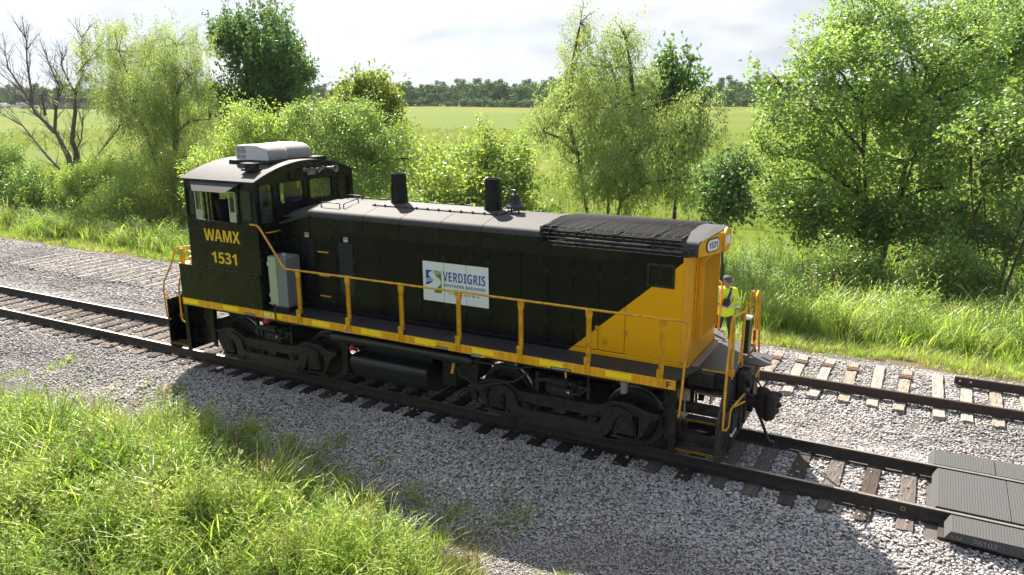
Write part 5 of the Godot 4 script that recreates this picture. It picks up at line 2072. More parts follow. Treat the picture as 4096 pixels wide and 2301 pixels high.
		bc.tube([Vector3(-0.25, 1.0, s * 1.02), Vector3(0.12, 1.0, s * 1.02)], 0.09, 14)
		bc.tube([Vector3(0.12, 1.0, s * 1.02), Vector3(0.28, 0.98, s * 1.02)], 0.06, 10)
		bc.tube([Vector3(-0.25, 1.0, s * 1.02), Vector3(-0.42, 0.98, s * 1.02)], 0.05, 10)
		bc.bx(-0.5, -0.43, 0.76, 1.12, minf(s * 0.99, s * 1.06), maxf(s * 0.99, s * 1.06), 0.01)
		bc.bx(0.46, 0.53, 0.76, 1.0, minf(s * 0.99, s * 1.06), maxf(s * 0.99, s * 1.06), 0.01)
		bc.tube([Vector3(0.26, 0.98, s * 1.02), Vector3(0.5, 0.95, s * 1.025)], 0.03, 8)
		bc.bx(-0.2, 0.25, 0.76, 0.93, minf(s * 0.95, s * 1.1), maxf(s * 0.95, s * 1.1), 0.01)
		var cyl := part("brake_cylinder", bc, M.truck_black, t)
		var hs := MB.new()
		hs.tube([Vector3(0.05, 0.92, s * 1.1), Vector3(0.2, 0.86, s * 1.14), Vector3(0.4, 0.88, s * 1.12), Vector3(0.5, 1.0, s * 1.05), Vector3(0.48, 1.2, s * 1.0)], 0.018, 7)
		part("brake_pipe", hs, M.hose_black, cyl)
		var wb := MB.new()
		wb.tube([Vector3(0.12, 0.889, s * 1.113), Vector3(0.19, 0.864, s * 1.137)], 0.021, 7)
		part("pipe_band", wb, M.label_white, cyl)
	var bol := MB.new()
	bol.bx(-0.35, 0.35, 0.7, 1.05, -1.0, 1.0, 0.03)
	part("bolster", bol, M.truck_black, t)


func build_underside() -> void:
	var tk := MB.new()
	# fuel tank: bevelled cross-section swept along x
	var sec := [[0.86, 0.85], [0.87, 1.18], [0.85, 1.27], [0.78, 1.31], [0.66, 1.31], [0.5, 1.25], [0.36, 1.1], [0.28, 0.9], [0.26, 0.0]]
	var full := []
	for p in sec:
		full.append(Vector2(p[0], p[1]))
	for i in range(sec.size() - 2, -1, -1):
		full.append(Vector2(sec[i][0], -sec[i][1]))
	var rows := []
	for x in [-1.1, -1.06, 0.66, 0.7]:
		var row := []
		var k := 0.97 if x == -1.1 or x == 0.7 else 1.0
		for p in full:
			row.append(Vector3(x, 0.55 + (p.x - 0.55) * k, p.y * k))
		rows.append(row)
	tk.skin(rows)
	tk.face(rows[0], Vector3(-1, 0, 0))
	tk.face(rows[3], Vector3(1, 0, 0))
	tk.bx(-1.0, 0.6, 0.8, 1.2, -0.9, 0.9)
	part("fuel_tank", tk, M.tank_black, loco, "glossy black fuel tank between the trucks")
	var fc := MB.new()
	fc.at(Vector3(-1.09, 0.98, 1.2), Basis(Vector3(1, 0, 0), 0.9) * Basis(Vector3(0, 0, 1), 0.3))
	fc.lathe([Vector2(0.035, -0.12), Vector2(0.035, 0.0), Vector2(0.06, 0.0), Vector2(0.066, 0.03), Vector2(0.05, 0.055), Vector2(0.0, 0.06)], 12)
	part("fuel_cap", fc, M.red_paint, loco)
	# long air reservoirs under the walkways
	for s in [1.0, -1.0]:
		var a := MB.new()
		a.at(Vector3(-1.5, 1.2, s * 1.28), Basis(Vector3(0, 0, 1), -PI / 2))
		a.lathe([Vector2(0.0, -0.03), Vector2(0.06, -0.02), Vector2(0.1, 0.02), Vector2(0.105, 0.06), Vector2(0.105, 3.16), Vector2(0.1, 3.2), Vector2(0.06, 3.24), Vector2(0.0, 3.25)], 18)
		part("air_reservoir", a, M.tank_black, loco)
		for pts in [[Vector3(1.75, 1.2, s * 1.28), Vector3(2.0, 1.2, s * 1.28), Vector3(2.6, 1.2, s * 1.28), Vector3(2.9, 1.28, s * 1.25), Vector3(4.9, 1.32, s * 1.2)], [Vector3(1.3, 1.02, s * 1.2), Vector3(1.4, 0.86, s * 1.22), Vector3(1.75, 0.7, s * 1.2), Vector3(2.1, 0.8, s * 1.18), Vector3(2.5, 0.9, s * 1.15), Vector3(2.75, 1.1, s * 1.1)], [Vector3(4.7, 1.3, s * 1.2), Vector3(5.0, 1.2, s * 1.25), Vector3(5.2, 1.05, s * 1.25), Vector3(5.3, 1.1, s * 1.2), Vector3(5.35, 1.3, s * 1.2)], [Vector3(-5.1, 1.35, s * 1.2), Vector3(-5.2, 1.1, s * 1.22), Vector3(-5.1, 0.85, s * 1.2), Vector3(-4.8, 0.75, s * 1.15)]]:
			var pp := MB.new()
			pp.tube(pts, 0.022, 7)
			part("brake_pipe", pp, M.hose_black, loco)
	var bx := MB.new()
	bx.bx(0.8, 1.1, 0.45, 1.2, -0.8, 0.9, 0.02)
	bx.bx(1.1, 1.5, 0.6, 1.1, 0.2, 0.85, 0.03)
	part("equipment_box", bx, M.truck_black, loco)
	var yv := MB.new()
	yv.tube([Vector3(1.3, 1.08, 1.25), Vector3(1.31, 1.0, 1.3), Vector3(1.29, 0.9, 1.31)], 0.028, 8)
	yv.tube([Vector3(3.62, 1.37, 1.47), Vector3(3.63, 1.28, 1.48)], 0.018, 7)
	yv.bx(2.03, 2.11, 1.385, 1.41, 1.49, 1.53, 0.004)
	part("yellow_valve", yv, M.rail_yellow, loco)
	var gp := MB.new()
	gp.bx(1.83, 2.05, 1.375, 1.43, 1.503, 1.52, 0.004)
	part("grey_handle", gp, M.grey_paint, loco)
	var sf := MB.new()
	sf.at(Vector3(4.62, 1.18, 1.42))
	sf.lathe([Vector2(0.0, 0.0), Vector2(0.06, 0.0), Vector2(0.062, 0.16), Vector2(0.07, 0.165), Vector2(0.07, 0.2), Vector2(0.0, 0.2)], 14)
	part("sand_filler", sf, M.grey_paint, loco)
	# sanding pipes beside the wheels
	for x in [-5.25, -1.5, 1.55, 5.25]:
		for s in [1.0, -1.0]:
			var g := MB.new()
			g.xf = side_xf(s * 0.95)
			g.prism(PackedVector2Array([Vector2(x - 0.12, 1.2), Vector2(x + 0.12, 1.2), Vector2(x + 0.05, 0.3), Vector2(x - 0.05, 0.3)]), 0.0, 0.03 * s)
			part("sand_trap", g, M.truck_black, loco)


func build_sign() -> void:
	var z := HZ + 0.004
	var sg := Node3D.new()
	sg.name = "company_sign"
	loco.add_child(sg)
	sg.set_meta("label", "white sign with blue and green lettering on the hood doors")
	for d in [[0.437, 0.9], [0.908, 1.375], [1.382, 1.842]]:
		var g := MB.new()
		g.bx(d[0], d[1], 2.078, 2.822, z, z + 0.003)
		part("sign_panel", g, M.sign_white, sg)
	var zt := z + 0.0035
	# emblem: blue field, green river bank, each with a track of pale sleepers
	var b := MB.new()
	b.xf = side_xf(zt)
	b.prism(PackedVector2Array([Vector2(0.5, 2.66), Vector2(0.685, 2.66), Vector2(0.6, 2.63), Vector2(0.56, 2.595), Vector2(0.575, 2.55), Vector2(0.63, 2.51), Vector2(0.66, 2.475), Vector2(0.64, 2.44), Vector2(0.58, 2.4), Vector2(0.5, 2.37)]), 0.0, 0.002)
	part("emblem_blue", b, M.sign_blue, sg)
	var gr := MB.new()
	gr.xf = side_xf(zt)
	gr.prism(PackedVector2Array([Vector2(0.735, 2.663), Vector2(0.845, 2.66), Vector2(0.845, 2.242), Vector2(0.668, 2.242), Vector2(0.7, 2.29), Vector2(0.76, 2.35), Vector2(0.82, 2.41), Vector2(0.835, 2.46), Vector2(0.8, 2.51), Vector2(0.72, 2.56), Vector2(0.672, 2.61), Vector2(0.69, 2.645)]), 0.0, 0.002)
	part("emblem_green", gr, M.sign_green, sg)
	var tr := MB.new()
	tr.xf = side_xf(zt + 0.002)
	for k in 4:
		var p := Vector2(0.52 + 0.034 * k, 2.46 + 0.012 * k)
		tr.prism(PackedVector2Array([p + Vector2(-0.006, -0.035), p + Vector2(0.01, -0.035), p + Vector2(0.004, 0.035), p + Vector2(-0.012, 0.035)]), 0.0, 0.001)
	tr.prism(PackedVector2Array([Vector2(0.502, 2.425), Vector2(0.655, 2.47), Vector2(0.653, 2.48), Vector2(0.502, 2.435)]), 0.0, 0.001)
	tr.prism(PackedVector2Array([Vector2(0.502, 2.47), Vector2(0.63, 2.51), Vector2(0.625, 2.518), Vector2(0.502, 2.48)]), 0.0, 0.001)
	for k in 5:
		var p := Vector2(0.7 + 0.032 * k, 2.595 + 0.014 * k)
		tr.prism(PackedVector2Array([p + Vector2(-0.004, -0.026), p + Vector2(0.008, -0.026), p + Vector2(0.002, 0.026), p + Vector2(-0.01, 0.026)]), 0.0, 0.001)
	tr.prism(PackedVector2Array([Vector2(0.69, 2.573), Vector2(0.843, 2.632), Vector2(0.843, 2.64), Vector2(0.69, 2.581)]), 0.0, 0.001)
	tr.prism(PackedVector2Array([Vector2(0.68, 2.606), Vector2(0.83, 2.658), Vector2(0.815, 2.66), Vector2(0.682, 2.614)]), 0.0, 0.001)
	part("emblem_track", tr, M.sign_white, sg)
	letters("VERDIGRIS", M.sign_blue, Basis(), Vector3(1.328, 2.571, zt + 0.001), 0.9, 0.184, sg, "sign_lettering", true, 0.002)
	letters("SOUTHERN RAILROAD", M.sign_blue, Basis(), Vector3(1.333, 2.408, zt + 0.001), 0.89, 0.056, sg, "sign_lettering", true, 0.002)
	letters("O K L A H O M A", M.sign_green, Basis(), Vector3(1.327, 2.26, zt + 0.001), 0.65, 0.038, sg, "sign_lettering", true, 0.002)
	var ln := MB.new()
	ln.xf = side_xf(zt)
	ln.prism(PackedVector2Array([Vector2(0.92, 2.335), Vector2(1.33, 2.327), Vector2(1.74, 2.335), Vector2(1.33, 2.343)]), 0.0, 0.002)
	part("sign_line", ln, M.sign_green, sg)


func build_loco() -> void:
	loco = thing("locomotive", Vector3.ZERO, "black and yellow diesel switcher locomotive standing on the near track", "locomotive")
	build_frame()
	build_hood()
	build_nose_cap()
	build_radiator()
	build_cab()
	build_handrails()
	build_steps()
	build_truck(-3.353)
	build_truck(3.353)
	build_underside()
	build_sign()


func leaf(g: MB, p: Vector3, d: Vector3, side: Vector3, l: float, w: float) -> void:
	# a folded leaf: two triangles each side of the midrib
	var up := d.cross(side).normalized()
	var tip := p + d * l
	var mid := p + d * l * 0.45
	var a := mid + side * w * 0.5 + up * w * 0.18
	var b := mid - side * w * 0.5 + up * w * 0.18
	g.face([p, a, tip], up)
	g.face([p, tip, b], up)


func rand_dir() -> Vector3:
	var z := rng.randf_range(-1, 1)
	var a := rng.randf() * TAU
	var r := sqrt(1.0 - z * z)
	return Vector3(r * cos(a), z, r * sin(a))


func leaf_cluster(sd: int, cnt: int, rad: float, l: float, w: float, droop: float, m: Material) -> ArrayMesh:
	rng.seed = sd
	var g := MB.new()
	for i in cnt:
		var p := rand_dir() * rad * pow(rng.randf(), 0.5)
		if droop > 0.0:
			p = Vector3(p.x * 0.45, p.y * 1.3, p.z * 0.45)
		var d := (rand_dir() + Vector3(0, -0.35 - droop * 2.2, 0) + p / rad * 0.7).normalized()
		var s := d.cross(rand_dir()).normalized()
		leaf(g, p, d, s, l * rng.randf_range(0.7, 1.25), w * rng.randf_range(0.8, 1.2))
	return g.mesh(m)


func leaf_material(called: String, back: Color, rough := 0.45, spec := 0.5) -> StandardMaterial3D:
	var m := mat(called, Color(1, 1, 1), rough, 0.0, null, 1.0, spec)
	m.vertex_color_use_as_albedo = true
	m.backlight_enabled = true
	m.backlight = back
	return m


var clusters := {}

func make_foliage() -> void:
	var lm := leaf_material("leaf", Color(1.0, 1.0, 0.75).linear_to_srgb(), 0.38, 0.55)
	var wm := leaf_material("willow_leaf", Color(1.0, 1.0, 0.8).linear_to_srgb(), 0.5, 0.5)
	var gm := leaf_material("grass_blade", Color(1.0, 1.0, 0.7).linear_to_srgb(), 0.46, 0.5)
	clusters["broad"] = [leaf_cluster(1, 18, 0.36, 0.15, 0.095, 0.0, lm), leaf_cluster(2, 18, 0.36, 0.14, 0.09, 0.0, lm)]
	clusters["small"] = [leaf_cluster(3, 22, 0.3, 0.1, 0.065, 0.0, lm), leaf_cluster(4, 22, 0.3, 0.095, 0.062, 0.0, lm)]
	clusters["big"] = [leaf_cluster(5, 20, 0.42, 0.2, 0.115, 0.1, lm), leaf_cluster(6, 20, 0.42, 0.19, 0.11, 0.1, lm)]
	clusters["willow"] = [leaf_cluster(7, 20, 0.42, 0.17, 0.034, 0.3, wm), leaf_cluster(8, 20, 0.42, 0.17, 0.034, 0.3, wm)]
	M["bark"] = mat("bark", Color(0.1, 0.08, 0.062), 0.95, 0.0, M.t_grime, 2.5)
	M["bark_dead"] = mat("bark_dead", Color(0.17, 0.145, 0.125), 0.95, 0.0, M.t_fine, 2.0)


# crown from overlapping lobes [x, y, z, ru, rv] in world coordinates
func lobed_tree(called: String, label: String, category: String, group: String, base: Vector2, lobes: Array, kind: String, per_m3: float, col: Color, sd: int, stems := 1, vary := 0.25, fill := 0.55, gaps := 0.12) -> Node3D:
	rng.seed = sd
	var by := ground_y(base.x, base.y)
	var b := Vector3(base.x, by, base.y)
	var o := thing(called, b, label, category, group)
	var pn := noise(sd + 900, 0.9, 2)
	var wood := MB.new()
	var top := 0.0
	for l in lobes:
		top = maxf(top, l[1] + l[4] - by)
	# limbs run from the stem through each lobe
	var forks := []
	for s in stems:
		var a := TAU * s / stems + 0.6
		var lean := 0.0 if stems == 1 else 0.14 * top
		var pts := []
		var n := 5
		for i in n:
			var t := float(i) / (n - 1)
			pts.append(Vector3(cos(a) * (0.15 + lean * t) * (0.0 if stems == 1 else 1.0) + rng.randf_range(-0.05, 0.05) * top * t * 0.3, top * (0.62 if stems == 1 or top > 4.0 else 0.35) * t - 0.1, sin(a) * lean * t * 0.5))
		wood.tube(pts, 0.015 * top * (1.0 if stems == 1 else 0.5), 7, 0.0025 * top, false)
		forks.append(pts)
	var cv := PackedVector3Array()
	var cn := PackedVector3Array()
	var cc := PackedColorArray()
	var src := []
	for me in clusters[kind]:
		var a: Array = me.surface_get_arrays(0)
		var fv := PackedVector3Array()
		var fn := PackedVector3Array()
		for i in a[Mesh.ARRAY_INDEX]:
			fv.append(a[Mesh.ARRAY_VERTEX][i])
			fn.append(a[Mesh.ARRAY_NORMAL][i])
		src.append([fv, fn])
	for l in lobes:
		var c := Vector3(l[0], l[1], l[2]) - b
		# a lobe is as deep as it is wide, set a little off the middle plane
		var depth: float = l[3] * 0.95
		c.z += rng.randf_range(-0.7, 0.7) * depth
		var f: Array = forks[0]
		for k in forks:
			if k[-1].distance_to(c) < f[-1].distance_to(c):
				f = k
		var bestp: Vector3 = f[0]
		for p in f:
			if p.y < c.y - l[4] * 0.4:
				bestp = p
		var m1: Vector3 = bestp.lerp(c, 0.5) + Vector3(0, 0.12 * bestp.distance_to(c), 0)
		wood.tube([bestp, m1, c], 0.008 * top, 6, 0.003 * top, false)
		# each limb ends in a handful of sprays of different size
		var sprays := []
		var ns := 22 if kind == "willow" else 11
		for k in ns:
			var d := rand_dir()
			d.y = d.y * 0.85 + 0.12
			var rr := rng.randf_range(0.45, 1.2)
			var e: Vector3 = c + Vector3(d.x * l[3], d.y * l[4], d.z * depth) * rr
			if kind != "willow" or k < 7:
				wood.tube([c, c.lerp(e, 0.5) + Vector3(0, 0.06, 0), e], 0.0025 * top, 4, 0.0008 * top, false)
			sprays.append([e, rng.randf_range(0.26, 0.46) if kind == "willow" else rng.randf_range(0.3, 0.56)])
		var vol: float = 4.19 * l[3] * l[4] * depth
		var cnt := int(vol * per_m3)
		for i in cnt:
			var sp: Array = sprays[rng.randi() % ns]
			var d := rand_dir()
			var r: float = pow(rng.randf(), fill) * sp[1]
			var rag := 1.0 + 0.85 * pn.get_noise_3d(d.x * 2.0 + l[0], d.y * 2.0, d.z * 2.0 + l[1])
			var q: Vector3 = sp[0] + Vector3(d.x * l[3], d.y * l[4], d.z * depth) * r * rag
			if i % 5 < 2:
				q = c + Vector3(d.x * l[3], d.y * l[4], d.z * depth) * pow(rng.randf(), 0.42) * rag * 1.08
			if pn.get_noise_3d(q.x * 1.4, q.y * 1.4, q.z * 1.4) < gaps - 0.35 - 0.25 * rng.randf():
				continue
			if q.y < 0.05:
				continue
			var sc := rng.randf_range(0.75, 1.25)
			var bs := Basis.from_euler(Vector3(rng.randf_range(-0.5, 0.5), rng.randf() * TAU, rng.randf_range(-0.5, 0.5)))
			var sv: Array = src[i & 1]
			cv.append_array(Transform3D(bs.scaled(Vector3(sc, sc, sc)), q) * sv[0])
			cn.append_array(Transform3D(bs, Vector3.ZERO) * sv[1])
			var t := rng.randf_range(1.0 - vary, 1.0 + vary)
			var warm := rng.randf_range(-0.15, 0.15)
			var pc := PackedColorArray()
			pc.resize(sv[0].size())
			pc.fill(Color(col.r * t * (1.0 + warm), col.g * t, col.b * t * (1.0 - warm), 1))
			cc.append_array(pc)
	part("trunk", wood, M.bark, o)
	var arr := []
	arr.resize(Mesh.ARRAY_MAX)
	arr[Mesh.ARRAY_VERTEX] = cv
	arr[Mesh.ARRAY_NORMAL] = cn
	arr[Mesh.ARRAY_COLOR] = cc
	var am := ArrayMesh.new()
	am.add_surface_from_arrays(Mesh.PRIMITIVE_TRIANGLES, arr)
	am.surface_set_material(0, clusters[kind][0].surface_get_material(0))
	inst("crown", am, o, Transform3D())
	leaf_tris += cv.size() / 3
	return o


var leaf_tris := 0

func dead_tree() -> void:
	var z := -15.0
	var b := Vector3(-34.8, ground_y(-34.8, z), z)
	var o := thing("dead_tree", b, "leafless dead tree with bare grey branches at the left edge", "tree")
	var pl := [[[-34.9, -1.4], [-35.0, 0.6], [-35.12, 2.35], [-36.12, 3.64], [-37.31, 4.76], [-38.25, 5.8], [-39.53, 7.3], [-40.19, 8.27]], [[-36.24, 3.72], [-37.83, 5.1], [-37.68, 6.23], [-37.39, 7.6], [-37.47, 8.7], [-37.61, 9.29]], [[-38.25, 5.8], [-40.55, 7.05]], [[-37.83, 5.1], [-39.3, 5.89], [-40.78, 6.26]], [[-36.74, 4.67], [-36.53, 5.8]], [[-34.7, -1.4], [-34.8, 0.5], [-34.82, 2.1], [-34.75, 3.32], [-34.6, 4.86], [-33.83, 6.04], [-33.37, 6.86], [-33.51, 8.0], [-33.68, 9.05]], [[-33.37, 6.86], [-32.53, 7.25], [-31.85, 7.63]], [[-33.83, 6.04], [-34.49, 7.37], [-34.45, 8.11]], [[-36.12, 3.64], [-35.8, 5.2], [-35.48, 6.21], [-35.93, 7.31], [-36.12, 7.99]], [[-35.8, 5.2], [-34.98, 6.21], [-35.34, 7.38]], [[-34.8, 1.9], [-34.48, 2.63], [-33.45, 3.43], [-32.96, 5.04]], [[-34.75, 0.9], [-33.52, 1.88], [-31.6, 3.22], [-30.61, 4.15]], [[-35.0, 0.8], [-36.87, 2.38], [-38.57, 4.04], [-40.28, 4.64], [-41.14, 5.0]]]
	var rad := [0.2, 0.09, 0.06, 0.06, 0.09, 0.19, 0.06, 0.06, 0.1, 0.06, 0.07, 0.06, 0.08]
	rng.seed = 44
	var wood := MB.new()
	for i in pl.size():
		var pts := []
		var dz := 0.0
		for k in pl[i].size():
			var q: Array = pl[i][k]
			pts.append(Vector3(q[0] - b.x, q[1] - b.y, dz))
			if k > 1 or i > 0:
				dz += rng.randf_range(-0.35, 0.35)
		if i > 0 and i != 5:
			for k in pts.size():
				pts[k].z *= 0.6
		wood.tube(pts, rad[i], 7, 0.018, false)
		# bare twigs
		for k in range(2 if i in [0, 5] else 1, pts.size()):
			for t in 9:
				var s: Vector3 = pts[k - 1].lerp(pts[k], rng.randf())
				var dir: Vector3 = ((pts[k] - pts[k - 1]).normalized() + rand_dir() * 0.8 + Vector3(0, 0.35, 0)).normalized()
				var l := rng.randf_range(0.5, 1.5)
				var e: Vector3 = s + dir * l
				wood.tube([s, s + dir * l * 0.5 + rand_dir() * 0.06, e], 0.02, 4, 0.006, false)
				for u in 3:
					var s2: Vector3 = s.lerp(e, rng.randf_range(0.4, 1.0))
					wood.tube([s2, s2 + (dir + rand_dir() * 0.8).normalized() * rng.randf_range(0.25, 0.6)], 0.009, 3, 0.004, false)
	part("trunk", wood, M.bark_dead, o)


func blade(g: MB, p: Vector3, az: float, l: float, w: float, lean: float, bend: float, seg := 6) -> void:
	var out := Vector3(cos(az), 0, sin(az))
	var side := Vector3(-sin(az), 0, cos(az))
	var prev_l: Vector3
	var prev_r: Vector3
	var pos := p
	var ang := lean
	for i in seg + 1:
		var t := float(i) / seg
		var ww := w * (1.0 - t * t) * (0.6 + 0.4 * minf(1.0, t * 4.0)) * 0.5
		var a := pos - side * ww
		var b := pos + side * ww
		var nn := (out * sin(ang) + Vector3.UP * cos(ang)).cross(side).normalized()
		if i > 0:
			if i == seg:
				g.face([prev_l, prev_r, pos], -nn)
			else:
				g.face([prev_l, prev_r, b, a], -nn)
		prev_l = a
		prev_r = b
		pos += (out * sin(ang) + Vector3.UP * cos(ang)) * (l / seg)
		ang += bend / seg * (0.35 + 1.3 * t)


func grass_tuft(sd: int, cnt: int, l0: float, l1: float, w: float, spread: float, lean: float, bend: float) -> ArrayMesh:
	rng.seed = sd
	var g := MB.new()
	for i in cnt:
		var az := rng.randf() * TAU
		var r := spread * sqrt(rng.randf())
		blade(g, Vector3(cos(az + 1.0) * r, -0.03, sin(az + 1.0) * r), az, rng.randf_range(l0, l1), w * rng.randf_range(0.7, 1.3), lean * rng.randf_range(0.3, 1.2), bend * rng.randf_range(0.5, 1.3))
	return g.mesh(M.grass_blade)


func weed(sd: int, h: float) -> ArrayMesh:
	# upright leafy weed with narrow leaves all the way up
	rng.seed = sd
	var g := MB.new()
	for s in 4:
		var a := rng.randf() * TAU
		var tip := Vector3(cos(a) * 0.16, h * rng.randf_range(0.75, 1.05), sin(a) * 0.16)
		var base := tip * Vector3(0.2, 0, 0.2)
		g.tube([base, base.lerp(tip, 0.5) + Vector3(0.02, 0, 0.01), tip], 0.006, 3, 0.002, false)
		for k in 20:
			var t := 0.15 + 0.85 * k / 19.0
			var p := base.lerp(tip, t)
			var az := k * 2.4 + a
			var d := Vector3(cos(az), rng.randf_range(0.2, 0.9), sin(az)).normalized()
			leaf(g, p, d, d.cross(Vector3.UP).normalized(), rng.randf_range(0.09, 0.17) * (1.15 - 0.6 * t), 0.02)
	return g.mesh(M.grass_blade)


func seed_head(sd: int) -> ArrayMesh:
	rng.seed = sd
	var g := MB.new()
	var h := 1.35
	g.tube([Vector3.ZERO, Vector3(0.02, h * 0.6, 0), Vector3(0.06, h, 0.02)], 0.005, 3, 0.002, false)
	for k in 26:
		var t := k / 25.0
		var p := Vector3(0.06, h - 0.32 * (1.0 - t), 0.02)
		var d := (rand_dir() * Vector3(1, 0.3, 1) + Vector3(0, 0.5, 0)).normalized()
		leaf(g, p, d, d.cross(Vector3.UP).normalized(), 0.11 * (1.1 - 0.7 * t), 0.012)
	return g.mesh(M.grass_blade)


func lay(me: Array, cnt: int, x0: float, x1: float, z0: float, z1: float, keep: Callable, smin: float, smax: float, pal: Array, parent: Node, sd: int, called := "blades") -> void:
	rng.seed = sd
	var patch := noise(sd + 50, 0.45, 3)
	var xfs := []
	var cols := []
	for k in me.size():
		xfs.append([])
		cols.append([])
	for i in cnt:
		var x := rng.randf_range(x0, x1)
		var z := rng.randf_range(z0, z1)
		var r := rng.randf()
		var kp: float = keep.call(x, z)
		if r > kp:
			continue
		var k := rng.randi() % me.size()
		var s := rng.randf_range(smin, smax) * (0.55 + 0.45 * minf(1.0, kp)) * (1.0 + 0.5 * patch.get_noise_2d(x * 1.3 + 90.0, z * 1.3))
		var b := Basis.from_euler(Vector3(rng.randf_range(-0.12, 0.12), rng.randf() * TAU, rng.randf_range(-0.12, 0.12))).scaled(Vector3(s, s * rng.randf_range(0.85, 1.2), s))
		xfs[k].append(Transform3D(b, Vector3(x, ground_y(x, z), z)))
		var pick := clampf(0.5 + 0.75 * patch.get_noise_2d(x, z) + rng.randf_range(-0.3, 0.3), 0.0, 0.999)
		var c: Color = pal[int(pick * pal.size())]
		var t := rng.randf_range(0.65, 1.3)
		cols[k].append(Color(c.r * t, c.g * t, c.b * t, 1))
	for k in me.size():
		if xfs[k].size() > 0:
			scatter(called, me[k], xfs[k], cols[k], parent).set_meta("kind", "stuff")


func stuff(called: String, label: String, category: String) -> Node3D:
	var o := Node3D.new()
	o.name = called
	add_child(o, true)
	tag(o, label, category, "", "stuff")
	return o


func build_grass() -> void:
	var tall := [grass_tuft(11, 7, 0.6, 1.1, 0.025, 0.12, 0.32, 1.7), grass_tuft(12, 8, 0.5, 1.0, 0.023, 0.14, 0.3, 2.0), grass_tuft(13, 6, 0.7, 1.25, 0.031, 0.1, 0.36, 1.5)]
	var mid := [grass_tuft(14, 12, 0.25, 0.55, 0.013, 0.12, 0.45, 1.2), grass_tuft(15, 12, 0.25, 0.6, 0.014, 0.12, 0.4, 1.4)]
	var short := [grass_tuft(16, 14, 0.08, 0.22, 0.009, 0.1, 0.6, 1.0), grass_tuft(17, 14, 0.08, 0.24, 0.009, 0.1, 0.6, 1.2)]
	var weeds := [weed(18, 0.75), weed(19, 0.9), weed(20, 0.65)]
	var heads := [seed_head(21), seed_head(22)]
	var bright := [Color(0.36, 0.48, 0.06), Color(0.3, 0.44, 0.06), Color(0.4, 0.5, 0.09), Color(0.25, 0.38, 0.06)]
	var pale := [Color(0.43, 0.52, 0.12), Color(0.46, 0.5, 0.15), Color(0.36, 0.47, 0.1)]
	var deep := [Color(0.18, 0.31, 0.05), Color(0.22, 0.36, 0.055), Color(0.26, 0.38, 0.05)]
	var straw := [Color(0.3, 0.24, 0.1), Color(0.26, 0.22, 0.11), Color(0.2, 0.2, 0.06)]
	var red := [Color(0.22, 0.13, 0.08), Color(0.25, 0.18, 0.1)]
	var pn := noise(61, 0.35, 3)
	# near bank
	var near_keep := func(x: float, z: float) -> float:
		var e := near_grass_edge(x) + 0.25 + 0.8 * pn.get_noise_2d(x, z)
		return clampf((z - e) * 0.5, 0.0, 1.0)
	var near_low := func(x: float, z: float) -> float:
		var e := near_grass_edge(x) - 0.2 + 1.2 * pn.get_noise_2d(x + 40.0, z)
		return clampf((z - e) * 0.5, 0.0, 1.0)
	var o := stuff("near_grass", "sunlit tall green weeds and grass on the bank in the foreground", "grass")
	lay(tall, 11500, -16.0, 5.5, 2.4, 10.0, near_keep, 0.7, 1.3, deep + bright + pale + straw.slice(2), o, 201)
	lay(weeds, 17000, -16.0, 5.0, 2.4, 10.0, near_keep, 0.7, 1.3, deep + bright + pale + pale, o, 202)
	lay(mid, 8000, -16.0, 6.0, 2.0, 10.0, near_low, 0.6, 1.2, straw + deep + bright + pale, o, 203)
	lay(heads, 500, -16.0, 4.0, 3.0, 10.0, near_keep, 0.6, 0.95, red + straw, o, 204)
	# sparse weeds creeping into the gravel
	var fringe := func(x: float, z: float) -> float:
		var e := near_grass_edge(x)
		var v := pn.get_noise_2d(x * 1.6 + 9.0, z * 1.6)
		return clampf(v * 2.2 - 0.1 - absf(z - e) * 0.28, 0.0, 1.0)
	var w := stuff("gravel_weeds", "low straggling weeds growing out of the gravel beside the track", "weeds")
	lay(short, 16000, -20.0, 9.0, 1.7, 6.5, fringe, 0.8, 1.9, bright + straw, w, 205)
	var spots := [Vector2(-0.55, 2.35), Vector2(3.45, 3.0), Vector2(2.55, 3.2), Vector2(1.6, 3.1), Vector2(3.0, 3.75)]
	var clump := func(x: float, z: float) -> float:
		var best := 9.0
		for q in spots:
			best = minf(best, Vector2(x, z).distance_to(q))
		return clampf(0.9 - best * 1.3, 0.0, 1.0)
	lay(short, 5000, -2.0, 5.0, 1.8, 4.5, clump, 0.5, 1.1, bright + straw, w, 218)
	lay(short, 1500, -2.0, 4.0, 2.3, 5.0, fringe, 1.0, 2.0, deep + straw, w, 206)
	var siding := func(x: float, z: float) -> float:
		return clampf(pn.get_noise_2d(x * 1.2, z * 1.2 + 33.0) * 1.6 - 0.55, 0.0, 0.4)
	lay(short, 3000, -22.0, 13.0, -6.6, -2.0, siding, 0.5, 1.0, bright, w, 207)
	# far verge: mown strip, then tall grass
	var strip := func(x: float, z: float) -> float:
		var e := -6.75 + 0.5 * pn.get_noise_2d(x, z)
		return clampf((e - z) * 1.3, 0.0, 1.0) * (0.6 + 0.8 * clampf(pn.get_noise_2d(x * 2.0, z * 2.0) + 0.4, 0.0, 1.0))
	var v := stuff("verge_grass", "short patchy grass along the far edge of the gravel", "grass")
	lay(short, 26000, -42.0, 15.0, -9.2, -6.4, strip, 0.9, 1.7, pale + straw + bright, v, 208)
	lay(mid, 5000, -42.0, 15.0, -9.4, -7.2, strip, 0.4, 0.9, bright + pale, v, 209)
	var tallk := func(x: float, z: float) -> float:
		var e := -8.5 + 0.7 * pn.get_noise_2d(x * 0.7, z * 0.7 + 70.0)
		if x < -10.0:
			e += 0.7
		return clampf((e - z) * 0.9, 0.0, 1.0)
	var tg := stuff("tall_grass", "tall bright reedy grass standing between the verge and the trees", "grass")
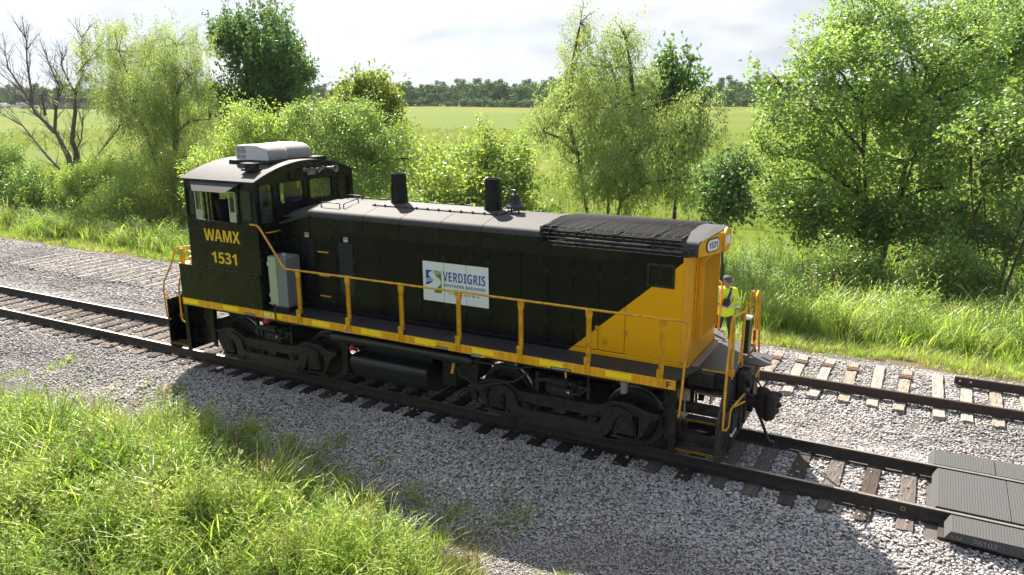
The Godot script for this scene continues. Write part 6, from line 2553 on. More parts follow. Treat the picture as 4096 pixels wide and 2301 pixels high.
	lay(tall, 15000, -46.0, 16.0, -13.5, -7.6, tallk, 0.9, 1.4, deep + bright + pale, tg, 210)
	lay(weeds, 4500, -46.0, 16.0, -13.5, -7.6, tallk, 0.9, 1.6, deep + bright, tg, 211)
	lay(mid, 8000, -46.0, 16.0, -14.5, -7.6, tallk, 1.0, 1.7, bright + deep, tg, 212)
	lay(heads, 170, -30.0, 16.0, -13.0, -9.5, tallk, 0.9, 1.2, straw + red, tg, 213)
	# brush under the trees and the near part of the field
	var all := func(_x: float, _z: float) -> float: return 1.0
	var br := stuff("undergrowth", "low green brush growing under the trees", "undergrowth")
	lay(weeds, 7000, -55.0, 22.0, -20.0, -12.0, all, 0.9, 1.6, deep, br, 214)  # only the darkest greens, so tree shade is partly in the colour
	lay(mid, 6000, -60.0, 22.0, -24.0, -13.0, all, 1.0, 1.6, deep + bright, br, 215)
	var field := [Color(0.18, 0.25, 0.024), Color(0.21, 0.26, 0.03), Color(0.16, 0.235, 0.022), Color(0.23, 0.25, 0.042)]
	var fg := stuff("field_grass", "flat bright green grass field stretching to the far woods", "field")
	var fk := func(x: float, z: float) -> float: return 0.75 + 0.5 * pn.get_noise_2d(x * 0.06, z * 0.3)
	lay(mid, 24000, -75.0, 32.0, -50.0, -20.0, fk, 0.9, 1.4, field, fg, 216)
	lay(mid, 16000, -150.0, 50.0, -120.0, -50.0, fk, 1.3, 2.0, field, fg, 217)


func build_trees() -> void:
	var light := Color(0.32, 0.43, 0.095)
	var willow := Color(0.32, 0.41, 0.13)
	var mid := Color(0.25, 0.37, 0.095)
	var dark := Color(0.11, 0.2, 0.058)
	var yel := Color(0.3, 0.37, 0.07)
	dead_tree()
	lobed_tree("willow_tree", "airy pale green tree next to the bare dead tree", "tree", "trees beyond the tracks", Vector2(-29.3, -17), [[-31.27, 8.07, -17.0, 2.02, 1.51], [-27.98, 8.38, -17.0, 1.67, 1.32], [-26.09, 6.73, -17.0, 1.39, 1.85], [-29.35, 5.94, -17.0, 3.18, 2.2], [-31.41, 3.77, -17.0, 1.77, 2.28], [-28.1, 3.83, -17.0, 2.16, 2.63], [-29.44, 1.62, -17.0, 1.47, 1.72], [-32.75, 5.74, -17.0, 1.55, 1.55], [-32.13, 1.73, -17.0, 1.54, 1.54], [-27.48, 1.7, -17.0, 1.43, 1.66], [-33.1, 7.48, -17.0, 1.04, 1.04], [-25.22, 4.5, -17.0, 0.91, 1.6]], "willow", 20.0, willow * 0.9, 301, 3, 0.35, 0.5, 0.28)
	lobed_tree("broadleaf_tree", "tall dark green tree rising behind the cab", "tree", "trees beyond the tracks", Vector2(-29.0, -24), [[-30.5, 8.79, -24.0, 1.63, 2.04], [-28.43, 9.18, -24.0, 1.59, 1.59], [-27.27, 7.76, -24.0, 1.43, 1.56], [-29.37, 6.87, -24.0, 2.68, 2.14], [-26.77, 6.36, -24.0, 1.42, 1.55], [-29.57, 5.19, -24.0, 2.15, 1.34], [-32.53, 9.33, -24.0, 0.7, 1.12], [-29.2, 3.4, -24.0, 2.2, 1.3]], "big", 17.0, dark, 302, 2, 0.35, 0.5, 0.2)
	lobed_tree("shrub", "bright green shrub directly behind the cab", "shrub", "shrubs behind the locomotive", Vector2(-17.0, -12), [[-16.66, 4.43, -12.0, 1.25, 1.07], [-18.17, 3.56, -12.0, 1.29, 1.11], [-15.32, 4.29, -12.0, 0.87, 0.87], [-19.27, 2.66, -12.0, 0.95, 1.14], [-16.12, 3.12, -12.0, 1.42, 1.06], [-17.6, 2.0, -12.0, 2.0, 1.3]], "small", 38.0, light, 303, 3, 0.35, 0.45, 0.18)
	lobed_tree("leaning_tree", "yellowish green tree top behind the shrub right of the cab", "tree", "trees beyond the tracks", Vector2(-17.4, -20), [[-18.05, 5.47, -20.0, 1.28, 1.17], [-16.53, 5.27, -20.0, 1.15, 1.15], [-17.24, 6.06, -20.0, 1.05, 0.63], [-19.41, 4.86, -20.0, 0.87, 0.87], [-17.35, 4.28, -20.0, 1.48, 0.85], [-17.3, 2.8, -20.0, 1.6, 1.2]], "big", 24.0, yel * 0.8, 304, 1, 0.3, 0.45, 0.12)
	lobed_tree("shrub", "large glossy green shrub between the cab and the first exhaust stack", "shrub", "shrubs behind the locomotive", Vector2(-12.9, -13), [[-14.51, 4.25, -13.0, 1.23, 1.05], [-12.79, 4.45, -13.0, 1.35, 1.02], [-11.21, 3.69, -13.0, 1.32, 1.15], [-13.33, 2.81, -13.0, 1.89, 1.37], [-10.44, 3.24, -13.0, 0.81, 0.81], [-15.09, 2.74, -13.0, 1.07, 1.24], [-12.6, 1.4, -13.0, 2.3, 1.4]], "small", 38.0, mid * 0.9, 305, 3, 0.4, 0.45, 0.18)
	lobed_tree("shrub", "bright green shrub between the two exhaust stacks", "shrub", "shrubs behind the locomotive", Vector2(-6.6, -13), [[-6.56, 3.81, -13.0, 0.91, 0.76], [-7.82, 3.02, -13.0, 1.08, 0.93], [-5.88, 3.1, -13.0, 1.05, 1.05], [-6.94, 2.31, -13.0, 1.99, 0.92], [-4.88, 2.71, -13.0, 0.74, 0.74], [-6.6, 1.2, -13.0, 2.3, 1.2]], "broad", 30.0, light * 0.9, 306, 3, 0.35, 0.45, 0.18)
	lobed_tree("willow_tree", "tall feathery pale green tree behind the bell and radiator", "tree", "trees beyond the tracks", Vector2(-2.75, -16.00), [[-3.74, 8.27, -16.0, 0.63, 0.87], [-4.05, 7.27, -16.0, 0.79, 0.79], [-1.99, 7.64, -16.0, 0.93, 0.93], [-2.58, 6.66, -16.0, 1.4, 0.93], [-3.86, 5.8, -16.0, 1.42, 1.11], [-4.87, 5.05, -16.0, 0.96, 0.96], [-2.23, 5.21, -16.0, 1.55, 1.24], [-3.5, 3.86, -16.0, 1.73, 1.26], [-1.24, 3.77, -16.0, 1.69, 1.38], [0.26, 4.38, -16.0, 1.21, 1.36], [0.93, 5.37, -16.0, 0.75, 0.75], [-2.15, 2.54, -16.0, 2.18, 1.25], [-5.21, 4.28, -16.0, 0.81, 0.97], [0.04, 2.64, -16.0, 1.06, 1.06]], "willow", 34.0, willow, 307, 3, 0.35, 0.5, 0.32)
	lobed_tree("broadleaf_tree", "slim dark green tree mixed into the feathery pale tree", "tree", "trees beyond the tracks", Vector2(-0.6, -18), [[-0.92, 6.67, -18.0, 0.73, 0.81], [-0.43, 6.22, -18.0, 0.81, 0.97], [-1.34, 5.48, -18.0, 0.81, 0.98], [-0.15, 6.95, -18.0, 0.4, 0.4], [-0.82, 4.42, -18.0, 0.97, 0.97], [-0.9, 3.2, -18.0, 1.0, 1.0]], "big", 24.0, dark * 1.2, 308, 1, 0.35, 0.5, 0.2)
	lobed_tree("small_tree", "small round dark green tree just behind the nose", "tree", "trees beyond the tracks", Vector2(3.0, -11.5), [[2.99, 3.46, -11.5, 0.69, 0.63], [2.66, 2.84, -11.5, 0.57, 0.63], [3.44, 2.88, -11.5, 0.57, 0.63], [3.05, 2.37, -11.5, 0.82, 0.51], [2.33, 3.19, -11.5, 0.28, 0.32], [3.64, 3.37, -11.5, 0.31, 0.35], [3.2, 3.88, -11.5, 0.28, 0.28], [2.71, 1.98, -11.5, 0.32, 0.28]], "broad", 48.0, dark * 1.15, 309, 1, 0.35, 0.5, 0.24)
	lobed_tree("maple_tree", "large spreading green tree right of the nose", "tree", "trees beyond the tracks", Vector2(6.76, -20.00), [[5.27, 8.14, -20.0, 1.83, 1.33], [6.73, 8.08, -20.0, 1.82, 1.33], [4.42, 6.9, -20.0, 1.5, 1.17], [6.11, 6.44, -20.0, 2.15, 1.49], [7.78, 6.55, -20.0, 1.82, 1.49], [2.76, 6.05, -20.0, 1.01, 0.84], [3.99, 5.3, -20.0, 1.5, 1.17], [6.0, 4.73, -20.0, 2.15, 1.49], [7.96, 4.89, -20.0, 1.98, 1.49], [2.71, 4.69, -20.0, 0.84, 1.01], [3.55, 3.49, -20.0, 1.51, 1.17], [5.33, 2.94, -20.0, 2.0, 1.33], [7.48, 3.31, -20.0, 1.99, 1.33], [4.41, 1.98, -20.0, 1.68, 1.01], [6.57, 1.64, -20.0, 2.17, 1.0], [8.91, 7.46, -20.0, 1.32, 1.32], [8.97, 5.86, -20.0, 1.49, 1.32], [9.18, 4.07, -20.0, 1.49, 1.16], [8.88, 2.36, -20.0, 1.33, 1.0], [2.34, 3.45, -20.0, 0.67, 0.84], [2.58, 2.2, -20.0, 1.01, 0.84]], "broad", 14.5, mid * 1.1, 310, 4, 0.35, 0.5, 0.36)
	lobed_tree("maple_tree", "leafy tree at the upper right corner behind the large tree", "tree", "trees beyond the tracks", Vector2(11.62, -25.00), [[9.13, 8.45, -25.0, 1.72, 1.34], [10.4, 7.95, -25.0, 1.72, 1.53], [9.71, 7.08, -25.0, 1.72, 1.14], [10.86, 6.45, -25.0, 1.53, 1.14], [9.04, 5.7, -25.0, 1.33, 0.95], [9.99, 9.15, -25.0, 1.53, 0.96], [12.2, 7.5, -25.0, 2.0, 1.8], [12.5, 4.8, -25.0, 2.0, 1.6], [10.6, 4.6, -25.0, 1.6, 1.3]], "broad", 14.5, mid * 1.1, 311, 2, 0.35, 0.5, 0.34)
	lobed_tree("small_tree", "young many-stemmed tree at the right edge of the picture", "tree", "trees beyond the tracks", Vector2(10.54, -16.50), [[9.96, 4.53, -16.5, 1.18, 0.89], [10.54, 4.9, -16.5, 0.89, 0.89], [9.74, 3.66, -16.5, 0.89, 0.74], [10.64, 3.32, -16.5, 0.89, 0.89], [11.3, 4.3, -16.5, 1.1, 1.1], [10.66, 3.94, -16.5, 0.89, 0.89], [9.33, 4.39, -16.5, 0.88, 0.74], [10.17, 2.81, -16.5, 0.89, 0.59], [10.88, 2.22, -16.5, 0.74, 0.74]], "broad", 19.0, mid, 312, 4, 0.35, 0.5, 0.3)
	lobed_tree("weed_bush", "broad-leaved dark weed with a few orange leaves in the near left grass", "weed", "", Vector2(-2.6, 5.7), [[-2.6, -0.2, 5.7, 0.42, 0.42], [-3.0, -0.3, 5.9, 0.38, 0.36], [-2.3, -0.35, 5.95, 0.38, 0.36]], "small", 700.0, Color(0.14, 0.24, 0.03), 329, 3, 0.35, 0.5, 0.0)
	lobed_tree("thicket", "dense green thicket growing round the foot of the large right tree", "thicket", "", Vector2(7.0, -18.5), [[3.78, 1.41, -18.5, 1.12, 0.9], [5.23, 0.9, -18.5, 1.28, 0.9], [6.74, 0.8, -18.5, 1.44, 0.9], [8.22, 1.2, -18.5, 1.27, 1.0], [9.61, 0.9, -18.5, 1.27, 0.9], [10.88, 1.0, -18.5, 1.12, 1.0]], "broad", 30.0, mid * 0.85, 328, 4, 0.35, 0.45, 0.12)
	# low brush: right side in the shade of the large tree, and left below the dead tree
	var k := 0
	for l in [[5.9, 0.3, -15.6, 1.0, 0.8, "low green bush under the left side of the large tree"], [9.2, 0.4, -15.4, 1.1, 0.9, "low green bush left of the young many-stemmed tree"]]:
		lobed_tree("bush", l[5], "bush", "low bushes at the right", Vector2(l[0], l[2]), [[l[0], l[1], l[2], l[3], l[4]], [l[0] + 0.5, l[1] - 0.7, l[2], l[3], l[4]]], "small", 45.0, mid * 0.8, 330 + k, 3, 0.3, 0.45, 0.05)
		k += 1
	for l in [[-37.9, 2.0, -13.0, 1.34, 1.9, "bright green bush cut by the left edge of the picture"], [-30.43, 1.7, -12.5, 1.43, 1.2, "light green bush right of the dead tree's trunks"], [-33.81, 0.8, -12.5, 1.77, 1.2, "bush at the foot of the dead tree"], [-26.6, 1.3, -12.5, 1.9, 1.3, "light green bush under the airy pale tree"], [-23.4, 1.6, -12.5, 1.26, 1.3, "green bush left of the cab roof"]]:
		lobed_tree("bush", l[5], "bush", "low bushes at the left", Vector2(l[0], l[2]), [[l[0], l[1], l[2], l[3], l[4]], [l[0] + 0.7, l[1] - 0.9, l[2] + 0.4, l[3], l[4]], [l[0] - 0.8, l[1] - 0.6, l[2], l[3] * 0.8, l[4] * 0.8]], "small", 36.0, [mid, light, mid, light, yel * 0.8][k - 2], 330 + k, 3, 0.3, 0.45, 0.05)
		k += 1


func far_crown(sd: int, h: float, w: float) -> Array:
	# a woodland tree seen from hundreds of metres: clumps of leaf-sized faces over a trunk
	rng.seed = sd
	var g := MB.new()
	g.colored = true
	var lobes := []
	for i in 9:
		lobes.append([Vector3(rng.randf_range(-0.6, 0.6) * w, h * rng.randf_range(0.14, 0.8), rng.randf_range(-0.6, 0.6) * w), w * rng.randf_range(0.3, 0.55)])
	lobes.append([Vector3(0, h * 0.86, 0), w * 0.35])
	for l in lobes:
		for i in 120:
			var d := rand_dir()
			var p: Vector3 = l[0] + d * l[1] * pow(rng.randf(), 0.4) * Vector3(1, 0.9, 1)
			if p.y < h * 0.08:
				continue
			var s := rng.randf_range(0.3, 0.75)
			var t := rng.randf_range(0.75, 1.2)
			g.col = Color(t, t, t)
			var e := (d + rand_dir() * 0.8).normalized()
			var a := e.cross(rand_dir()).normalized()
			var b := e.cross(a)
			g.face([p + a * s, p + b * s, p - a * s * 0.9], e)
	var tr := MB.new()
	tr.tube([Vector3(0, -0.5, 0), Vector3(0.1, h * 0.3, 0), Vector3(0, h * 0.7, 0.1)], 0.02 * h, 6, 0.006 * h, false)
	tr.tube([Vector3(0.05, h * 0.25, 0), Vector3(w * 0.4, h * 0.55, 0)], 0.01 * h, 5, 0.004 * h, false)
	tr.tube([Vector3(0.05, h * 0.3, 0), Vector3(-w * 0.4, h * 0.6, 0)], 0.01 * h, 5, 0.004 * h, false)
	return [g, tr.mesh(M.bark)]


func build_far() -> void:
	var tones := [Color(0.09, 0.18, 0.035), Color(0.11, 0.2, 0.04), Color(0.07, 0.14, 0.03), Color(0.13, 0.22, 0.045)]
	var protos := []
	for k in 8:
		var h := 11.0 + (k % 4) * 1.2
		var fc := far_crown(700 + k, h, 5.6 + (k % 3) * 1.2)
		var m := mat("far_leaf_%d" % k, tones[k % 4], 0.7, 0.0, null, 1.0, 0.3)
		m.vertex_color_use_as_albedo = true
		m.backlight_enabled = true
		m.backlight = Color(0.5, 0.5, 0.4)
		protos.append([fc[0].mesh(m), fc[1]])
	rng.seed = 90
	# woodland edge from the left round to the right: (x, z)
	var line := [Vector2(-640, -215), Vector2(-520, -268), Vector2(-440, -275), Vector2(-330, -300), Vector2(-220, -330), Vector2(-150, -310), Vector2(-128, -292), Vector2(-105, -300), Vector2(-85, -340), Vector2(0, -372), Vector2(15, -330), Vector2(40, -330), Vector2(60, -370), Vector2(200, -400)]
	var cnt := 0
	for i in line.size() - 1:
		var a: Vector2 = line[i]
		var b: Vector2 = line[i + 1]
		var n := int(a.distance_to(b) / 5.0)
		for k in n:
			var q := a.lerp(b, (k + rng.randf_range(-0.3, 0.3)) / n)
			var clump := q.x > -152.0 and q.x < -100.0
			var s := rng.randf_range(0.45, 0.95) * (1.2 if clump else 1.0)
			if q.x > -98.0 and q.x < -82.0:
				s *= 0.6
			var pr: Array = protos[rng.randi() % 8]
			var lab := "distant green tree in the woodland edge beyond the field"
			if clump:
				lab = "distant tree in the dark clump jutting into the field, behind the stacks"
			elif q.x < -380.0:
				lab = "distant tree in the wood behind the low building"
			var o := thing("far_tree", Vector3(q.x, -1.6, q.y + rng.randf_range(-5, 3)), lab, "tree", "trees of the far woodland edge", rng.randf() * TAU)
			o.scale = Vector3(s, s * rng.randf_range(0.85, 1.15), s)
			inst("crown", pr[0], o, Transform3D())
			inst("trunk", pr[1], o, Transform3D())
			cnt += 1
	print("far trees ", cnt)
	# the wood behind the edge reads as one mass
	var wood := stuff("far_wood", "deep green woodland behind the edge trees on the horizon", "wood")
	var xfs := [[], []]
	for i in line.size() - 1:
		var a: Vector2 = line[i]
		var b: Vector2 = line[i + 1]
		var n := int(a.distance_to(b) / 1.5)
		for k in n:
			var q := a.lerp(b, (k + rng.randf()) / n)
			var back := rng.randf_range(2.0, 70.0)
			var s := rng.randf_range(0.45, 0.95) + back * 0.002
			var off := (q - Vector2(8, 12)).normalized() * back
			xfs[k & 1].append(Transform3D(Basis(Vector3.UP, rng.randf() * TAU).scaled(Vector3(s, s, s)), Vector3(q.x + off.x, -1.6, q.y + off.y)))
	scatter("crowns", protos[0][0], xfs[0], [], wood).set_meta("kind", "stuff")
	scatter("crowns", protos[3][0], xfs[1], [], wood).set_meta("kind", "stuff")
	# low hedge line at the field's end
	var hedge := stuff("far_hedge", "low pale scrub along the end of the field", "scrub")
	var hx := []
	for i in range(2, line.size() - 1):
		var a: Vector2 = line[i]
		var b: Vector2 = line[i + 1]
		var n := int(a.distance_to(b) / 4.0)
		for k in n:
			var q := a.lerp(b, (k + rng.randf()) / n)
			var s := rng.randf_range(0.2, 0.42)
			hx.append(Transform3D(Basis(Vector3.UP, rng.randf() * TAU).scaled(Vector3(s * 1.6, s, s * 1.6)), Vector3(q.x, -1.7, q.y + 6.0)))
	scatter("scrub", protos[1][0], hx, [], hedge).set_meta("kind", "stuff")
	build_far_yard()


func build_far_yard() -> void:
	# long low building with a dark mansard roof and vehicles parked before it
	var c := Vector3(-374.0, -1.5, -247.0)
	var turn := atan2(-(c.x - 8.66), -(c.z - 12.5)) # faces the camera side
	var o := thing("low_building", c, "long low building with dark brown roof at the far left", "building", "", turn + PI)
	var wall := MB.new()
	wall.bx(-24, 24, 0.0, 3.6, -6, 6)
	part("wall", wall, mat("far_wall", Color(0.38, 0.34, 0.28), 0.9), o)
	var roof := MB.new()
	var rp := [Vector3(-24.8, 3.3, 6.8), Vector3(24.8, 3.3, 6.8), Vector3(24.2, 5.6, 5.4), Vector3(-24.2, 5.6, 5.4)]
	roof.face(rp, Vector3(0, 0.5, 1))
	roof.face([Vector3(-24.8, 3.3, -6.8), Vector3(24.8, 3.3, -6.8), Vector3(24.2, 5.6, -5.4), Vector3(-24.2, 5.6, -5.4)], Vector3(0, 0.5, -1))
	roof.face([Vector3(-24.2, 5.6, 5.4), Vector3(24.2, 5.6, 5.4), Vector3(24.2, 5.6, -5.4), Vector3(-24.2, 5.6, -5.4)], Vector3.UP)
	for s in [-1.0, 1.0]:
		roof.face([Vector3(s * 24.8, 3.3, 6.8), Vector3(s * 24.2, 5.6, 5.4), Vector3(s * 24.2, 5.6, -5.4), Vector3(s * 24.8, 3.3, -6.8)], Vector3(s, 0, 0))
	part("roof", roof, mat("far_roof", Color(0.06, 0.045, 0.042), 0.9), o)
	for x in [-17.0, -9.0, -2.0, 6.0, 14.0]:
		var d := MB.new()
		d.bx(x - 1.6, x + 1.6, 0.05, 2.9, 6.0, 6.06)
		part("door", d, mat("far_door", Color(0.12, 0.11, 0.1), 0.8), o)
	var paint := [Color(0.7, 0.7, 0.7), Color(0.62, 0.62, 0.6), Color(0.75, 0.75, 0.74), Color(0.12, 0.14, 0.2), Color(0.66, 0.64, 0.6), Color(0.72, 0.72, 0.72), Color(0.3, 0.05, 0.05), Color(0.7, 0.7, 0.68)]
	var spots := [[-429.0, -229.5, 0, "white camper farthest left by the low building"], [-423.5, -230.5, 1, "white boat on a trailer second from the left by the low building"], [-414.0, -232.5, 0, "white camper third from the left by the low building"], [-407.0, -233.5, 2, "dark blue pickup left of the low building"], [-400.5, -234.5, 1, "pale boat before the left end of the low building"], [-393.0, -236.0, 0, "white camper before the low building's wall"], [-385.5, -237.5, 2, "small red pickup before the low building"], [-366.0, -241.0, 1, "white boat under the airy pale tree's branches"]]
	for i in spots.size():
		var s: Array = spots[i]
		var m := mat("far_paint_%d" % i, paint[i], 0.5)
		var v := thing(["camper_trailer", "boat_on_trailer", "pickup_truck"][s[2]], Vector3(s[0], -1.5, s[1]), s[3], ["camper", "boat", "pickup"][s[2]], "vehicles parked by the far building", turn + PI + 0.2 * sin(i * 3.0))
		var b := MB.new()
		if s[2] == 0:
			b.prism(PackedVector2Array([Vector2(-3.0, 0.6), Vector2(3.0, 0.6), Vector2(3.2, 1.6), Vector2(2.7, 2.9), Vector2(-3.0, 2.9), Vector2(-3.2, 1.5)]), -1.2, 1.2)
		elif s[2] == 1:
			b.prism(PackedVector2Array([Vector2(-2.8, 1.0), Vector2(-2.4, 0.6), Vector2(2.0, 0.6), Vector2(3.4, 1.7), Vector2(1.0, 1.6), Vector2(0.6, 2.3), Vector2(-0.6, 2.3), Vector2(-0.9, 1.5), Vector2(-2.8, 1.5)]), -1.0, 1.0)
		else:
			b.prism(PackedVector2Array([Vector2(-2.7, 0.5), Vector2(2.7, 0.5), Vector2(2.7, 1.1), Vector2(1.4, 1.2), Vector2(0.8, 1.8), Vector2(-0.6, 1.8), Vector2(-0.8, 1.2), Vector2(-2.7, 1.2)]), -0.95, 0.95)
		part("body", b, m, v)
		for wx in ([-0.4, 0.5] if s[2] < 2 else [-1.7, 1.7]):
			var w := MB.new()
			w.tube([Vector3(wx, 0.36, -1.02), Vector3(wx, 0.36, 1.02)], 0.36, 10)
			part("wheel", w, M.hose_black, v)
		if s[2] != 1:
			var gl := MB.new()
			gl.bx(-0.5, 0.7, 1.3 if s[2] == 2 else 1.8, 1.72 if s[2] == 2 else 2.4, 1.0 if s[2] == 2 else 1.2, 1.03 if s[2] == 2 else 1.23)
			part("window", gl, M.smoked_glass, v)


# bones: [a, b, ra, rb] in metres; returns a surface-net mesh of their smooth union
func flesh(g: MB, bones: Array, cell: float, k: float, squash := Vector3.ONE) -> void:
	var lo := Vector3.INF
	var hi := -Vector3.INF
	for b in bones:
		var r: float = maxf(b[2], b[3]) + k + cell * 2.0
		for p in [b[0], b[1]]:
			lo = lo.min(p - Vector3.ONE * r)
			hi = hi.max(p + Vector3.ONE * r)
	var n := Vector3i(((hi - lo) / cell).ceil()) + Vector3i.ONE
	var far := 9.0
	var d := PackedFloat32Array()
	d.resize(n.x * n.y * n.z)
	d.fill(far)
	for b in bones:
		var a: Vector3 = b[0]
		var ab: Vector3 = b[1] - a
		var l2: float = maxf(ab.length_squared(), 1e-9)
		var r: float = maxf(b[2], b[3]) + k + cell * 2.0
		var b0 := Vector3i((((a.min(b[1]) - Vector3.ONE * r) - lo) / cell).floor()).clamp(Vector3i.ZERO, n - Vector3i.ONE)
		var b1 := Vector3i((((a.max(b[1]) + Vector3.ONE * r) - lo) / cell).ceil()).clamp(Vector3i.ZERO, n - Vector3i.ONE)
		for z in range(b0.z, b1.z + 1):
			for y in range(b0.y, b1.y + 1):
				for x in range(b0.x, b1.x + 1):
					var p := lo + Vector3(x, y, z) * cell
					var t := clampf((p - a).dot(ab) / l2, 0.0, 1.0)
					var e := p - (a + ab * t)
					e *= squash
					var v: float = e.length() - lerpf(b[2], b[3], t)
					var i := x + n.x * (y + n.y * z)
					var o := d[i]
					if o > 8.0:
						d[i] = v
					else:
						var h := clampf(0.5 + 0.5 * (o - v) / k, 0.0, 1.0)
						d[i] = lerpf(o, v, h) - k * h * (1.0 - h)
	var idx := {}
	var base := g.v.size()
	var off := [Vector3i(0, 0, 0), Vector3i(1, 0, 0), Vector3i(0, 1, 0), Vector3i(1, 1, 0), Vector3i(0, 0, 1), Vector3i(1, 0, 1), Vector3i(0, 1, 1), Vector3i(1, 1, 1)]
	var edges := [[0, 1], [2, 3], [4, 5], [6, 7], [0, 2], [1, 3], [4, 6], [5, 7], [0, 4], [1, 5], [2, 6], [3, 7]]
	for z in n.z - 1:
		for y in n.y - 1:
			for x in n.x - 1:
				var c0 := x + n.x * (y + n.y * z)
				var vals := [d[c0], d[c0 + 1], d[c0 + n.x], d[c0 + n.x + 1], d[c0 + n.x * n.y], d[c0 + n.x * n.y + 1], d[c0 + n.x * n.y + n.x], d[c0 + n.x * n.y + n.x + 1]]
				var neg := 0
				for q in vals:
					if q < 0.0:
						neg += 1
				if neg == 0 or neg == 8:
					continue
				var s := Vector3.ZERO
				var m := 0
				for e in edges:
					var va: float = vals[e[0]]
					var vb: float = vals[e[1]]
					if (va < 0.0) != (vb < 0.0):
						var t := va / (va - vb)
						s += Vector3(off[e[0]]).lerp(Vector3(off[e[1]]), t)
						m += 1
				var grad := Vector3(vals[1] + vals[3] + vals[5] + vals[7] - vals[0] - vals[2] - vals[4] - vals[6], vals[2] + vals[3] + vals[6] + vals[7] - vals[0] - vals[1] - vals[4] - vals[5], vals[4] + vals[5] + vals[6] + vals[7] - vals[0] - vals[1] - vals[2] - vals[3])
				idx[c0] = g.put(lo + (Vector3(x, y, z) + s / m) * cell, grad.normalized() if grad.length_squared() > 1e-12 else Vector3.UP)
	var st := [1, n.x, n.x * n.y]
	for z in range(1, n.z - 1):
		for y in range(1, n.y - 1):
			for x in range(1, n.x - 1):
				var c := x + n.x * (y + n.y * z)
				for ax in 3:
					var v0 := d[c]
					var v1 := d[c + st[ax]]
					if (v0 < 0.0) == (v1 < 0.0):
						continue
					var u: int = st[(ax + 1) % 3]
					var w: int = st[(ax + 2) % 3]
					var i0 = idx.get(c - u - w)
					var i1 = idx.get(c - w)
					var i2 = idx.get(c)
					var i3 = idx.get(c - u)
					if i0 == null or i1 == null or i2 == null or i3 == null:
						continue
					if v0 < 0.0:
						g.q4(i0, i1, i2, i3)
					else:
						g.q4(i0, i3, i2, i1)


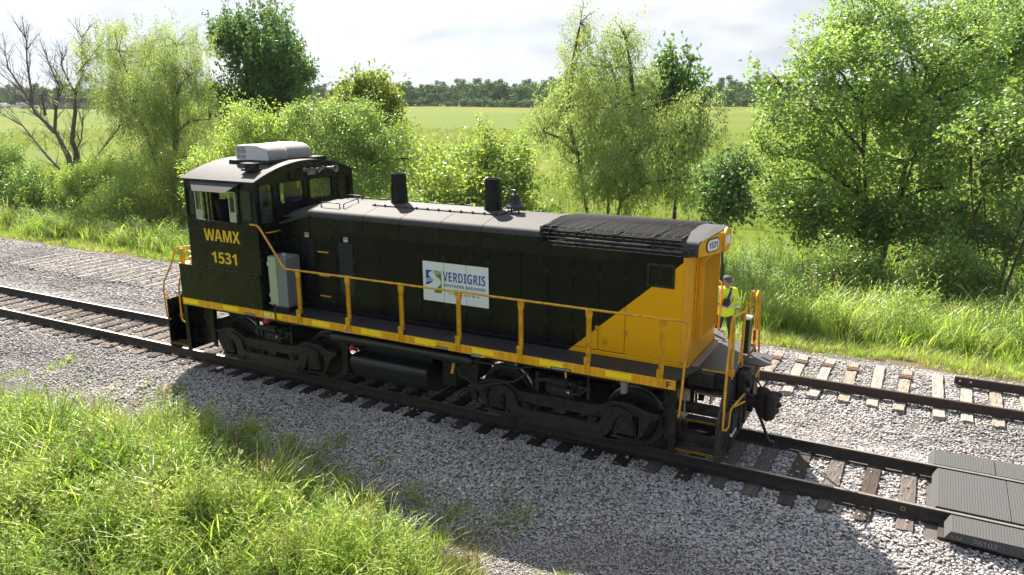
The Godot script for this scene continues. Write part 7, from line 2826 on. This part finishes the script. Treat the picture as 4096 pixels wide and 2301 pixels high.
func build_person() -> void:
	var x0 := 4.36
	var z0 := -6.35
	var o := thing("person", Vector3(x0, ground_y(x0, z0) + 0.01, z0), "person in bright yellow safety shirt and dark trousers standing behind the nose, looking right", "person", "", 0.12)
	mat("skin", Color(0.42, 0.22, 0.15), 0.55)
	mat("hi_vis", Color(0.62, 0.82, 0.02), 0.75)
	mat("trousers", Color(0.045, 0.04, 0.036), 0.9, 0.0, M.t_fine, 4.0)
	mat("silver_tape", Color(0.45, 0.45, 0.47), 0.35)
	mat("cap_grey", Color(0.075, 0.085, 0.11), 0.85)
	mat("beard", Color(0.3, 0.27, 0.25), 0.9)
	mat("glove_green", Color(0.25, 0.6, 0.06), 0.8)
	var V := func(a, b, c): return Vector3(a, b, c)
	# the whole figure in one skin: torso, limbs, hands with fingers, neck and head
	var g := MB.new()
	var body := [[V.call(-0.1, 0.95, 0), V.call(0.1, 0.95, 0), 0.12, 0.12], [V.call(0, 1.0, 0), V.call(0, 1.28, 0.005), 0.12, 0.12], [V.call(-0.13, 1.36, 0), V.call(0.13, 1.36, 0), 0.07, 0.07], [V.call(0, 1.38, 0), V.call(0.01, 1.54, 0.02), 0.06, 0.058]]
	for s in [-1.0, 1.0]:
		body.append([V.call(s * 0.1, 0.92, 0), V.call(s * 0.15, 0.5, 0.02), 0.095, 0.065])
		body.append([V.call(s * 0.15, 0.5, 0.02), V.call(s * 0.19, 0.09, -0.02), 0.06, 0.042])
		body.append([V.call(s * 0.19, 0.05, -0.04), V.call(s * 0.23, 0.04, 0.15), 0.042, 0.036])
		body.append([V.call(s * 0.185, 1.38, 0), V.call(s * 0.265, 1.12, -0.02), 0.06, 0.048])
		body.append([V.call(s * 0.265, 1.12, -0.02), V.call(s * 0.285, 0.88, 0.06), 0.044, 0.032])
	flesh(g, body, 0.02, 0.04)
	# head turned to the right
	var hb := Basis(Vector3.UP, 0.95)
	var hc := Vector3(0.012, 1.615, 0.025)
	var head := []
	for b in [[V.call(0, 0.03, -0.015), V.call(0, 0.035, 0.01), 0.088, 0.085], [V.call(0, -0.05, 0.03), V.call(0, -0.075, 0.05), 0.06, 0.045], [V.call(0, 0.0, 0.085), V.call(0, -0.02, 0.108), 0.014, 0.016], [V.call(0, -0.055, 0.088), V.call(0, -0.058, 0.09), 0.02, 0.02], [V.call(-0.078, 0.0, 0.0), V.call(-0.082, -0.03, 0.0), 0.018, 0.012], [V.call(0.078, 0.0, 0.0), V.call(0.082, -0.03, 0.0), 0.018, 0.012], [V.call(0, -0.12, -0.01), V.call(0, -0.02, 0.0), 0.055, 0.06]]:
		head.append([hc + hb * b[0], hc + hb * b[1], b[2], b[3]])
	flesh(g, head, 0.008, 0.02)
	part("body", g, M.skin, o)
	var bd := MB.new()
	var brd := []
	for b in [[V.call(-0.05, -0.07, 0.05), V.call(0.05, -0.07, 0.05), 0.035, 0.035], [V.call(-0.03, -0.045, 0.085), V.call(0.03, -0.045, 0.085), 0.016, 0.016], [V.call(0, -0.095, 0.06), V.call(0, -0.1, 0.07), 0.035, 0.03]]:
		brd.append([hc + hb * b[0], hc + hb * b[1], b[2], b[3]])
	flesh(bd, brd, 0.008, 0.02)
	part("beard", bd, M.beard, o)
	var gl := MB.new()
	gl.at(hc, hb)
	gl.box(Vector3(-0.036, 0.018, 0.088), Vector3(0.055, 0.034, 0.02), 0.006)
	gl.box(Vector3(0.036, 0.018, 0.088), Vector3(0.055, 0.034, 0.02), 0.006)
	gl.box(Vector3(0, 0.028, 0.093), Vector3(0.04, 0.008, 0.01), 0.002)
	for s in [-1.0, 1.0]:
		gl.box(Vector3(s * 0.082, 0.024, 0.04), Vector3(0.008, 0.014, 0.1), 0.002)
	part("sunglasses", gl, M.letter_black, o)
	var cp := MB.new()
	cp.at(hc + hb * Vector3(0, 0.05, -0.01), hb)
	cp.lathe([Vector2(0.104, 0.0), Vector2(0.105, 0.03), Vector2(0.094, 0.062), Vector2(0.065, 0.088), Vector2(0.03, 0.098), Vector2(0.0, 0.1)], 20)
	var cap := part("cap", cp, M.cap_grey, o)
	var br := MB.new()
	br.at(hc + hb * Vector3(0, 0.052, -0.01), hb * Basis(Vector3(1, 0, 0), 0.16))
	var rows := [[], []]
	for i in 9:
		var a := PI * i / 8.0
		rows[0].append(Vector3(0.085 * cos(a), 0.006, 0.095 + 0.085 * sin(a)))
		rows[1].append(Vector3(0.1 * cos(a), 0.004, 0.03 + 0.075 * sin(a)))
	br.skin([rows[1], rows[0]])
	var under := [[], []]
	for k in 2:
		for p in rows[k]:
			under[k].append(p - Vector3(0, 0.008, 0))
	br.skin([under[0], under[1]])
	br.skin([rows[0], under[0]])
	part("cap_brim", br, M.cap_grey, cap)
	# shirt over the torso and sleeves
	var sh := MB.new()
	var sb := [[V.call(-0.09, 0.86, 0.0), V.call(0.09, 0.86, 0.0), 0.16, 0.16], [V.call(-0.05, 1.0, 0.01), V.call(0.05, 1.0, 0.01), 0.17, 0.17], [V.call(-0.06, 1.22, 0.01), V.call(0.06, 1.22, 0.01), 0.155, 0.155], [V.call(-0.14, 1.37, 0), V.call(0.14, 1.37, 0), 0.1, 0.1], [V.call(-0.05, 1.33, 0.01), V.call(0.05, 1.33, 0.01), 0.14, 0.14]]
	for s in [-1.0, 1.0]:
		sb.append([V.call(s * 0.19, 1.385, 0), V.call(s * 0.27, 1.12, -0.02), 0.084, 0.074])
		sb.append([V.call(s * 0.27, 1.12, -0.02), V.call(s * 0.28, 1.02, 0.01), 0.074, 0.07])
	flesh(sh, sb, 0.018, 0.05, Vector3(1, 1, 1.12))
	var shirt := part("shirt", sh, M.hi_vis, o)
	# reflective bands standing just off the cloth
	var tp := MB.new()
	var band := func(yy: float, hgt: float, rx: float, rz: float, cx: float, cz: float):
		var r0 := []
		var r1 := []
		for i in 25:
			var a := TAU * i / 24.0
			r0.append(Vector3(cx + rx * cos(a), yy, cz + rz * sin(a)))
			r1.append(Vector3(cx + rx * cos(a), yy + hgt, cz + rz * sin(a)))
		tp.skin([r1, r0])
	band.call(0.985, 0.05, 0.238, 0.166, 0.0, 0.012)
	for s in [-1.0, 1.0]:
		band.call(1.16, 0.045, 0.092, 0.084, s * 0.262, -0.018)
		band.call(1.03, 0.045, 0.086, 0.08, s * 0.279, 0.002)
		tp.tube([Vector3(s * 0.125, 1.47, 0.02), Vector3(s * 0.13, 1.42, 0.098), Vector3(s * 0.13, 1.3, 0.142), Vector3(s * 0.128, 1.16, 0.155)], 0.024, 6)
	part("reflective_band", tp, M.silver_tape, shirt)
	# chest bag on a diagonal strap
	var bg := MB.new()
	bg.at(Vector3(0.03, 1.12, 0.19), Basis(Vector3(0, 0, 1), -0.25))
	bg.box(Vector3.ZERO, Vector3(0.17, 0.2, 0.07), 0.03)
	bg.at(Vector3.ZERO)
	bg.tube([Vector3(0.12, 1.47, 0.05), Vector3(0.11, 1.38, 0.13), Vector3(0.07, 1.24, 0.18), Vector3(0.05, 1.18, 0.19)], 0.026, 6)
	bg.tube([Vector3(-0.23, 1.06, 0.06), Vector3(-0.12, 1.06, 0.16), Vector3(-0.02, 1.06, 0.18)], 0.014, 6)
	bg.tube([Vector3(0.18, 1.28, 0.08), Vector3(0.17, 1.16, 0.14), Vector3(0.1, 1.06, 0.18)], 0.01, 6)
	part("chest_bag", bg, M.seat_black, o)
	# trousers and boots
	var tr := MB.new()
	var tb := [[V.call(-0.09, 0.9, 0), V.call(0.09, 0.9, 0), 0.135, 0.135]]
	for s in [-1.0, 1.0]:
		tb.append([V.call(s * 0.105, 0.88, 0), V.call(s * 0.15, 0.5, 0.02), 0.112, 0.085])
		tb.append([V.call(s * 0.15, 0.5, 0.02), V.call(s * 0.19, 0.1, -0.02), 0.085, 0.075])
	flesh(tr, tb, 0.018, 0.035)
	part("trousers", tr, M.trousers, o)
	var bt := MB.new()
	var bb := []
	for s in [-1.0, 1.0]:
		bb.append([V.call(s * 0.19, 0.06, -0.05), V.call(s * 0.235, 0.05, 0.16), 0.06, 0.048])
		bb.append([V.call(s * 0.19, 0.06, -0.03), V.call(s * 0.19, 0.16, -0.03), 0.06, 0.06])
	flesh(bt, bb, 0.014, 0.02)
	part("boots", bt, M.seat_black, o)
	# gloved hands: palm, four fingers and a thumb, loosely curled
	for s in [-1.0, 1.0]:
		var hd := MB.new()
		var w := Vector3(s * 0.285, 0.88, 0.06)
		var fb := [[w, w + Vector3(s * 0.004, -0.07, 0.02), 0.034, 0.032]]
		for f in 4:
			var q := w + Vector3(s * 0.006 - s * 0.004, -0.085, 0.048 - 0.021 * f)
			var l: float = [0.042, 0.048, 0.045, 0.036][f]
			fb.append([w + Vector3(0, -0.05, 0.035 - 0.017 * f), q, 0.012, 0.0115])
			fb.append([q, q + Vector3(-s * 0.012, -l * 0.8, 0.004), 0.0115, 0.0105])
			fb.append([q + Vector3(-s * 0.012, -l * 0.8, 0.004), q + Vector3(-s * 0.035, -l * 1.25, 0.006), 0.0105, 0.0095])
		fb.append([w + Vector3(-s * 0.005, -0.03, 0.035), w + Vector3(-s * 0.02, -0.065, 0.068), 0.014, 0.012])
		fb.append([w + Vector3(-s * 0.02, -0.065, 0.068), w + Vector3(-s * 0.03, -0.1, 0.074), 0.012, 0.01])
		flesh(hd, fb, 0.006, 0.008)
		part("glove", hd, M.seat_black, o)
		var cf := MB.new()
		cf.tube([w + Vector3(0, 0.035, -0.008), w + Vector3(s * 0.002, -0.045, 0.016)], 0.041, 10, 0.042, false)
		part("glove_back", cf, M.glove_green, o)


func _ready() -> void:
	# camera
	var cam := Camera3D.new()
	cam.name = "camera"
	add_child(cam)
	cam.position = Vector3(8.6607, 5.8508, 12.5084)
	cam.rotation_order = EULER_ORDER_YXZ
	cam.rotation = Vector3(-0.2464, 0.5001, -0.0068)
	cam.fov = 40.34
	cam.near = 0.1
	cam.far = 3000.0
	cam.current = true
	# sun: 43 degrees high, behind and to the left of the locomotive
	var az := deg_to_rad(42.0)
	var el := deg_to_rad(43.0)
	var to_sun := Vector3(-cos(az) * cos(el), sin(el), -sin(az) * cos(el))
	var env := Environment.new()
	env.background_mode = Environment.BG_SKY
	var sky := Sky.new()
	var pm := PanoramaSkyMaterial.new()
	pm.panorama = ImageTexture.create_from_image(sky_image(to_sun))
	sky.sky_material = pm
	env.sky = sky
	env.tonemap_mode = Environment.TONE_MAPPER_LINEAR
	env.tonemap_exposure = 3.4
	env.sdfgi_enabled = true
	env.ssao_enabled = true
	env.ssil_enabled = true
	env.fog_enabled = true
	env.fog_density = 0.00011
	env.fog_light_color = Color(0.86, 0.9, 0.95)
	var we := WorldEnvironment.new()
	we.environment = env
	add_child(we)
	var sun := DirectionalLight3D.new()
	sun.name = "sun"
	sun.light_energy = 1.6
	sun.light_color = Color(1.0, 0.965, 0.91)
	sun.light_angular_distance = 0.6
	sun.shadow_enabled = true
	add_child(sun)
	sun.look_at_from_position(to_sun * 50.0, Vector3.ZERO)
	# setting, then things
	make_materials()
	plan_siding()
	build_ground()
	build_tracks()
	build_crossing()
	build_twigs()
	print("loco ", Time.get_ticks_msec())
	build_loco()
	print("veg ", Time.get_ticks_msec())
	make_foliage()
	build_ballast()
	build_trees()
	build_grass()
	print("far ", Time.get_ticks_msec())
	build_far()
	build_person()
	print("leaf tris ", leaf_tris, " done ", Time.get_ticks_msec())
